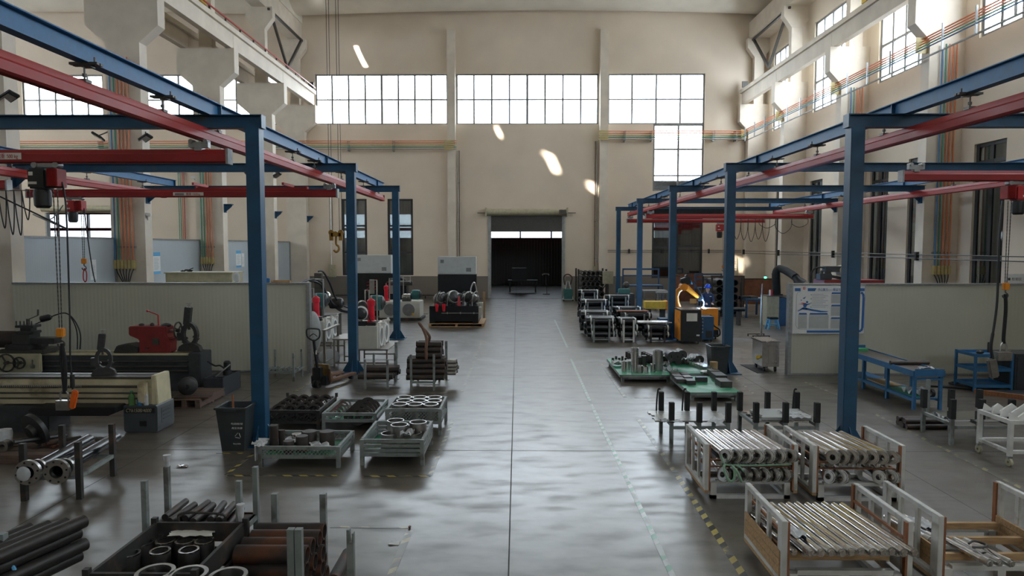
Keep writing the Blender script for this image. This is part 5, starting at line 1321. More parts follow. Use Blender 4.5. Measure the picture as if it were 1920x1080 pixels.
# ---------------- right of the aisle ----------------
def white_crate(x0, x1, y0, y1, zt, lab, wood_low=False):
    t = thing('rod_crate', lab, 'crate', ((x0+x1)/2, y0, 0)); w = (x1-x0)/2; d = y1-y0; p = .055
    sides = []
    for s_ in (-1, 1):
        xa, xb = (s_*w-p/2, s_*w+p/2); m = MB()
        m.b(xa, xb, 0, .12, .12, zt).b(xa, xb, d-.09, d, .12, zt)
        for q in (.38, .68): m.b(xa+.01, xb-.01, q*d-.03, q*d+.03, .17, zt-.05)
        m.b(xa, xb, .12, d-.09, zt-.05, zt).b(xa, xb, .12, d-.09, .12, .17)
        m.build('side_frame', 'white_frame', t, bevel=.004)
        i0, i1 = (xb, xb+.02) if s_ < 0 else (xa-.02, xa)
        MB().b(i0, i1, .0, .05, .12, zt-.01).build('wood_strip', 'wood_red', t); MB().b(i0, i1, d-.05, d, .12, zt-.01).build('wood_strip', 'wood_red', t)
        if wood_low:
            mm = MB()
            for k_ in range(3): mm.b(i0, i1, .06, d-.06, .17+k_*.075, .24+k_*.075)
            mm.build('side_boards', 'wood', t)
        else:
            mm = MB()
            for h in (.38, .55): mm.b(i0, i1, .06, d-.06, h, h+.03)
            mm.build('wood_rails', 'wood_red', t)
        MB().b(xa, xb, .0, d, .085, .12).build('sill', 'wood', t)
    sk = MB().b(-w+.06, -w+.14, .02, .1, 0, .22).b(w-.14, w-.06, .02, .1, 0, .22).b(-w+.06, w-.06, .02, .08, 0, .05).b(-w+.14, w-.14, .03, .09, .2, .25).b(-w+.06, w-.06, d-.08, d-.02, 0, .05).b(-w+.06, -w+.14, d-.1, d-.02, 0, .22).b(w-.14, w-.06, d-.1, d-.02, 0, .22).b(-.04, .04, .03, .09, .05, .2)
    sk.b(-w+.14, w-.14, d-.09, d-.03, .2, .25).b(-w+.08, -w+.13, .1, d-.1, 0, .05).b(w-.13, w-.08, .1, d-.1, 0, .05)
    sk.build('skid', 'white_frame', t)
    return t
white_crate(2.55, 3.74, 9.03, 10.1, .75, 'white frame crate of chrome rods tied with green rope, nearest the aisle')
white_crate(3.96, 5.13, 8.95, 9.98, .76, 'white frame crate of chrome rods right of the roped one')
white_crate(2.59, 3.80, 6.46, 7.55, .75, 'white crate with plywood sides and long thin chrome rods at the bottom')
white_crate(4.16, 5.42, 6.57, 7.6, .76, 'half empty white crate with plywood sides at bottom right', True)
def eye_rod(L_, r, er, ew, tilt):
    t = thing('piston_rod', '', 'rod')
    MB().ring((0, 0, 0), (0, L_, 0), r, 0, 18).ring((0, L_, 0), (0, L_+.03, 0), r*.85, 0, 14).build('shaft', 'chrome', t)
    MB().ring((0, -.03, 0), (0, .0, 0), r*1.25, 0, 18).build('collar', 'satin', t)
    a = Vector((-.8, -.6, .18)).normalized()*ew*.42; c = Vector((0, -.03-er*.9, 0))
    MB().ring(c-a, c+a, er, er*.42, 24).ring(c-a*1.3, c-a, er*.84, er*.42, 24).ring(c+a, c+a*1.3, er*.84, er*.42, 24).build('rod_eye', 'satin', t)
    return t
def fill_eye(x0, x1, yf, L_, z, n_, r, er, lab, grp, rz, proto=None, skip=()):
    for i in range(n_):
        if i in skip: continue
        x = x0+(x1-x0)*i/(n_-1)
        if proto is None: proto = eye_rod(L_, r, er, er*.95, 0); o = proto
        else: o = dup(proto)
        o.location = (x, yf+R.uniform(-.015, .015), z); o.rotation_euler = (0, 0, rz+R.uniform(-.01, .01)); o['label'] = lab; o['group'] = grp
    return proto
def plain(x0, x1, yf, L_, z, n_, r, m, lab, grp, rz=0, name='steel_rod', tip=True, jit=.02):
    proto = None
    for i in range(n_):
        x = x0+(x1-x0)*i/max(1, n_-1)
        if proto is None:
            if tip:
                proto = thing(name, lab, 'rod', group=grp); MB().ring((0, .05, 0), (0, L_, 0), r, 0, 18).build('shaft', m, proto)
                MB().ring((0, -.03, 0), (0, .05, 0), r*1.12, 0, 14).ring((0, -.05, 0), (0, -.03, 0), r*.8, 0, 12).build('end_cap', 'satin', proto)
            else: proto = tag(MB().ring((0, 0, 0), (0, L_, 0), r, 0, 18).build(name, m), lab, 'rod', grp)
            o = proto
        else: o = dup(proto)
        o.location = (x, yf+R.uniform(-jit, jit), z); o.rotation_euler = (0, 0, rz+R.uniform(-.008, .008))
# roped crate and its neighbour
pr = fill_eye(2.80, 3.66, 9.14, 1.02, .60, 7, .056, .092, 'chrome piston rod with round eye in the top row of the roped crate', 'top row rods of the roped crate', .09)
plain(2.76, 3.58, 9.2, .9, .46, 8, .04, 'rod_dark', 'dark rod end in the middle row of the roped crate', 'middle row rods of the roped crate')
fill_eye(2.78, 3.60, 9.12, .9, .345, 7, .04, .09, 'rod with dull eye in the bottom row of the roped crate', 'bottom row rods of the roped crate', .0, pr)
pr2 = fill_eye(4.20, 4.97, 9.08, 1.0, .60, 7, .054, .09, 'chrome piston rod with eye in the top row of the crate right of the rope', 'top row rods of the right crate', .12, pr)
plain(4.12, 4.98, 9.12, .85, .46, 8, .038, 'rod_dark', 'dark rod end in the middle row of the right rod crate', 'middle row rods of the right crate')
fill_eye(4.16, 4.98, 9.05, .85, .345, 6, .04, .092, 'rod with bronze-tinted eye in the bottom row of the right crate', 'bottom row rods of the right crate', .0, pr, skip=(2, 3))
for (xa, xb, y_) in ((2.62, 3.68, 9.03), (4.03, 5.07, 8.95)):
    for z_ in (.505, .405):
        for q in (.12, .85):
            t = MB().b(xa, xb, y_+q+.0, y_+q+.04, z_-.02 if z_ > .45 else .40, z_ if z_ > .45 else .415).build('wood_batten', 'wood_red'); tag(t, 'reddish wood batten between rod layers of the %s' % ('roped crate' if xa < 3 else 'crate right of the roped one'), 'batten', 'wood battens of the %s' % ('roped crate' if xa < 3 else 'right rod crate'))
t = thing('rope', 'pale green rope tied across the rod eyes of the aisle-side crate', 'rope', (0, 8.98, 0))
MB().curve([(2.72, .0, .63), (2.74, -.05, .54), (2.78, -.03, .50), (3.0, -.02, .485), (3.3, -.02, .49), (3.66, .0, .50)], .012, 8).curve([(2.76, -.04, .52), (2.74, -.07, .46), (2.77, -.09, .36), (2.82, -.1, .30), (2.87, -.09, .33), (2.88, -.07, .44), (2.86, -.04, .50)], .017, 8).curve([(2.84, -.04, .50), (2.9, -.08, .44), (2.94, -.1, .36), (2.97, -.1, .29)], .017, 8).curve([(2.9, -.04, .5), (2.96, -.07, .47), (3.0, -.07, .42)], .011, 6).build('strands', 'strap_green', t)
# lower crate: long thin rods
plain(2.78, 3.76, 6.38, 1.16, .50, 11, .038, 'chrome', 'long thin chrome rod in the plywood-sided crate', 'thin rods in the plywood-sided crate', .10)
plain(2.70, 3.70, 6.55, 1.0, .42, 11, .032, 'satin', 'thin chrome rod in the hidden second layer of the plywood-sided crate', 'lower thin rods in the plywood-sided crate', .10)
for q in (.25, .8):
    t = MB().b(2.65, 3.74, 6.46+q, 6.50+q, .25, .385).build('wood_batten', 'wood'); tag(t, 'pale wood batten under the thin chrome rods', 'batten', 'battens under the thin rods')
p = V(1520, 1035, .55); t = MB().sheet((0, 0, 0), .16, .34, .03, 8, seed=3, rz=.35).build('plastic_bag', 'cloth_white'); t.location = (p.x, max(p.y, 6.75), .533); tag(t, 'crumpled plastic bag lying on the thin chrome rods', 'bag')
MBp = MB()
for k_ in range(3): MBp.b(2.56, 2.575, 6.5, 7.5, .19+k_*.085, .27+k_*.085)
t = MBp.build('plywood_board', 'wood'); t.location = (-.01, 0, 0); tag(t, 'plywood boards on the aisle side of the bottom crate', 'board')
# half empty crate
plain(4.52, 4.72, 6.45, .5, .37, 3, .035, 'chrome', 'chrome rod end at the front of the half empty crate', 'front rods of the half empty crate', .18)
plain(4.26, 4.44, 6.95, .62, .37, 3, .034, 'chrome', 'chrome rod at the back of the half empty crate', 'back rods of the half empty crate', .18)
for q, (xa, xb) in zip((.12, .5, .88), ((4.24, 5.34),)*3):
    t = MB().b(xa, xb, 6.57+q, 6.62+q, .26, .33).build('wood_batten', 'wood'); tag(t, ['pale wood crossbar at the front of the half empty crate', 'pale wood crossbar in the middle of the half empty crate', 'pale wood crossbar at the back of the half empty crate'][[.12, .5, .88].index(q)], 'batten')
p = V(1710, 965, .5); t = MB().sheet((0, 0, 0), .2, .28, .03, 8, seed=13, rz=.2).build('plastic_bag', 'cloth_white'); t.location = (4.38, 7.25, .405); tag(t, 'clear plastic bag with small red tag in the half empty crate', 'bag')
t = MB().curve([(4.5, 6.62, .43), (4.6, 6.6, .44), (4.68, 6.68, .43), (4.6, 6.74, .44), (4.52, 6.7, .43)], .012, 6).build('shackle', 'dark_steel'); tag(t, 'small dark shackle on the front rods of the half empty crate', 'shackle')

# post racks with flat bars
def sleeve_rack(xs, yf, yb, h, lab, zb=.40, pad=True):
    t = thing('post_rack', lab, 'rack', (0, 0, 0))
    for i, x in enumerate(xs):
        for y in (yf, yb):
            c = MB().b(x-.03, x+.03, y-.03, y+.03, 0, h).build('post', 'grey_frame', t)
            if pad: MB().b(x-.042, x+.042, y-.042, y+.042, h-.33, h+.01).build('rubber_sleeve', 'rubber', c)
        MB().b(x-.025, x+.025, yf+.03, yb-.03, zb-.05, zb).build('cross_rail', 'grey_frame', t)
    for y in (yf, yb): MB().b(xs[0]+.03, xs[-1]-.03, y-.02, y+.02, zb-.1, zb-.05).build('long_rail', 'grey_frame', t)
    return t
sleeve_rack((2.62, 3.09, 3.58), 11.46, 12.3, .75, 'grey rack with black-sleeved posts holding flat bars, nearest the aisle')
sleeve_rack((4.05, 4.55, 5.08), 11.46, 12.3, .75, 'grey rack with black-sleeved posts holding pale bars, behind the right rod crate')
def bars_x(x0, x1, y0, y1, z, n_, m, lab, grp, h=.025):
    w = (y1-y0)/n_; root = None
    for i in range(n_):
        q = ((x0+x1)/2+R.uniform(-.04, .04), y0+w*(i+.5), z+h/2)
        if root is None: root = MB().b(-(x1-x0)/2, (x1-x0)/2, -w*.46, w*.46, -h/2, h/2).build('flat_bar', m); tag(root, lab, 'bar', grp); root.location = q
        else: dup(root, q)
bars_x(2.38, 3.64, 11.53, 12.24, .40, 11, 'steel_bar', 'grey flat bar lying across the aisle-side sleeved rack', 'flat bars on the aisle-side rack')
bars_x(4.12, 5.0, 11.53, 12.24, .40, 9, 'satin', 'pale bright bar lying across the sleeved rack behind the right crate', 'pale bars, lower layer')
bars_x(4.2, 5.04, 11.56, 12.2, .43, 8, 'light_grey', 'pale bar in the upper layer of the sleeved rack', 'pale bars, upper layer', .05)
for i, (px, py, z_, s_, lab) in enumerate(((1258, 790, .43, .35, 'plastic sheet on the flat bars at the aisle end'), (1345, 790, .43, .4, 'plastic sheet on the flat bars behind the rod crate'), (1480, 775, .49, .35, 'crumpled white plastic on the pale bars'), (1500, 783, .49, .3, 'second crumpled plastic at the right end of pale bars'))):
    p = V(px, py, z_); t = MB().sheet((0, 0, 0), s_, s_*.6, .035, 8, seed=i+20, rz=i).build('plastic_sheet', 'cloth_white'); t.location = (p.x, min(p.y, 12.0), z_-.003); tag(t, lab, 'plastic sheet')
for (x, y, lab) in ((2.55, 12.3, 'black strap looped over the far left sleeved post'), (3.02, 12.3, 'black strap looped over the second sleeved post'), (5.02, 12.3, 'black strap looped over the last sleeved post')):
    t = MB().curve([(x-.02, y-.02, .35 if x > 5 else .42), (x-.015, y-.03, .62), (x+.01, y-.01, .80), (x+.05, y, .81)], .015, 6).build('strap', 'strap_black'); tag(t, lab, 'strap')
# right-hand rack and rods
sleeve_rack((7.45, 7.95, 8.46), 11.6, 12.42, .78, 'grey rack with sleeved posts in front of the blue bench', .38)
bars_x(7.5, 8.5, 11.7, 12.3, .38, 7, 'chrome', 'bright chrome bar on the rack before the blue bench', 'chrome bars on the right rack', .04)
xx = G(1714, 765, .45)[0]
rods(7.25, 8.0, 12.55, .0, .05, [(4, 0), (3, .05)], 'rod_dark', 'dark rod on the floor behind the right sleeved rack', 'dark rods behind the right rack', .03, 9)
t = thing('post_rack', 'slim grey post before the near end of the blue bench', 'post', (8.05, 13.3, 0)); MB().b(-.03, .03, -.03, .03, .01, .8).build('post', 'grey_frame', t); MB().b(-.08, .08, -.08, .08, 0, .01).build('foot', 'grey_frame', t)
# white trolley
t = thing('v_block_trolley', 'white trolley on casters with zigzag V-block plates at right edge', 'trolley', (7.62, 10.45, 0))
for (x, y) in ((0, 0), (1.1, 0), (0, .7), (1.1, .7)): MB().b(x-.03, x+.03, y-.03, y+.03, .16, .72).build('leg', 'white_frame', t)
MB().b(.03, 1.07, -.03, .03, .66, .72).b(.03, 1.07, .67, .73, .66, .72).b(-.03, .03, .03, .67, .66, .72).b(1.07, 1.13, .03, .67, .66, .72).b(.03, 1.07, -.03, .03, .2, .25).b(-.03, .03, .03, .67, .2, .25).b(.03, 1.07, .67, .73, .2, .25).build('frame', 'white_frame', t)
for (x, y) in ((0, 0), (1.1, 0), (0, .7), (1.1, .7)):
    c = MB().b(x-.035, x+.035, y-.02, y+.02, .12, .16).build('caster', 'zinc', t); MB().ring((x-.02, y, .065), (x+.02, y, .065), .065, .02, 16).build('wheel', 'cabinet_beige', c)
for j, y in enumerate((.03, .22, .42, .62)):
    poly = [(0, .72)]; 
    for k_ in range(5): poly += [(.02+k_*.22, .84), (.13+k_*.22, .76)]
    poly += [(1.12, .84), (1.12, .72)]
    MB().prism(poly, y, y+.03, 'xz').build('v_plate', 'white', t)

# green platforms
def platform(x0, x1, y0, y1, h, lab):
    t = thing('green_platform', lab, 'platform', ((x0+x1)/2, y0, 0)); w = (x1-x0)/2; d = y1-y0
    MB().b(-w, w, 0, d, h-.01, h).build('rubber_top', 'green_rubber', t)
    MB().b(-w, w, .0, .05, h-.07, h-.01).b(-w, w, d-.05, d, h-.07, h-.01).b(-w, -w+.05, .05, d-.05, h-.07, h-.01).b(w-.05, w, .05, d-.05, h-.07, h-.01).b(-w+.06, w-.06, .08, d-.08, .07, h-.08).build('frame', 'grey_frame', t)
    for sx_ in (-w+.05, w-.12):
        for sy_ in (.05, d-.12): MB().b(sx_, sx_+.07, sy_, sy_+.07, 0, h-.07).build('foot', 'grey_frame', t)
    return t
platform(2.56, 3.86, 16.9, 19.4, .2, 'green-topped low platform crowded with machined parts, nearest the aisle')
platform(3.90, 5.05, 17.1, 19.7, .2, 'green-topped low platform behind, with wrapped cylinders and flat blocks')
platform(3.78, 4.92, 14.85, 16.75, .2, 'green-topped low platform in front with square steel blocks')
def part_(px, py, r, h, m, lab, ri=0, name='machined_part', z0=.2, grp=None, rz=0):
    p = V(px, py, z0)
    o = MB().ring((0, 0, 0), (0, 0, h), r, r*ri, 20).build(name, m); o.location = (p.x, p.y, z0); return tag(o, lab, 'part', grp)
# px,py = foot of the part on the platform
part_(1190, 697, .095, .62, 'satin', 'tall gold-tinted half cylinder on the aisle-side green platform', .75)
part_(1233, 694, .13, .52, 'steel', 'wide tall steel sleeve on the aisle-side green platform', .85)
part_(1170, 696, .07, .26, 'satin', 'short steel part at the front left of the aisle-side platform', .5)
part_(1179, 693, .05, .22, 'satin', 'small upright steel part beside the tall half cylinder', .4)
part_(1200, 699, .075, .19, 'satin', 'left bright ring part at the front of the aisle-side platform', .7)
part_(1211, 700, .07, .17, 'chrome', 'middle bright ring part at the front of the aisle-side platform', .7)
part_(1224, 698, .07, .22, 'satin', 'right bright ring part at the front of the aisle-side platform', .7)
part_(1207, 686, .075, .28, 'dark_steel', 'dark square-sided part behind the bright rings')
for i in range(6): part_(1177+i*4.5, 675+i*2.2, .07, .24, 'rod_dark', 'dark bronze fitting in the left back row of the aisle-side platform', .6, 'fitting', grp='left row fittings')
for i in range(7): part_(1206+i*4.3, 675+i*2.0, .07, .24, 'rod_dark', 'dark bronze fitting in the right back row of the aisle-side platform', .6, 'fitting', grp='right row fittings')
for i in range(5): part_(1149+i*6, 680-(i % 2)*3, .035, .14, 'dark_steel', 'small dark bracket part at the left end of the aisle-side platform', 0, 'small_part', grp='small bracket parts')
for i, (px, py) in enumerate(((1160, 686), (1183, 684), (1196, 680))):
    p = V(px, py, .2); t = MB().sheet((0, 0, .03), .38, .34, .12, 7, seed=40+i, rz=i).build('plastic_wrap', 'cloth_white'); t.location = (p.x, p.y, .2); tag(t, ['crumpled plastic wrap at the left of the aisle-side platform', 'crumpled plastic behind the tall half cylinder', 'white plastic wrap between the fittings rows'][i], 'plastic wrap')
def lying(px, py, r, L_, m, lab, z0=.2, grp=None, ax='y', name='cylinder_part', ri=0):
    p = V(px, py, z0); o = (MB().ring((0, -L_/2, 0), (0, L_/2, 0), r, r*ri, 20) if ax == 'y' else MB().ring((-L_/2, 0, 0), (L_/2, 0, 0), r, r*ri, 20)).build(name, m)
    o.location = (p.x, p.y, z0+r); return tag(o, lab, 'part', grp)
for i, (px, py) in enumerate(((1242, 683), (1250, 682), (1278, 681), (1288, 682), (1300, 681), (1309, 681))): lying(px, py, .12, .3, 'dark_steel', 'dark round cylinder lying at the back of the rear green platform', grp='cylinders at the back of the green platforms', ri=.5)
for i, (px, py) in enumerate(((1258, 676), (1266, 676), (1276, 673))): lying(px, py, .13, .35, 'cast', 'grey cylinder wrapped in film, upper one at the back of the platforms', .44, 'film-wrapped cylinders', ri=.3)
lying(1262, 678, .13, .4, 'cast', 'grey cylinder under the wrapped ones on the rear platform')
lying(1270, 683, .09, .25, 'dark_steel', 'small dark cylinder in the middle of the rear platform')
for i, (px, py, s_) in enumerate(((1262, 668, .5), (1290, 673, .5), (1258, 690, .4), (1246, 680, .3), (1305, 672, .3))):
    p = V(px, py, .45 if i < 2 else .3); t = MB().sheet((0, 0, 0), s_, s_*.6, .12, 7, seed=60+i, rz=i).build('plastic_wrap', 'plastic_clear'); t.location = (p.x, p.y, .44 if i < 2 else .21); tag(t, ['clear film over the stacked grey cylinders', 'clear film over the right back cylinders', 'film scrap on the green top of the rear platform', 'film scrap between the two rear platforms', 'clear film at the right end of the back cylinders'][i], 'plastic wrap')
for i in range(7):
    p = V(1296+i*5.2, 682+i*2.0, .2); o = MB().b(-.13, .13, -.07, .07, 0, .10).build('flat_block', 'satin'); o.location = (p.x, p.y, .2); o.rotation_euler = (0, 0, -.2); tag(o, 'pale flat steel block in the slanting row on the rear platform', 'block', 'pale blocks in a slanting row')
part_(1325, 699, .16, .04, 'satin', 'bright round plate at the right end of the slanting block row', .4, 'round_plate')
part_(1338, 694, .10, .22, 'cardboard', 'small brown wrapped part beside the dark bin', 0, 'wrapped_part')
p = V(1331, 697, .24); 
def block(px, py, sx, sy, h, lab, m='dark_steel', z0=.2, rz=0):
    p = V(px, py, z0); o = MB().b(-sx/2, sx/2, 0, sy, 0, h).build('steel_block', m, bevel=.006); o.location = (p.x, p.y, z0); o.rotation_euler = (0, 0, rz); tag(o, lab, 'block'); return o
blk = [(1277, 719, 'left front'), (1297, 722, 'right front'), (1272, 713, 'left middle'), (1291, 715, 'right middle'), (1268, 708, 'left back'), (1286, 709, 'right back')]
for px, py, l in blk: block(px, py, .20, .3, .10, 'dark square steel block at the %s of the six on the front platform' % l)
block(1316, 717, .27, .12, .12, 'grey block in the middle of the front green platform', 'cast')
block(1362, 727, .27, .45, .14, 'long dark slab at the right front of the front green platform')
block(1353, 715, .27, .5, .14, 'long grey slab with pale top behind the dark slab', 'cast')
block(1341, 706, .25, .3, .14, 'dark slab at the back right of the front green platform')
bin_(1350, 705, 'dark waste bin behind the second nearest right post', w=.25, h=.78, mark=False)

# black cylinder racks
def cyl_rack(x0, x1, y0, nz, ny, r, lab, grp, m='grey_frame', zb=.16, npost=2, lay=None):
    L_ = x1-x0; d = ny*2*r+.08; t = thing('cylinder_rack', lab, 'rack', ((x0+x1)/2, y0, 0))
    for sx_ in (-L_*.27, L_*.27):
        for sy_ in (-.05, d+.03): MB().b(sx_-.03, sx_+.03, sy_-.03, sy_+.03, 0, zb+nz*2*r*.92).build('post', m, t)
        MB().b(sx_-.025, sx_+.025, -.02, d, zb-.05, zb).build('skid_rail', m, t)
    MB().b(-L_*.27+.03, L_*.27-.03, -.07, -.03, zb-.08, zb-.04).build('cross_rail', m, t)
    proto = None
    for k_ in range(nz):
        for j in range(ny):
            q = ((x0+x1)/2+R.uniform(-.04, .04), y0+.02+r+j*2.01*r, zb+r+k_*2.0*r)
            if proto is None:
                proto = thing('hydraulic_cylinder', 'black cylinder with pale end bands in the ' + grp, 'cylinder', q, 0, 'cylinders in the ' + grp)
                MB().ring((-L_/2, 0, 0), (L_/2, 0, 0), r*.97, r*.7, 16).build('barrel', 'black_gloss', proto)
                for sx_ in (-L_*.34, L_*.42): MB().ring((sx_-.025, 0, 0), (sx_+.025, 0, 0), r*.995, r*.97, 16).build('band', 'paper', proto)
            else: dup(proto, q)
cyl_rack(2.48, 3.50, 24.15, 3, 4, .118, 'grey rack of black cylinders at the aisle, front row', 'front rack by the aisle')
cyl_rack(3.62, 4.28, 24.15, 3, 3, .115, 'pale narrow rack of black cylinders, middle of the front row', 'narrow middle front rack', 'white_frame')
cyl_rack(4.50, 5.40, 24.0, 2, 3, .115, 'dark rack of black cylinders beside the blue post', 'front rack beside the blue post', 'dark_frame')
t = rods(4.3, 5.45, 24.2, .66, .03, [(8, 0)], 'chrome', 'thin bright rod on top of the rack beside the blue post', 'thin rods on the front right rack', .05, 2)
cyl_rack(2.45, 3.55, 26.0, 3, 4, .125, 'rack of black cylinders by the aisle, second row', 'second row rack by the aisle')
cyl_rack(3.9, 5.1, 25.9, 3, 3, .12, 'rack of black cylinders behind the narrow one', 'second row rack behind the narrow one')
cyl_rack(2.7, 3.8, 28.6, 4, 3, .125, 'tall rack of black cylinders by the aisle, third row', 'third row rack by the aisle')
cyl_rack(4.05, 5.2, 28.3, 3, 3, .12, 'rack of black cylinders in the third row, right one', 'third row right rack')
cyl_rack(2.8, 3.75, 31.2, 5, 2, .125, 'tallest rack of black cylinders by the aisle, back row', 'back row rack by the aisle')
cyl_rack(4.1, 5.25, 31.4, 4, 2, .125, 'rack of black cylinders in the back row, right one', 'back row right rack')
t = thing('wood_sheet', 'reddish board resting on the cylinders behind the narrow rack', 'board', (4.45, 26.3, .9)); MB().b(-.6, .6, -.2, .2, -.0, .03).build('sheet', 'rust_panel', t)
# stack of tubes, ends facing the aisle camera
x0, _ = A(1084, 556, 40.5); x1, _ = A(1138, 556, 40.5)
proto = None; fr = thing('tube_stillage', 'dark stillage stacked with black tubes end-on, by the roller door', 'rack', ((x0+x1)/2, 40.6, 0)); w = (x1-x0)/2
for s_ in (-w+.03, w-.03):
    for y in (.1, 1.8): MB().b(s_-.05, s_+.05, y-.05, y+.05, 0, 2.05).build('post', 'dark_frame', fr)
MB().b(-w+.09, w-.09, 0, 1.9, .0, .08).build('base', 'dark_frame', fr)
for k_ in range(6):
    for i in range(5):
        q = (x0+.26+(x1-x0-.5)*(i+.25*(k_ % 2))/4.4, 41.5, .24+k_*.31)
        m_ = 'steel' if (i*3+k_*2) % 4 == 0 else 'black'
        if proto is None:
            proto = thing('black_tube', 'black tube end-on in the stillage by the roller door', 'tube', q, 0, 'tubes in the stillage by the door')
            MB().ring((0, -.9, 0), (0, .9, 0), .14, .115, 18).build('wall', 'black', proto); MB().ring((0, -.93, 0), (0, -.9, 0), .145, .125, 18).build('bright_rim', 'dark_steel', proto)
        else: dup(proto, q)

# ---- whiteboard on the right partition ----
def board():
    yb = YR-.035
    def q(px, py): x, z = A(px, py, yb); return x, z
    x0, z1 = q(1488, 534); x1, z0 = q(1620, 625)
    t = thing('notice_board', 'white notice board with blue curves and papers on the right partition', 'board', (x0, YR, z0)); W_ = x1-x0; H_ = z1-z0
    MB().b(0, W_, -.03, 0, 0, H_).build('panel', 'paper', t)
    MB().b(-.02, 0, -.04, 0, -.02, H_+.02).b(W_, W_+.02, -.04, 0, -.02, H_+.02).b(0, W_, -.04, 0, -.02, 0).b(0, W_, -.04, 0, H_, H_+.02).build('frame', 'light_grey', t)
    def r(u0, u1, v0, v1, m, nm, e=.002): return MB().b(u0*W_, u1*W_, -.03-e, -.03, v0*H_, v1*H_).build(nm, m, t)
    MB().b(.02*W_, .10*W_, -.032, -.03, .87*H_, .93*H_).prism([(.20*W_, .87*H_), (.30*W_, .87*H_), (.32*W_, .93*H_), (.20*W_, .93*H_)], -.032, -.03, 'xz').b(.93*W_, .99*W_, -.032, -.03, .87*H_, .93*H_).build('header_band', 'poster_blue', t)
    MB().prism([(.11*W_, .98*H_), (.19*W_, .98*H_), (.19*W_, .87*H_), (.15*W_, .84*H_), (.11*W_, .87*H_)], -.033, -.03, 'xz').build('shield', 'white', t)
    m = MB().b(.135*W_, .165*W_, -.036, -.033, .905*H_, .955*H_); m.build('emblem', 'bright_red', t); MB().b(.142*W_, .15*W_, -.038, -.036, .925*H_, .94*H_).b(.153*W_, .158*W_, -.038, -.036, .912*H_, .95*H_).build('emblem_cut', 'white', t)
    text_mesh('齐心聚力——精益生产管理看板', .085, 'lettering', 'poster_blue', t, (.34*W_, -.033, .875*H_), (PI/2, 0, 0), sx=.78)
    # rounded blue border
    m = MB(); pts = [(.20, .035), (.90, .035), (.955, .05), (.975, .10), (.98, .75), (.97, .82), (.94, .84)]
    pts = [(u*W_, v*H_) for u, v in pts]
    for a, b_ in zip(pts[:-1], pts[1:]): m.bar((a[0], -.032, a[1]), (b_[0], -.032, b_[1]), .004, .06, up=(0, 0, 1)) if abs(a[1]-b_[1]) < abs(a[0]-b_[0]) else m.bar((a[0], -.032, a[1]), (b_[0], -.032, b_[1]), .06, .004, up=(0, 1, 0))
    m.build('blue_border', 'poster_blue', t)
    m = MB(); pts = [(.10, .86), (.06, .84), (.045, .78), (.045, .16), (.07, .10), (.11, .085)]
    for a, b_ in zip(pts[:-1], pts[1:]): m.bar((a[0]*W_, -.031, a[1]*H_), (b_[0]*W_, -.031, b_[1]*H_), .01, .003, up=(0, 1, 0))
    m.bar((.11*W_, -.031, .085*H_), (.68*W_, -.031, .085*H_), .003, .01, up=(0, 0, 1)).build('thin_border', 'line_grey', t)
    # running figure mark: plain strokes
    m = MB().prism([(.14*W_, .58*H_), (.17*W_, .63*H_), (.20*W_, .60*H_), (.18*W_, .53*H_), (.15*W_, .54*H_)], -.033, -.03, 'xz').ball((.195*W_, -.031, .645*H_), .03, 10, 6, (1, .1, 1))
    m.prism([(.17*W_, .60*H_), (.24*W_, .62*H_), (.24*W_, .605*H_), (.18*W_, .57*H_)], -.033, -.03, 'xz').prism([(.15*W_, .54*H_), (.12*W_, .50*H_), (.13*W_, .49*H_), (.17*W_, .52*H_)], -.033, -.03, 'xz').prism([(.18*W_, .53*H_), (.21*W_, .50*H_), (.19*W_, .48*H_), (.17*W_, .52*H_)], -.033, -.03, 'xz')
    m.build('running_figure', 'poster_blue', t)
    MB().prism([(.07*W_, .60*H_), (.16*W_, .595*H_), (.16*W_, .615*H_)], -.033, -.03, 'xz').prism([(.10*W_, .64*H_), (.17*W_, .605*H_), (.16*W_, .625*H_)], -.033, -.03, 'xz').build('red_streak', 'bright_red', t)
    MB().prism([(.13*W_, .72*H_), (.18*W_, .76*H_), (.155*W_, .71*H_)], -.033, -.03, 'xz').prism([(.10*W_, .68*H_), (.125*W_, .70*H_), (.115*W_, .67*H_)], -.033, -.03, 'xz').build('bird_marks', 'poster_blue', t)
    up = [(.07, .46), (.13, .53), (.2, .52), (.3, .49), (.4, .465), (.5, .455)]; lo = [(.47, .44), (.38, .435), (.28, .455), (.2, .48), (.13, .49), (.07, .45)]
    MB().prism([(u*W_, v*H_) for u, v in up+lo], -.033, -.03, 'xz').build('blue_wave', 'poster_blue', t)
    for (u0, u1, v1) in ((.08, .20, .42), (.23, .49, .42), (.53, .80, .845), (.53, .80, .59), (.53, .80, .33)):
        MB().prism([(u0*W_, (v1-.035)*H_), (u1*W_, (v1-.035)*H_), ((u1-.01)*W_, v1*H_), ((u0+.01)*W_, v1*H_)], -.033, -.03, 'xz').build('section_header', 'poster_blue', t)
    for (u0, u1, v0, v1) in ((.075, .20, .10, .38), (.225, .50, .10, .38), (.53, .80, .62, .80), (.53, .80, .36, .55), (.53, .80, .10, .29)):
        s_ = MB().b(u0*W_, u1*W_, -.034, -.03, v0*H_, v1*H_).build('paper_sheet', 'light_grey', t)
        m = MB()
        for k_ in range(6): m.b((u0+.01)*W_, (u0+(u1-u0)*(.5+.4*((k_*3) % 4)/4))*W_, -.0355, -.034, (v0+(v1-v0)*(.15+k_*.13))*H_, (v0+(v1-v0)*(.15+k_*.13))*H_+.006)
        m.build('print', 'line_grey', s_)
    m = MB()
    for k_ in range(9): m.b(.26*W_, (.40+.1*((k_*5) % 3)/3+.02)*W_, -.032, -.03, (.80-k_*.033)*H_, (.80-k_*.033)*H_+.012)
    m.build('text_lines', 'line_grey', t)
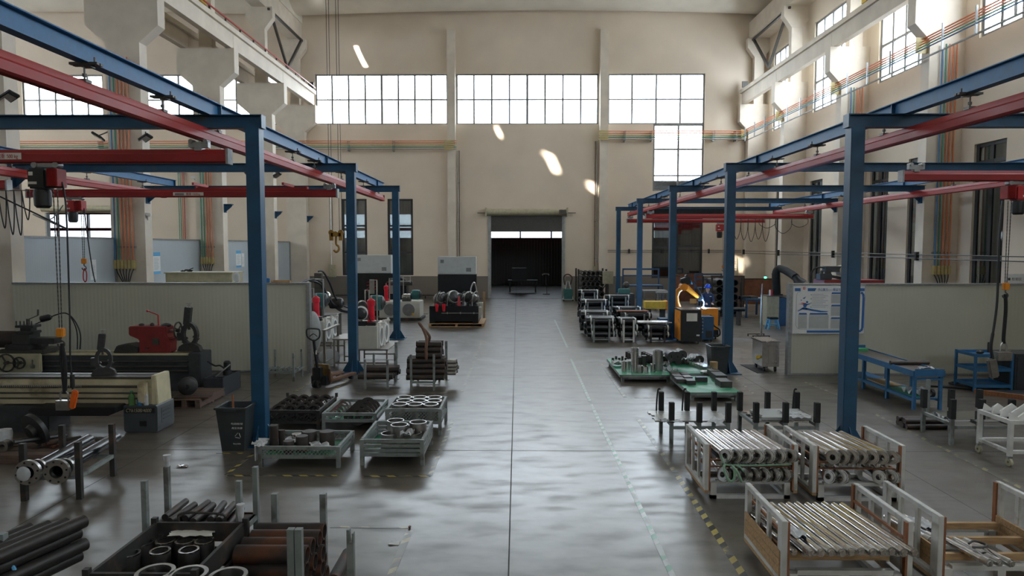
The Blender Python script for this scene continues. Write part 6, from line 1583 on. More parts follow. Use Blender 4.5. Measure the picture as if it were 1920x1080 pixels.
    for k_ in range(4): MB().ring((.25*W_, -.033, (.795-k_*.085)*H_), (.25*W_, -.03, (.795-k_*.085)*H_), .014, 0, 8).build('bullet', 'green_ink', t)
board()
x, z = A(1908, 526, YR-.02)
t = thing('notice', 'small white label on the right partition top at the photo edge', 'sign', (x, YR+.05, ZP+.05)); MB().b(-.28, .28, -.01, .0, 0, .25).build('plate', 'paper', t); text_mesh('■ 检验区', .09, 'lettering', 'ink', t, (-.22, -.012, .08), (PI/2, 0, 0), ext=.001)

# machinery seen over the right partition
Yd = 20.5
def at(px, py, Y=Yd): x, z = A(px, py, Y); return Vector((x, Y, z))
t = thing('machine_tool', 'dark machine with red base and cream flywheel, seen over the right partition', 'machine', (at(1565, 530).x, Yd, 0))
ox = at(1565, 530).x
MB().b(at(1535, 530).x-ox, at(1645, 530).x-ox, -.4, .4, 0, at(1565, 524).z).build('bed', 'red_cast', t, bevel=.02)
def bb(px0, px1, py0, py1, dy, m, nm): 
    a = at(px0, py1); b_ = at(px1, py0); return MB().b(a.x-ox, b_.x-ox, -dy, dy, a.z, b_.z).build(nm, m, t, bevel=.01)
bb(1545, 1600, 499, 510, .15, 'lathe_dark', 'ram'); bb(1534, 1556, 513, 524, .15, 'lathe_dark', 'vice'); bb(1539, 1543, 507, 514, .05, 'dark_steel', 'clamp'); bb(1548, 1556, 509, 514, .1, 'dark_steel', 'tool_slide')
a = at(1580, 507); MB().ring((a.x-ox, -.16, a.z), (a.x-ox, .16, a.z), .16, .0, 20).build('flywheel', 'cabinet_beige', t)
a = at(1583, 507); MB().ring((a.x-ox, -.2, a.z), (a.x-ox, -.16, a.z), .07, 0, 14).build('hub', 'black', t)
MB().bar(at(1558, 518)-Vector((ox, Yd, 0)), at(1578, 522)-Vector((ox, Yd, 0)), .08).build('link_arm', 'lathe_dark', t)
MB().curve([at(1519, 531)-Vector((ox, Yd, 0)), at(1520, 515)-Vector((ox, Yd, 0)), at(1526, 505)-Vector((ox, Yd, 0)), at(1536, 501)-Vector((ox, Yd, 0)), at(1546, 502)-Vector((ox, Yd, 0))], .025, 8).build('hose', 'black', t)
side_paper(1532, 475, 1541, 503, 14.72, 'tall blue and white notice on the right column above the partition', head='sky_blue') if False else None
# blue bench
t = thing('workbench', 'long blue steel workbench with dark top beside the right partition', 'workbench', (8.55, 14.1, 0)); Lb = 3.2
MB().b(-.3, .3, .0, Lb, .76, .80).build('rubber_top', 'slab_steel', t)
for y in (.02, 1.05, 2.1, Lb-.08):
    for x in (-.3, .24): MB().b(x, x+.06, y, y+.06, 0, .70).build('leg', 'blue_light', t)
MB().b(-.33, -.3, 0, Lb, .70, .82).b(.3, .33, 0, Lb, .70, .82).b(-.3, .3, -.02, 0, .70, .86).b(-.3, .3, Lb, Lb+.02, .70, .90).b(-.29, .29, .0, Lb, .70, .76).b(-.3, .3, .0, .05, .62, .66).build('frame', 'blue_light', t)
MB().b(-.24, .24, .08, Lb-.08, .20, .23).b(-.3, -.24, .08, Lb-.08, .17, .23).b(.24, .3, .08, Lb-.08, .17, .23).build('lower_shelf', 'blue_light', t)
t = MB().b(-.2, .2, 0, 1.0, 0, .01).build('green_mat', 'green_rubber'); t.location = (8.55, 14.3, .231); tag(t, 'green mat on the lower shelf of the blue bench', 'mat')
t = MB().b(-.2, .2, 0, .8, 0, .02).build('cardboard_sheet', 'cardboard'); t.location = (8.55, 15.4, .231); tag(t, 'brown board on the lower shelf of the blue bench', 'board')
t = MB().sheet((0, 0, .0), .4, .5, .14, 8, seed=77).build('plastic_bag', 'plastic_clear'); t.location = (8.58, 14.55, .243); tag(t, 'pale plastic bag on the green mat under the bench', 'bag')
t = MB().ring((-.02, 0, .09), (.04, 0, .09), .085, .055, 18).build('tape_roll', 'black'); t.location = (8.68, 14.22, .242); tag(t, 'black tape roll on the lower shelf of the blue bench', 'tape')
p = V(1690, 685, .85); t = MB().ring((-.42, 0, 0), (.42, 0, 0), .045, 0, 14).build('round_bar', 'rod_dark'); t.location = (8.62, 14.95, .847); tag(t, 'single brown round bar lying on the blue bench', 'bar')
t = MB().sheet((0, 0, 0), .3, .2, .06, 7, seed=80).build('cloth', 'cloth_white'); t.location = (8.65, 14.4, .801); tag(t, 'white rag at the near end of the blue bench', 'rag')
t = MB().b(-.22, .22, 0, .2, 0, .06).build('green_tray', 'green_ink'); t.location = (8.5, 16.9, .801); tag(t, 'green tray at the far end of the blue bench', 'tray')
# blue cart
xc0, yc = on(1826, 735)
t = thing('tool_cart', 'blue steel tool cart with three shelves at the right edge', 'cart', (xc0+.45, yc, 0))
for x in (-.45, .40):
    for y in (0, .7): MB().b(x, x+.05, y, y+.05, 0, .9).build('leg', 'blue_light', t)
for z in (.1, .48, .82): MB().b(-.40, .40, .0, .03, z, z+.07).b(-.40, .40, .72, .75, z, z+.07).b(-.43, -.40, .05, .7, z, z+.07).b(.40, .43, .05, .7, z, z+.07).b(-.40, .40, .03, .72, z, z+.01).build('shelf', 'blue_light', t)
t = thing('cabinet', 'dark steel cabinet at the right edge beside the blue cart', 'cabinet', (xc0+1.35, yc+.1, 0)); MB().b(-.35, .5, 0, .7, 0, .88).build('body', 'lathe_dark', t, bevel=.01); MB().b(-.3, .45, -.015, 0, .05, .8).build('door', 'lathe_dark', t)
px_ = A(1855, 650, yc+.3)[0]; t = thing('thermos', 'tall brown glass thermos standing on the blue cart', 'bottle', (px_, yc+.3, .89)); MB().lathe((0, 0, 0), [(.04, 0), (.042, .2)], 14).build('body', 'rusty', t); MB().lathe((0, 0, .2), [(.042, 0), (.038, .04)], 14).build('cap', 'black', t)
t = MB().ball((0, 0, .05), .06, 10, 7, (1.6, 1, .8)).build('tool_lump', 'dark_steel'); t.location = (px_-.15, yc+.4, .83); tag(t, 'dark hand tool lump beside the thermos', 'tool')
t = MB().box((0, 0, .05), (.5, .05, .05), rz=.15).build('steel_bar_tool', 'steel'); t.location = (xc0+.8, yc+.3, .89); tag(t, 'bright bar tool on the right of the blue cart', 'tool')
t = MB().curve([(xc0-.75, yc+.6, .03), (xc0-.3, yc+.45, .03), (xc0+.3, yc+.2, .03), (xc0+.0, yc+.9, .03), (xc0+.9, yc+1.0, .03)], .03, 8).build('hose', 'black'); tag(t, 'thick black hose on the floor behind the blue cart', 'hose')
x0, y0 = on(1812, 738); x1, y1 = on(1920, 775)
t = thing('steel_platform', 'low dark platform with wooden edge under the blue cart area', 'platform', (x0+.2, y1-.1, 0))
MB().bar((0.0, 2.0, .05), (1.9, .2, .05), .1, .1).build('timber_edge', 'wood_red', t)
MB().add([(.1, 2.0, 0), (1.9, .3, 0), (3.2, .3, 0), (3.2, 2.0, 0), (.1, 2.0, .08), (1.9, .3, .08), (3.2, .3, .08), (3.2, 2.0, .08)], [(3, 2, 1, 0), (4, 5, 6, 7), (0, 1, 5, 4), (1, 2, 6, 5), (2, 3, 7, 6), (3, 0, 4, 7)]).build('plate', 'lathe_dark', t)
# ---------------- hydraulic units, left middle distance ----------------
def motor(p, r, L_, m, parent, ax=(1, 0, 0), nm='motor'):
    a = Vector(ax); c = Vector(p); mb = MB().ring(c, c+a*L_, r, 0, 18)
    for i in range(7): mb.ring(c+a*(L_*(.15+i*.1)), c+a*(L_*(.17+i*.1)), r*1.07, 0, 18)
    mb.ring(c-a*(L_*.15), c, r*.5, 0, 12); o = mb.build(nm, m, parent)
    MB().lathe(c+a*L_, [(r*.95, 0), (r*.9, L_*.1), (r*.55, L_*.22), (r*.5, L_*.24)], 18, a).ring(c+a*(L_*1.24), c+a*(L_*1.3), r*.35, 0, 12).build('motor_cover', 'cast', o)
def filt(p, h, parent):
    MB().lathe(p, [(.06, 0), (.13, .02), (.13, .1), (.095, .13), (.095, h*.72), (.115, h*.74), (.115, h*.92), (.06, h*.97), (.03, h)], 16).build('red_filter', 'bright_red', parent)
    MB().ring((p[0], p[1], p[2]+h), (p[0], p[1], p[2]+h+.08), .03, 0, 8).build('filter_cap', 'steel', parent)
def pipe(pts, parent, r=.025, m='steel'): MB().path(pts, r, 8).build('steel_pipe', m, parent)
# white unit with two fans, at the third left post
x0, y0 = on(712, 600); x1, _ = on(786, 600); y0 = 31.2; x0 = A(711, 590, y0)[0]; x1 = A(787, 590, y0)[0]
t = thing('hydraulic_unit', 'white hydraulic unit with two round fans behind the farthest left post', 'hydraulic unit', ((x0+x1)/2, y0, 0)); w = (x1-x0)/2; zt_ = A(740, 566, y0)[1]
MB().b(-w, w, 0, 1.3, .12, zt_).build('tank', 'cream_panel', t, bevel=.015)
MB().b(-w-.08, w+.08, -.08, 1.4, 0, .12).build('drip_tray', 'dark_frame', t)
for cx in (-.46*w, .45*w):
    MB().ring((cx, -.03, (zt_+.12)/2), (cx, 0, (zt_+.12)/2), .31, .28, 28).build('fan_ring', 'light_grey', t)
    m = MB().ring((cx, -.01, (zt_+.12)/2), (cx, .0, (zt_+.12)/2), .28, .0, 28)
    for k_ in range(5): m.ring((cx, -.018, (zt_+.12)/2), (cx, -.01, (zt_+.12)/2), .05+.05*k_, .04+.05*k_, 24)
    m.build('fan_grille', 'frame_grey', t)
filt((-.72*w, .4, zt_), .75, t)
motor((.55*w, .5, zt_+.3), .22, .35, 'teal', t); motor((.1*w, .5, zt_+.2), .14, .35, 'satin', t)
pipe([(-.6*w, .6, zt_), (-.6*w, .6, zt_+1.05), (-.3*w, .6, zt_+1.05), (-.3*w, .6, zt_)], t)
pipe([(.1*w, .6, zt_), (.1*w, .6, zt_+1.15), (.45*w, .6, zt_+1.15), (.45*w, .6, zt_+.85)], t)
MB().ring((-.55*w, .7, zt_+.82), (.55*w, .7, zt_+.82), .11, 0, 14).build('accumulator', 'dark_steel', t)
MB().b(.1*w, .5*w, .2, .6, zt_, zt_+.16).build('valve_block', 'dark_steel', t)
MB().b(.62*w, .72*w, -.04, 0, .25, .35).build('drain', 'yellow', t)
# big grey cabinet on a black console behind
def console(pxa, pxb, Y, py0, py1, lab, x_l, x_r):
    xa, z1 = A(pxa, py0, Y); xb, z0 = A(pxb, py1, Y)
    t = thing('control_console', lab, 'control cabinet', ((xa+xb)/2, Y, 0)); w = (xb-xa)/2
    MB().b(-w, w, -.25, .25, z0, z1).build('cabinet', 'light_grey', t, bevel=.01)
    MB().b(-w+.02, -.005, -.265, -.25, z0+.03, z1-.03).b(.005, w-.02, -.265, -.25, z0+.03, z1-.03).build('doors', 'light_grey', t)
    MB().b(-w+.12, -w+.28, -.275, -.265, z1-.3, z1-.14).build('vent', 'frame_grey', t); MB().b(w-.45, w-.22, -.275, -.265, z0+.12, z0+.3).build('vent', 'frame_grey', t)
    MB().prism([(-w+x_l, 0), (w+x_r, 0), (w+x_r, z0-.35), (w, z0), (-w, z0), (-w+x_l, z0-.35)], -.3, .4, 'xz').build('black_stand', 'black_gloss', t, bevel=.01)
    return t, w, z0
tc, w, z0 = console(668, 735, 33.6, 478, 512, 'large grey control cabinet on black stand, behind second left post', -.1, .75)
for cx, c_ in ((-.05, 'red_cast'), (.9, 'red_cast')):
    MB().b(cx-.12, cx+.12, -.36, -.3, z0-1.0, z0-.3).build('valve_stack', 'steel', tc)
    m = MB()
    for k_ in range(4): m.bar((cx-.25, -.34, z0-.9+k_*.15), (cx+.25, -.34, z0-.75+k_*.15), .02)
    m.build('red_cables', 'bright_red', tc)
tc2, w, z0 = console(822, 893, 31.6, 481, 514, 'large grey control cabinet on black stand behind the black hydraulic unit', 0, .0)
# black unit on pallet
xa, ya = on(806, 613); xb, _ = on(902, 613)
pallet(xa-.05, xb+.12, ya, ya+2.2, .14, 'pale wooden pallet under the black hydraulic unit', 'wood', 8)
x0 = A(805, 590, ya+.1)[0]; x1 = A(897, 590, ya+.1)[0]; zt_ = A(850, 574, ya+.1)[1]
t = thing('hydraulic_unit', 'black hydraulic unit with many bright motors on a pallet', 'hydraulic unit', ((x0+x1)/2, ya+.1, .14)); w = (x1-x0)/2; h = zt_-.14
MB().b(-w, w, 0, 1.9, .08, h).b(-w, -w+.25, .0, 1.9, 0, .08).b(w-.25, w, 0, 1.9, 0, .08).build('tank', 'black_gloss', t, bevel=.012)
MB().path([(-.5*w, -.05, h*.6), (w, -.05, h*.6)], .018, 8).b(-.28*w, -.24*w, -.07, 0, h*.55, h*.66).b(.25*w, .29*w, -.07, 0, h*.55, h*.66).b(.8*w, .84*w, -.07, 0, h*.55, h*.66).build('front_pipe', 'steel', t)
for px_, py_, r_, L_ in ((-.72, .3, .22, .35), (-.2, .25, .26, .4), (.68, .35, .25, .3), (-.45, 1.1, .18, .3), (.05, 1.15, .18, .3), (.85, 1.2, .17, .3)):
    motor((px_*w, py_+.3, h+r_*1.15), r_, L_, 'steel', t, (.55 if px_ < .3 else -.5, -.8, .25))
for px_ in (-.68, -.40): MB().lathe((px_*w, -.08, h-.22), [(.05, 0), (.075, .22), (.08, .32)], 12).build('red_filter_bowl', 'bright_red', t)
MB().lathe((.2*w, .1, h), [(.08, 0), (.08, .1), (.05, .3), (.04, .4)], 12).build('filter', 'red_paint', t)
MB().lathe((.4*w, .5, h), [(.1, 0), (.1, .35), (.04, .5)], 12).build('accumulator', 'satin', t)
for i in range(10):
    a_ = -.8*w+i*.17*w; MB().curve([(a_, .2+.1*(i % 3), h), (a_+.05, .2, h+.35+.1*(i % 2)), (a_+.2, .4, h+.6-.05*(i % 3)), (a_+.3, .8, h+.3)], .022, 6).build('hose', ['black', 'steel'][i % 2], t)
MB().b(w-.05, w+.12, .3, .6, h*.45, h*.9).b(w-.05, w+.12, 1.3, 1.6, h*.6, h*1.05).build('terminal_box', 'cream_panel', t)
MB().curve([(.6*w, .8, h), (.65*w, .8, h+.7), (.8*w, .8, h+.95), (.9*w, .8, h+.5)], .03, 8).build('pipe_bend', 'satin', t)
t = thing('wooden_plank', 'upright wooden plank leaning behind the black unit', 'plank', (A(903, 555, 32)[0]+.1, 32.3, 0)); MB().b(-.05, .05, 0, .06, 0, 1.25).build('plank', 'wood', t)
# near unit on stand, right of second post
yu = 18.9; x0 = A(655, 630, yu)[0]; x1 = A(707, 630, yu)[0]; zb_ = A(690, 655, yu)[1]; zt_ = A(690, 612, yu)[1]
st = steel_table(x0, x1+.3, yu+.0, yu+1.7, zb_, 'steel table carrying the white hydraulic unit right of the second left post', shelf=0)
def white_unit(x0, x1, yu, z0, z1, L_, lab, wrap=False):
    t = thing('hydraulic_unit', lab, 'hydraulic unit', ((x0+x1)/2, yu, z0)); w = (x1-x0)/2; h = z1-z0
    MB().b(-w, w, 0, L_, 0.02, h).b(-w, w+.02, -.01, L_, 0, .02).build('tank', 'cream_panel', t, bevel=.01)
    for k_ in range(2):
        yy = L_*(.27+.46*k_)
        MB().ring((w, yy, h*.5), (w+.05, yy, h*.5), h*.46, h*.36, 24).b(w+.0, w+.06, yy-L_*.21, yy-L_*.18, .0, h+.1).b(w, w+.06, yy+L_*.18, yy+L_*.21, 0, h+.1).build('fan_frame', 'white', t)
        MB().ring((w, yy, h*.5), (w+.02, yy, h*.5), h*.36, 0, 24).build('fan_grille', 'frame_grey', t)
        MB().ring((w+.0, yy, h+.05), (w+.15, yy, h+.05), .03, 0, 8).build('coupling', 'white', t)
    filt((w*.35, .45, h), .75, t)
    motor((w*-.3, .3, h+.36), .18, .35, 'white', t, (.2, -1, 0)); motor((-w*.2, 1.3, h+.55), .22, .35, 'teal', t, (1, 0, 0)); motor((-w*.6, .9, h+.5), .16, .3, 'satin', t, (.3, -1, 0))
    pipe([(w*.6, .8, h), (w*.6, .8, h+1.25), (w*.1, .8, h+1.25)], t, .022); pipe([(-w*.1, 1.0, h), (-w*.1, 1.0, h+.95), (-w*.4, 1.0, h+.95), (-w*.4, 1.0, h+.6)], t, .02)
    MB().b(-w*.6, w*.1, .1, .35, h, h+.12).b(w*.2, w*.8, .15, .3, h, h+.08).build('valve_block', 'black', t)
    MB().ball((-w*.7, .9, h+.3), .08, 10, 7).ball((-w*.7, .9, h+.45), .08, 10, 7).build('yellow_valves', 'yellow', t)
    MB().curve([(w*.2, .3, h+.3), (w*.5, .2, h+.12), (w*.9, .5, h+.1)], .02, 6).curve([(-w*.5, .6, h), (-w*.2, .5, h+.4), (w*.1, .6, h+.2)], .02, 6).build('hose', 'black', t)
    return t
white_unit(x0, x1, yu, zb_+.002, zt_, 1.6, 'white hydraulic unit with red filter on a table beside the second left post')
yu2 = 20.6; x0 = -6.95; x1 = A(607, 640, yu2)[0]
zb2 = .5; zt2 = 1.12
steel_table(x0, x1+.25, yu2, yu2+1.7, zb2, 'steel table under the plastic-wrapped hydraulic unit by the partition end', shelf=0)
white_unit(x0, x1, yu2, zb2+.002, zt2, 1.6, 'white hydraulic unit with red filter, half hidden by the partition end')
p = A(592, 600, yu2)
t = thing('plastic_wrap', 'clear plastic film draped over the hydraulic unit by the partition end', 'plastic wrap', (p[0]-.05, yu2-.12, zb2-.2))
MB().ball((0, 0, .5), .5, 16, 12, (.5, .16, 1.3)).build('film', 'plastic_clear', t)
t = MB().ball((0, 0, 0), .24, 12, 9, (1.3, .5, 1)).build('plastic_bag', 'plastic_clear'); p = A(622, 655, 19.4); t.location = (p[0]-.05, 19.3, .12+p[1]*.3); tag(t, 'clear plastic bag of parts under the tall brown table', 'bag')
# hoses arching from the partition end
t = thing('hydraulic_hose', 'thick black hoses arching over behind the partition end', 'hose', (0, 0, 0))
def h3(px, py, Y): x, z = A(px, py, Y); return (x, Y, z)
for pts in (((597, 509, 24), (606, 510, 24.2), (618, 530, 24.5), (630, 560, 25), (648, 575, 25.5), (668, 580, 26)), ((565, 532, 22), (578, 525, 22.5), (600, 527, 23), (612, 550, 24), (628, 575, 25), (645, 585, 25.5), (668, 584, 26)), ((580, 526, 23), (600, 533, 23.5), (615, 560, 24.5), (640, 580, 25.3), (668, 586, 26))):
    MB().curve([h3(*q) for q in pts], .035, 8).build('hose', 'black', t)
MB().b(*[v for v in (h3(596, 520, 24)[0]-.1, h3(596, 520, 24)[0]+.15, 23.9, 24.1)], 0, h3(596, 512, 24)[2]).build('hose_stand', 'dark_steel', t)
t = thing('machine_block', 'dark pump set behind the partition end under the hoses', 'pump', (h3(604, 560, 24.5)[0], 24.6, 0))
MB().b(-.4, .4, 0, 1, 0, .9).build('base', 'dark_frame', t); motor((-.2, .2, 1.2), .22, .5, 'teal', t, (0, -1, 0)); motor((.1, .6, 1.3), .2, .4, 'dark_steel', t); MB().ball((0, .4, 1.55), .2, 10, 8).build('dome', 'satin', t)
t = thing('low_rail', 'dark low rail and pipe along the foot of the back wall at left', 'rail', (-7.5, YB-.4, 0)); MB().b(-4.5, 3.2, -.05, .05, .18, .26).build('rail', 'dark_frame', t)
for x in (-4.4, -1.5, 1.5, 3.1): MB().b(x-.04, x+.04, -.04, .04, 0, .18).build('leg', 'dark_frame', t)
t = thing('drain_channel', 'dark grating strip in the floor behind the fan unit', 'floor grate', (-6, 34.2, .002)); MB().b(-4.5, 1.5, -.12, .12, 0, .012).build('grate', 'dark_frame', t)

# ---------------- robot welding cell ----------------
def cab(px0, px1, pyb, pyt, lab, front, side, dep, name='welding_power_source'):
    x0, y0 = on(px0, pyb); x1, _ = on(px1, pyb); zt = A((px0+px1)/2, pyt, y0)[1]
    t = thing(name, lab, 'power source', ((x0+x1)/2, y0, 0)); w = (x1-x0)/2
    MB().b(-w, w, 0, dep, .08, zt).build('housing', front, t, bevel=.01)
    if side != front: MB().b(-w-.015, -w, .02, dep-.02, .12, zt-.03).build('side_panel', side, t)
    for sx_ in (-w+.06, w-.1):
        for sy_ in (.05, dep-.1): MB().b(sx_, sx_+.05, sy_, sy_+.05, 0, .08).build('foot', 'black', t)
    return t, w, zt
t, w, zt_ = cab(1276, 1314, 645, 582, 'black welding power source with orange side and cream label', 'black', 'orange', .9)
MB().b(-w*.45, w*.6, -.012, 0, zt_-.38, zt_-.1).build('cream_label', 'label_white', t); MB().b(w*.55, w*.85, -.012, 0, .28, .33).build('small_label', 'paper', t)
MB().b(-w-.02, w, 0, .9, zt_, zt_+.03).build('top_plate', 'slab_steel', t)
MB().bar((-w-.03, .1, .75), (-w-.03, .25, .85), .02).build('handle', 'steel', t)
t, w, zt_ = cab(1315, 1338, 641, 594, 'blue water cooler cabinet beside the black power source', 'cabinet_blue', 'cabinet_blue', .6, 'water_cooler')
MB().b(-w*.3, w*.7, -.01, 0, .15, .4).build('grille', 'frame_dark', t); m = MB()
for k_ in range(5): m.ring((-w*.85, -.03, .35+k_*.12), (-w*.85, 0, .35+k_*.12), .025, 0, 8)
m.build('fittings', 'steel', t)
t, w, zt_ = cab(1318, 1346, 636, 579, 'orange cabinet with dark foot behind the blue cooler', 'orange', 'orange', .5, 'orange_cabinet')
MB().b(-w*1.0, w*1.05, -.012, 0, .08, .34).build('dark_foot', 'black', t)
MB().ring((-w*.1, -.05, zt_-.3), (-w*.1, 0, zt_-.3), .08, 0, 12).build('knob', 'black', t)
MB().curve([(-w*.1, -.05, zt_-.3), (w*.3, -.12, zt_-.6), (w*1.05, -.1, zt_-.75), (w*1.1, -.1, zt_-.95), (w*.6, -.08, zt_-1.0)], .03, 6).build('hose', 'black', t)
# robot
YQ = 25.9
def q3(px, py, Y=YQ): x, z = A(px, py, Y); return Vector((x, Y, z))
rb = q3(1272, 600); t = thing('welding_robot', 'orange and black welding robot arm reaching down to a blue arc', 'robot', (rb.x, YQ, 0)); O = Vector((rb.x, YQ, 0))
MB().b(-.3, .3, -.3, .3, 0, .55).build('pedestal', 'dark_frame', t, bevel=.01)
MB().lathe((0, 0, .55), [(.24, 0), (.24, .12), (.2, .16), (.2, .3)], 20).build('base_turret', 'orange', t)
pp = [q3(1273, 582)-O, q3(1268, 567)-O, q3(1267, 556)-O, q3(1271, 546)-O, q3(1281, 538)-O]
MB().path(pp, .12, 14, rf=lambda u: .13-.04*u).build('lower_arm', 'orange', t)
MB().ring(pp[0]+Vector((0, -.2, 0)), pp[0]+Vector((0, .2, 0)), .16, 0, 18).build('shoulder_joint', 'orange', t)
MB().ring(pp[-1]+Vector((0, -.18, 0)), pp[-1]+Vector((0, .18, 0)), .14, 0, 18).build('elbow_joint', 'orange', t)
a, b_ = q3(1276, 530)-O, q3(1294, 524)-O
MB().bar(q3(1277, 530)-O, q3(1293, 524)-O, .34, .28).build('wire_feeder', 'black', t, bevel=.03)
MB().bar(q3(1285, 516)-O, q3(1296, 524)-O, .2, .1).build('motor_cover', 'dark_steel', t, bevel=.02)
MB().bar(q3(1294, 527)-O, q3(1297, 533)-O, .14, .05).build('motor_cap', 'sky_blue', t)
f0, f1 = q3(1284, 536)-O, q3(1312, 560)-O
MB().path([f0, f0.lerp(f1, .3), f1], .1, 12, rf=lambda u: .12-.05*u).build('forearm', 'orange', t)
MB().ring(f1+Vector((-.02, -.08, 0)), f1+Vector((.02, .08, 0)), .09, 0, 14).build('wrist', 'black', t)
MB().curve([f1, q3(1317, 562)-O, q3(1320, 567)-O, q3(1319, 573)-O], .028, 8).build('torch', 'steel', t)
MB().curve([q3(1290, 522)-O, q3(1304, 540)-O+Vector((0, 0, .08)), q3(1315, 552)-O, q3(1319, 562)-O], .025, 8).curve([q3(1279, 520)-O, q3(1268, 517)-O, q3(1262, 525)-O, q3(1266, 545)-O], .02, 8).build('cable', 'black', t)
MB().b(q3(1290, 570).x-O.x, q3(1302, 570).x-O.x, -.3, -.28, q3(1290, 568).z, q3(1290, 559).z).build('cardboard_tag', 'cardboard', t)
# welding table with workpiece and arc
xa = q3(1293, 580).x; xb = q3(1342, 580).x; zw = q3(1310, 580).z
t = thing('welding_table', 'dark welding table under the robot torch', 'table', ((xa+xb)/2, YQ+.05, 0)); w = (xb-xa)/2
MB().b(-w, w, -.3, .35, zw-.12, zw-.05).build('tabletop', 'slab_steel', t)
for sx_ in (-w+.03, w-.09):
    for sy_ in (-.28, .27): MB().b(sx_, sx_+.06, sy_, sy_+.06, 0, zw-.12).build('leg', 'dark_frame', t)
t = MB().ring((-w*.6, 0, 0), (w*1.4, 0, 0), .055, .0, 16).build('workpiece_tube', 'steel'); t.location = ((xa+xb)/2, YQ+.1, zw+.01); tag(t, 'bright tube being welded on the welding table', 'tube')
t = MB().box((0, 0, .03), (.32, .16, .07), rz=.2).build('clamp_block', 'dark_steel'); t.location = (q3(1303, 578).x, YQ, zw-.048); tag(t, 'dark clamp block left of the welding arc', 'clamp')
arc = q3(1318.5, 577, YQ-.02)
t = MB().ball((0, 0, 0), .055, 12, 8).build('welding_arc', 'arc'); t.location = arc; tag(t, 'glowing blue-white welding arc at the torch tip', 'welding arc')
ld = bpy.data.lights.new('arc_light', 'POINT'); ld.energy = 60; ld.color = (.25, .55, 1); ld.shadow_soft_size = .06
lo = bpy.data.objects.new('arc_light', ld); COL.objects.link(lo); lo.location = arc+Vector((0, -.12, .1))
# worker
def worker(px, Yw):
    x = q3(px, 560, Yw).x; t = thing('person', 'worker in blue helmet and dark blue workwear bending over the welding arc', 'person', (x, Yw, 0))
    def skin(name, J, E, rad, m, root=0):
        me = bpy.data.meshes.new(name); me.from_pydata(J, E, []); o = bpy.data.objects.new(name, me); COL.objects.link(o); o.parent = t
        me.materials.append(M_[m]); sk = o.modifiers.new('skin', 'SKIN'); sk.use_smooth_shade = True
        for i, r_ in enumerate(rad): me.skin_vertices[0].data[i].radius = (r_, r_) if not isinstance(r_, tuple) else r_; me.skin_vertices[0].data[i].use_root = (i == root)
        s2 = o.modifiers.new('smooth', 'SUBSURF'); s2.levels = 1; s2.render_levels = 2; return o
    # pelvis, spine, chest, neck ; legs ; arms
    J = [(0, .05, .94), (0, .03, 1.12), (0, -.02, 1.32), (0, -.05, 1.44), (0, -.08, 1.52),
         (.10, .05, .88), (.11, .0, .48), (.12, .04, .10), (-.10, .05, .88), (-.12, .0, .48), (-.13, .04, .10),
         (.19, -.04, 1.41), (.25, -.08, 1.14), (.12, -.36, 1.08), (-.19, -.04, 1.41), (-.25, -.08, 1.14), (-.14, -.36, 1.08)]
    E = [(0, 1), (1, 2), (2, 3), (3, 4), (0, 5), (5, 6), (6, 7), (0, 8), (8, 9), (9, 10), (3, 11), (11, 12), (12, 13), (3, 14), (14, 15), (15, 16)]
    rad = [(.16, .12), (.15, .11), (.18, .12), (.12, .09), .055, .095, .07, .05, .095, .07, .05, .075, .055, .042, .075, .055, .042]
    skin('overalls', J, E, rad, 'workwear')
    body = MB().lathe((0, -.09, 1.46), [(.05, 0), (.05, .09), (.058, .12)], 12).ball((0, -.11, 1.645), .1, 14, 12, (.78, .98, 1.18))
    body.ball((0, -.215, 1.635), .018, 8, 6, (1, 1.2, 1.4)).ball((.08, -.10, 1.64), .02, 8, 6, (.5, 1, 1.5)).ball((-.08, -.10, 1.64), .02, 8, 6, (.5, 1, 1.5)).b(-.025, .025, -.208, -.2, 1.585, 1.592)
    body.build('head', 'skin', t)
    MB().ball((.032, -.2, 1.665), .011, 8, 6).ball((-.032, -.2, 1.665), .011, 8, 6).build('eyes', 'black', t)
    MB().ball((0, -.09, 1.66), .098, 12, 9, (.82, .9, 1)).build('hair', 'black', t)
    n_ = 20; prof = [(.128, 0), (.13, .02), (.122, .07), (.1, .115), (.06, .145), (.01, .155)]
    MB().lathe((0, -.10, 1.70), prof, n_).prism([(-.09, -.30), (.09, -.30), (.12, -.16), (.12, -.06), (-.12, -.06), (-.12, -.16)], 1.695, 1.71, 'xy').b(-.012, .012, -.2, .0, 1.84, 1.862).build('helmet', 'helmet_blue', t)
    for s_ in (1, -1):
        hx = .12 if s_ > 0 else -.14
        B = Vector((hx, -.36, 1.08))
        J2 = [tuple(B), tuple(B+Vector((-.01*s_, -.07, -.02)))]; E2 = [(0, 1)]; R2 = [.03, (.036, .018)]
        for k_, (dx, L_) in enumerate(((-.03, .07), (-.01, .08), (.01, .075), (.03, .06))):
            b0 = B+Vector((dx, -.09, -.02)); i = len(J2); J2 += [tuple(b0), tuple(b0+Vector((0, -L_*.5, -.015))), tuple(b0+Vector((0, -L_*.75, -.045)))]
            E2 += [(1, i), (i, i+1), (i+1, i+2)]; R2 += [.010, .009, .008]
        i = len(J2); J2 += [tuple(B+Vector((-.04*s_, -.05, -.02))), tuple(B+Vector((-.055*s_, -.09, -.035)))]; E2 += [(0, i), (i, i+1)]; R2 += [.011, .009]
        skin('hand', J2, E2, R2, 'skin')
        m = MB().prism([(-.05, -.14), (.04, -.15), (.05, .12), (-.05, .12)], .0, .05, 'xy').prism([(-.045, -.02), (.045, -.02), (.045, .12), (-.045, .12)], .05, .12, 'xy')
        o = m.build('shoe', 'black', t, bevel=.012); o.location = (.12 if s_ > 0 else -.13, .03, 0)
    MB().b(.06, .14, -.185, -.175, 1.33, 1.35).build('pocket_stripe', 'paper', t)
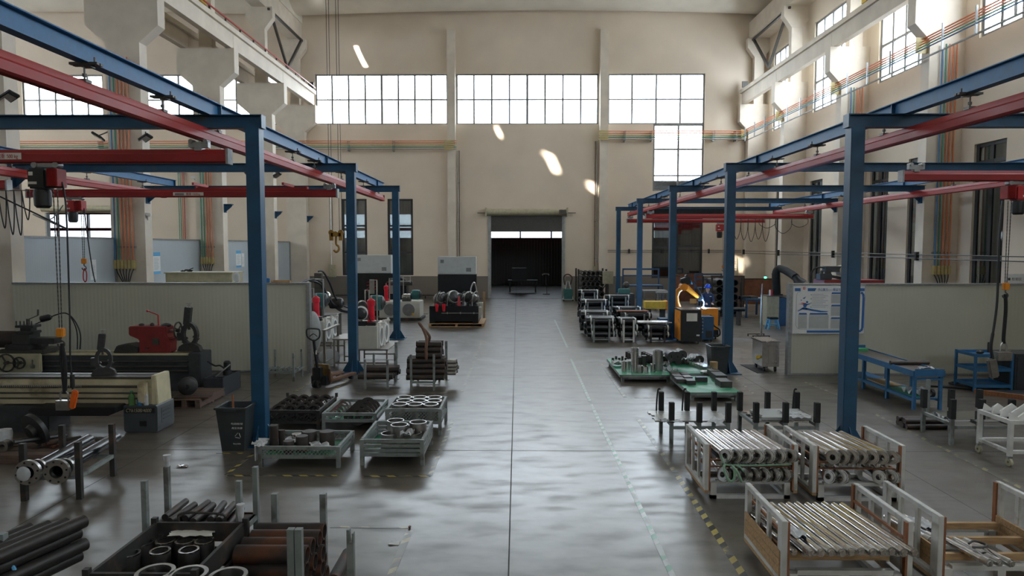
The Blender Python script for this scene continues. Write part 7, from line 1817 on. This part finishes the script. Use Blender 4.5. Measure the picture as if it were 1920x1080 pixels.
worker(1325.5, 28.3)

# ---------------- background benches, panels, tubes ----------------
def bench(px0, px1, pyb, pyt, dep, lab, m='cabinet_blue', up=0, name='workbench', legs=True):
    x0, y0 = on(px0, pyb); x1, _ = on(px1, pyb); zt = A((px0+px1)/2, pyt, y0)[1]
    t = thing(name, lab, 'bench', ((x0+x1)/2, y0, 0)); w = (x1-x0)/2
    MB().b(-w, w, 0, dep, zt-.08, zt).build('top', m, t)
    for sx_ in (-w, w-.08):
        for sy_ in (0, dep-.08): MB().b(sx_, sx_+.08, sy_, sy_+.08, 0, zt-.08).build('leg', m, t)
    if up:
        for sx_ in (-w, w-.08): MB().b(sx_, sx_+.08, dep-.08, dep, zt, zt+up).build('upright', m, t)
        MB().b(-w+.08, w-.08, dep-.08, dep, zt+up-.1, zt+up).b(-w+.08, w-.08, dep-.06, dep-.02, zt+up*.5, zt+up*.5+.08).build('back_rail', m, t)
    return t, w, zt, y0
bench(1172, 1243, 572, 535, 1.2, 'dark blue framed bench left of the third right post, near the back wall', up=.95)
bench(1310, 1362, 573, 540, 1.0, 'dark blue framed bench behind the worker', up=.8)
bench(1207, 1252, 580, 545, 1.0, 'grey frame table behind the cylinder racks', 'frame_grey')
bench(1232, 1266, 583, 548, .6, 'small grey frame table beside the robot', 'frame_grey')
t, w, zt_, y0 = bench(1398, 1441, 596, 561, 1.6, 'blue workbench cluttered with parts left of the beige cabinet')
for i, (dx, lab, m_) in enumerate(((-.5, 'dark casting on the far blue workbench', 'cast'), (-.1, 'grey plate on the far blue workbench', 'slab_steel'), (.35, 'white paper stack on the far blue workbench', 'paper'))):
    o = MB().box((0, 0, .06 if i < 2 else .02), (.4, .4, .12 if i < 2 else .04), rz=i*.3).build(['casting', 'plate', 'paper_stack'][i], m_, bevel=.01); o.location = ((on(1420, 596)[0])+dx, y0+.5, zt_); tag(o, lab, ['part', 'plate', 'papers'][i])
# yellow machine bed
x0, y0 = on(1210, 596); x1, _ = on(1252, 596)
t = thing('welding_positioner', 'yellow boxed machine bed left of the third right post', 'machine', ((x0+x1)/2, y0, 0)); w = (x1-x0)/2
MB().b(-w, w, 0, .6, .42, .78).build('bed', 'yellow', t, bevel=.02); MB().b(-w+.1, -w+.3, .1, .5, 0, .42).b(w-.3, w-.1, .1, .5, 0, .42).build('support', 'dark_frame', t); MB().b(w*.85, w*1.05, -.05, .65, .36, .8).build('end_block', 'orange', t)
t, _, _, _ = bench(1238, 1262, 625, 598, .6, 'small blue stand beside the third right post', 'blue', name='small_stand')
# rusty screens
def screen(px0, px1, pyt, Y, lab, m='rust_panel', h0=.1):
    x0, z1 = A(px0, pyt, Y); x1 = A(px1, pyt, Y)[0]
    t = thing('rusty_screen', lab, 'screen', ((x0+x1)/2, Y, 0)); w = (x1-x0)/2
    MB().b(-w+.06, w-.06, -.01, .01, h0, z1-.05).build('sheet', m, t); MB().b(-w, -w+.06, -.03, .03, 0, z1).b(w-.06, w, -.03, .03, 0, z1).b(-w+.06, w-.06, -.03, .03, z1-.05, z1).build('frame', 'dark_frame', t)
screen(1262, 1318, 512, 41, 'dark red screen panel behind the robot')
screen(1333, 1396, 517, 37, 'dark brown screen panel behind the worker', 'wood_dark')
screen(1390, 1482, 522, 39, 'rusty orange-brown screen wall at the far right')
# tube stack behind the nearer right post
x0 = A(1335, 560, 33)[0]; proto = None
fr = thing('tube_stillage', 'dark rack of black tubes with bright rims right of the worker', 'rack', (x0+.7, 33.0, 0))
for s_ in (-.72, .70):
    for y in (.0, 1.6): MB().b(s_-.04, s_+.04, y-.04, y+.04, 0, 1.9).build('post', 'dark_frame', fr)
MB().b(-.67, .65, 0, 1.6, .0, .08).build('base', 'dark_frame', fr)
for k_ in range(5):
    for i in range(3):
        q = (x0+.30+i*.37, 33.75, .27+k_*.345)
        if proto is None:
            proto = thing('black_tube', 'black tube with bright rim in the rack right of the worker', 'tube', q, 0, 'tubes in the rack right of the worker')
            MB().ring((0, -.9, 0), (0, .85, 0), .16, .135, 18).build('wall', 'black', proto); MB().ring((0, -.93, 0), (0, -.9, 0), .165, .147, 18).build('bright_rim', 'dark_steel', proto)
        else: dup(proto, q)
x0, z0 = A(1372, 580, 29.5); t = MB().ring((-.8, 0, 0), (.55, 0, 0), .09, .07, 16).build('black_tube', 'black_gloss'); t.location = (x0+.0, 29.5, z0); tag(t, 'black tube lying on low trestles right of the second right post', 'tube')
t = thing('trestle', 'low dark trestle under the black tube', 'trestle', (x0-.1, 29.5, 0)); 
for s_ in (-.5, .4): MB().b(s_-.04, s_+.04, -.2, .2, 0, z0-.09).build('leg', 'dark_frame', t)
# beige and blue cabinet with fume arm
x0, y0 = on(1437, 611); x1, _ = on(1460, 611); x2, _ = on(1477, 611); zc = A(1450, 556, y0)[1]
t = thing('cabinet', 'beige cabinet with blue side behind the right partition end', 'cabinet', (x0, y0, 0))
MB().b(0, x1-x0, 0, .8, 0, zc).build('beige_front', 'cabinet_beige', t, bevel=.01); MB().b(x1-x0, x2-x0, .0, .8, 0, zc-.05).build('blue_front', 'cabinet_blue', t, bevel=.01); MB().b(0, x2-x0, -.02, .82, zc, zc+.03).build('top', 'slab_steel', t)
t = thing('fume_extraction_arm', 'black flexible fume arm bending over the right partition', 'fume arm', (0, 0, 0))
def w3(px, py, Y): x, z = A(px, py, Y); return Vector((x, Y, z))
yy = y0+.4
pts = [w3(1456, 552, yy), w3(1455, 530, yy), w3(1455, 512, yy), w3(1460, 504, yy), w3(1470, 506, yy-.3), w3(1482, 513, yy-.8), w3(1492, 520, yy-1.3)]
mb = MB().curve(pts, .16, 14)
for i in range(20):
    p = pts[0].lerp(pts[2], i/20); mb.ring(p, p+Vector((0, 0, .03)), .18, 0, 14)
mb.build('duct', 'rubber', t); MB().lathe(tuple(pts[-1]), [(.14, -.05), (.16, .1), (.3, .35)], 16, (.45, -.3, -.8)).build('hood', 'black', t)
MB().b(pts[0].x-.2, pts[0].x+.2, yy-.2, yy+.2, zc+.03, pts[0].z+.02).build('base_box', 'black', t)
for i, (px, lab, m_) in enumerate(((1447, 'red spray can on the beige cabinet', 'bright_red'), (1443.5, 'pale spray can on the beige cabinet', 'paper'))):
    o = MB().lathe((0, 0, 0), [(.04, 0), (.04, .2), (.02, .25)], 12).build('spray_can', m_); o.location = (A(px, 555, y0+.2)[0], y0+.2, zc+.03); tag(o, lab, 'can')
# stool
x0, y0 = on(1451, 618)
t = thing('plastic_stool', 'blue plastic stool with black cushion before the beige cabinet', 'stool', (x0, y0+.15, 0))
MB().b(-.17, .17, -.14, .14, .38, .42).build('seat', 'sky_blue', t, bevel=.01)
for sx_ in (-1, 1):
    for sy_ in (-1, 1): MB().bar((sx_*.15, sy_*.12, .38), (sx_*.23, sy_*.17, 0), .06).build('leg', 'sky_blue', t)
MB().b(-.2, .2, -.1, .1, .18, .22).build('stretcher', 'sky_blue', t)
MB().box((0, 0, .46), (.4, .34, .08)).build('cushion', 'black', t, bevel=.03)
# stand with casters
x0, y0 = on(1427, 634); t = thing('pole_stand', 'tall steel pole stand on casters in the far right bay', 'stand', (x0, y0, 0)); zt_ = A(1428, 532, y0)[1]
MB().ring((0, 0, .08), (0, 0, zt_), .045, 0, 10, ro2=.02).build('pole', 'steel', t)
for y in (0, .55): MB().b(-.32, .32, y-.02, y+.02, .07, .1).build('cross_foot', 'dark_steel', t)
MB().b(-.02, .02, .0, .55, .06, .08).build('spine', 'dark_steel', t)
for x in (-.3, .3):
    for y in (0, .55): MB().ring((x-.015, y, .035), (x+.015, y, .035), .035, 0, 12).build('caster', 'black', t)
# stainless cart and mat
x0, y0 = on(1430, 698); x1 = XP0-.12; zt_ = A(1450, 640, y0)[1]
t = thing('steel_cart', 'stainless steel box cart on casters at the right partition end', 'cart', ((x0+x1)/2, y0+.05, 0)); w = (x1-x0)/2
MB().b(-w, w, 0, .8, .14, zt_-.04).build('body', 'steel', t, bevel=.01); MB().b(-w-.03, w+.02, -.03, .83, zt_-.04, zt_).build('top', 'satin', t); MB().b(-w*.3, w*.75, -.015, 0, .22, zt_-.12).build('door', 'satin', t)
for x in (-w+.08, w-.08):
    for y in (.08, .7): MB().ring((x-.02, y, .06), (x+.02, y, .06), .06, 0, 12).b(x-.03, x+.03, y-.03, y+.03, .10, .14).build('caster', 'black', t)
MB().ring((-w-.08, .1, .4), (-w, .1, .4), .04, 0, 10).ring((-w-.1, .06, .4), (-w-.08, .14, .36), .05, 0, 10).build('drain_valve', 'yellow', t)
a = [on(1388, 684), on(1420, 700), on(1432, 699), on(1428, 684)]
t = MB().add([(x, y, 0) for x, y in a]+[(x, y, .012) for x, y in a], [(3, 2, 1, 0), (4, 5, 6, 7), (0, 1, 5, 4), (1, 2, 6, 5), (2, 3, 7, 6), (3, 0, 4, 7)]).build('floor_mat', 'rubber'); tag(t, 'dark rubber mat on the floor left of the stainless cart', 'mat')
# items by the roller door
x0, y0 = on(1065, 564)
t = thing('welding_trolley', 'teal welding machine on a trolley right of the roller door', 'welder', (x0, y0-.2, 0))
MB().b(-.28, .28, 0, .6, .12, .75).build('machine', 'teal', t, bevel=.02); MB().bar((-.3, 0, .1), (-.05, .3, 1.25), .05).bar((.3, 0, .1), (.05, .3, 1.25), .05).b(-.35, .35, -.05, .65, .07, .12).build('frame', 'light_grey', t)
MB().curve([(-.2, .3, 1.0), (-.25, .3, 1.5), (0, .3, 1.65), (.25, .3, 1.45), (.15, .3, 1.0)], .04, 8).build('coiled_cable', 'rusty', t)
for x in (-.28, .28): MB().ring((x-.03, 0, .06), (x+.03, 0, .06), .06, 0, 10).build('wheel', 'black', t)
x0, y0 = A(1150, 535, 39)[0], 39
t = thing('switch_box', 'beige electrical box on a stand beside the farthest right post', 'box', (x0-.15, 40.2, 0)); MB().b(-.3, .3, -.1, .2, 1.2, 1.95).build('box', 'cabinet_beige', t); MB().b(-.04, .04, -.02, .04, 0, 1.2).build('stand', 'dark_frame', t); MB().curve([(-.1, 0, 1.2), (-.3, -.1, .8), (0, -.1, .4), (.2, -.1, .1)], .03, 6).build('cable', 'black', t)
t = thing('wire_feeder', 'dark machine with pale cover near the farthest right posts', 'machine', (A(1172, 560, 36)[0], 36, 0)); MB().b(-.4, .5, 0, .8, 0, .9).build('body', 'lathe_dark', t, bevel=.02); MB().b(-.3, .3, .1, .6, .9, 1.15).build('cover', 'teal', t, bevel=.03); MB().ball((.1, .3, 1.35), .18, 10, 8).build('spool', 'dark_steel', t)
# canopy hood in the far right bays
xa, za = A(1190, 396, 36); xb, _ = A(1335, 396, 36)
t = thing('fume_hood', 'dark wedge-shaped extraction hood hanging under the far right beams', 'hood', (0, 35.72, 0))
xa = A(1225, 400, 36)[0]; xb = A(1352, 400, 36)[0]
MB().add([(xa, 0, 5.02), (xb, 0, 5.02), (xb, 2.4, 5.02), (xa, 2.4, 5.02), (xa-.3, -.3, 5.32), (xb+.2, -.3, 5.32), (xb+.2, 2.7, 5.32), (xa-.3, 2.7, 5.32)], [(3, 2, 1, 0), (4, 5, 6, 7), (0, 1, 5, 4), (1, 2, 6, 5), (2, 3, 7, 6), (3, 0, 4, 7)]).build('hood', 'lathe_dark', t, bevel=.03)
for x in (xa+.3, xb-.3): MB().ring((x, 2.6, 5.3), (x, 2.6, 5.38), .03, 0, 8).build('hanger', 'dark_steel', t)
xl_, zl_ = A(1379, 515, 44.3)
t = thing('step_ladder', 'yellowish ladder lit by a sun patch near the right corner of the back wall', 'ladder', (xl_, 44.35, 0))
for s_ in (-.2, .2): MB().bar((s_, 0, 0), (s_*.8, .3, 2.7), .05).build('rail', 'cabinet_beige', t)
for k_ in range(8): MB().bar((-.19+k_*.004, .04+k_*.035, .3+k_*.3), (.19-k_*.004, .04+k_*.035, .3+k_*.3), .04).build('rung', 'cabinet_beige', t)
t = MB().ring((0, 0, 0), (.12, 0, 0), .05, 0, 12).build('indicator_lamp', 'green_lamp'); p_ = A(1433, 522, 39); t.location = (p_[0], 39, p_[1]+.05); tag(t, 'small green lamp above the rusty screen', 'lamp')
# dark stuff inside the roller door
t = thing('forklift_bench', 'dark workbench just visible inside the roller door', 'bench', (.3, 50.5, 0)); MB().b(-1, 1.2, 0, 1, .8, .9).b(-.9, -.8, .1, .2, 0, .8).b(1.0, 1.1, .1, .2, 0, .8).build('bench', 'black', t); MB().b(-.7, .4, .2, .8, .9, 1.8).build('machine', 'black', t)
t = thing('hand_trolley', 'hand trolley with pale handle inside the roller door', 'trolley', (2.0, 48.2, 0)); MB().curve([(-.2, 0, 1.35), (-.2, 0, 1.45), (.2, 0, 1.45), (.2, 0, 1.35)], .025, 8).build('handle', 'paper', t); MB().bar((0, 0, 1.45), (.1, .1, .05), .04).b(-.2, .3, 0, .3, 0, .05).build('frame', 'dark_steel', t)
MBx = MB().b(-1.7, 2.9, YB-.6, YB-.06, 0, .012); t = MBx.build('door_threshold', 'slab_steel'); tag(t, 'worn threshold strip at the roller door', 'threshold')

# ---------------- floor tape ----------------
def tape(pa, pb, w, m, lab, name='floor_tape', cat='floor marking'):
    a = Vector((*on(*pa), 0)); b_ = Vector((*on(*pb), 0)); d = b_-a; L_ = d.length; ang = math.atan2(d.y, d.x)
    o = MB().b(0, L_, -w/2, w/2, 0, .0025).build(name, m); o.location = (a.x, a.y, .0005); o.rotation_euler = (0, 0, ang); return tag(o, lab, cat)
tape((1262, 1082), (1108, 757), .065, 'green_tape', 'green and white floor tape along the right side of the aisle, near half')
tape((1106, 752), (1070, 672), .065, 'green_tape', 'green and white floor tape, middle stretch of the aisle')
tape((1064, 652), (1040, 600), .065, 'green_tape', 'green and white floor tape, far stretch toward the roller door')
tape((1398, 1085), (1270, 892), .085, 'hazard', 'yellow and black floor tape beside the chrome rod crates')
tape((1266, 886), (1196, 785), .08, 'hazard_worn', 'worn yellow floor tape before the aisle-side flat bar rack')
tape((1172, 745), (1128, 683), .075, 'hazard_worn', 'pale worn floor tape left of the green platforms')
tape((1375, 745), (1190, 746), .06, 'hazard_worn', 'faint crosswise floor tape in front of the green platforms')
tape((1415, 740), (1378, 708), .07, 'hazard_worn', 'worn floor tape right of the front green platform')
tape((1925, 920), (1640, 776), .085, 'hazard_worn', 'long worn yellow and black tape right of the nearest right post')
tape((1590, 748), (1508, 716), .08, 'hazard_worn', 'worn floor tape before the right partition')
tape((1925, 790), (1820, 752), .07, 'hazard_worn', 'worn floor tape at the right edge near the blue cart')
tape((1825, 1080), (1700, 985), .08, 'hazard_worn', 'worn floor tape behind the half empty crate')
tape((425, 892), (632, 892), .055, 'hazard', 'yellow and black floor tape in front of the low grey crate')
tape((680, 893), (808, 893), .055, 'hazard', 'yellow and black floor tape in front of the slatted crate')
tape((424, 890), (476, 850), .06, 'hazard', 'slanting yellow and black tape left of the low grey crate')
tape((404, 850), (455, 850), .05, 'hazard', 'short yellow and black tape under the left waste bin')
tape((806, 893), (850, 785), .07, 'hazard_worn', 'worn tape on the aisle side of the slatted crate')
tape((866, 735), (892, 670), .07, 'hazard_worn', 'worn floor tape aisle side of the tall rod stack')
tape((893, 668), (902, 640), .06, 'hazard_worn', 'faint far end of the worn tape left of the aisle')
tape((552, 735), (592, 712), .06, 'hazard', 'yellow floor tape left of the pallet truck')
tape((625, 732), (662, 705), .06, 'hazard', 'yellow floor tape right of the pallet truck')
tape((660, 737), (840, 737), .05, 'hazard_worn', 'crosswise worn tape in front of the dark rod racks')
tape((730, 1085), (768, 995), .08, 'hazard_worn', 'worn yellow tape slanting near the lone forked post')
tape((620, 988), (766, 990), .045, 'hazard_worn', 'faint crosswise tape behind the rusty pipe stack')
tape((718, 660), (745, 638), .05, 'line_grey', 'faint pale floor line left of the farthest left post')
x, y = on(768, 990); t = MB().ball((0, 0, .012), .03, 8, 5, (.6, 1.2, .4)).build('leaf', 'canvas_brown'); t.location = (x, y, .003); tag(t, 'small dry brown leaf at the corner of the floor tape', 'leaf')
x, y = on(739, 1019); t = MB().sheet((0, 0, 0), .12, .1, .008, 5, seed=91).build('plastic_scrap', 'paper'); t.location = (x, y, .001); tag(t, 'pale scrap stuck to the floor beside the worn tape', 'scrap')
x, y = on(342, 875); t = MB().sheet((0, 0, 0), .16, .08, .02, 5, seed=92).build('foil_scrap', 'chrome'); t.location = (x, y, .001); tag(t, 'bright scrap on the floor between lathe and crates', 'scrap')
# ---------------- labels that single out each repeat ----------------
ORD = ['first', 'second', 'third', 'fourth', 'fifth', 'sixth', 'seventh', 'eighth', 'ninth', 'tenth', 'eleventh', 'twelfth', 'thirteenth', 'fourteenth', 'fifteenth', 'sixteenth']
def clusters(vals, tol):
    out = []
    for v in sorted(vals):
        if not out or v-out[-1][-1] > tol: out.append([v])
        else: out[-1].append(v)
    return [sum(c)/len(c) for c in out]
def near(cs, v): return min(range(len(cs)), key=lambda i: abs(cs[i]-v))
def enum(group, base, ax1=None, name1=None, tol1=.05, ax2='x', suf='from the left', rev2=False, rev1=False):
    obs = [o for o in SC.objects if o.get('group') == group and o.parent is None]
    if not obs: print('no group', group); return
    g = lambda o, a: o.location['xyz'.index(a)]
    rows = clusters([g(o, ax1) for o in obs], tol1) if ax1 else [0]
    n1 = len(rows)
    for i in range(n1):
        row = [o for o in obs if (near(rows, g(o, ax1)) if ax1 else 0) == i]
        row.sort(key=lambda o: g(o, ax2), reverse=rev2)
        r = (n1-1-i) if rev1 else i
        for j, o in enumerate(row):
            lab = base
            if ax1 and n1 > 1: lab += ', %s %s' % (ORD[r], name1)
            if len(row) > 1: lab += ', %s %s' % (ORD[j], suf)
            o['label'] = lab
L_ = 'from the left'
enum('top row rods of the roped crate', 'chrome eye rod, top row of roped crate')
enum('top row rods of the right crate', 'chrome eye rod, top row of crate right of rope')
enum('middle row rods of the roped crate', 'dark rod end, middle row of roped crate')
enum('middle row rods of the right crate', 'dark rod end, middle row of crate right of rope')
enum('bottom row rods of the roped crate', 'dull eye rod, bottom row of roped crate')
enum('bottom row rods of the right crate', 'bronze-tinted eye rod, bottom row of crate right of rope')
enum('thin rods in the plywood-sided crate', 'thin chrome rod in plywood-sided crate')
enum('lower thin rods in the plywood-sided crate', 'thin rod in lower layer of plywood-sided crate')
enum('front rods of the half empty crate', 'chrome rod end at front of half empty crate')
enum('back rods of the half empty crate', 'chrome rod at back of half empty crate')
enum('tubes in the large dark crate', 'dark bright-rimmed tube in large dark crate', 'y', 'row from front', .07)
enum('tubes in the tall mesh crate', 'bright tube end in tall mesh crate', 'y', 'row from front', .1)
enum('tall tubes in the slatted crate', 'tall bright tube in slatted crate')
enum('short tubes in the slatted crate', 'shorter bright tube in slatted crate')
enum('rings in the dark crate', 'dark ring in dark mesh crate', 'y', 'row from front', .08)
F_ = 'from the front'
enum('left row of rings in the middle crate', 'dark ring, left row of middle crate', ax2='y', suf=F_)
enum('right row of rings in the middle crate', 'dark ring, right row of middle crate', ax2='y', suf=F_)
enum('centre rings of the middle crate', 'larger dark ring, centre row of middle crate', ax2='y', suf=F_)
enum('bright discs in the middle crate', 'bright disc, left side of middle crate', ax2='y', suf=F_)
enum('bars in the four-post rack', 'short dark bar in four-post rack')
enum('rods in the short post rack', 'dark rod in short post rack', 'z', 'layer from top', .05, 'y', F_, rev1=True)
enum('lower rods of the tall stack', 'dark rod, lower part of tall stack', 'z', 'layer down', .05, 'y', F_, rev1=True)
enum('upper rods of the tall stack', 'dark rod, upper part of tall stack', 'z', 'layer down', .05, 'y', F_, rev1=True)
enum('bright rods beside the tall stack', 'bright rod end beside tall stack', 'z', 'layer down', .04, 'y', F_, rev1=True)
enum('rusty pipes in the foreground stack', 'rusty pipe in foreground stack', 'z', 'layer down', .05, 'y', F_, rev1=True)
enum('dark bars at the left edge', 'thick dark bar at left edge', 'z', 'layer down', .04, 'x', 'from the right', rev1=True, rev2=True)
enum('flat bars on the aisle-side rack', 'grey flat bar on aisle-side sleeved rack', ax2='y', suf=F_)
enum('pale bars, lower layer', 'pale bar, lower layer of sleeved rack behind right crate', ax2='y', suf=F_)
enum('pale bars, upper layer', 'pale bar, upper layer of sleeved rack', ax2='y', suf=F_)
enum('chrome bars on the right rack', 'chrome bar on rack before blue bench', ax2='y', suf=F_)
enum('dark rods behind the right rack', 'dark rod on floor behind right sleeved rack', 'z', 'layer down', .04, 'y', F_, rev1=True)
enum('thin rods on the front right rack', 'thin bright rod on rack beside blue post', ax2='y', suf=F_)
enum('left row fittings', 'bronze fitting, left back row of aisle-side platform', ax2='y', suf=F_)
enum('right row fittings', 'bronze fitting, right back row of aisle-side platform', ax2='y', suf=F_)
enum('small bracket parts', 'small dark bracket part, left end of platform')
enum('cylinders at the back of the green platforms', 'dark cylinder at back of green platforms')
enum('film-wrapped cylinders', 'grey film-wrapped cylinder on rear platform')
enum('pale blocks in a slanting row', 'pale flat block in slanting row')
enum('tubes in the stillage by the door', 'black tube end-on by roller door', 'z', 'row from top', .12, rev1=True)
enum('tubes in the rack right of the worker', 'black tube end-on right of worker', 'z', 'row from top', .12, rev1=True)
for gname, lab in (('front rack by the aisle', 'front aisle rack'), ('narrow middle front rack', 'narrow front rack'), ('front rack beside the blue post', 'rack beside blue post'), ('second row rack by the aisle', 'second aisle rack'), ('second row rack behind the narrow one', 'rack behind narrow one'), ('third row rack by the aisle', 'third aisle rack'), ('third row right rack', 'third-row right rack'), ('back row rack by the aisle', 'farthest aisle rack'), ('back row right rack', 'farthest right rack')):
    enum('cylinders in the '+gname, 'black cylinder in '+lab, 'z', 'layer down', .1, 'y', F_, rev1=True)
for gname, lab in (('roped crate', 'roped crate'), ('right rod crate', 'crate right of rope')):
    enum('wood battens of the '+gname, 'reddish wood batten in '+lab, 'z', 'down', .04, 'y', F_, rev1=True)
enum('battens under the thin rods', 'pale wood batten under thin chrome rods', ax2='y', suf=F_)
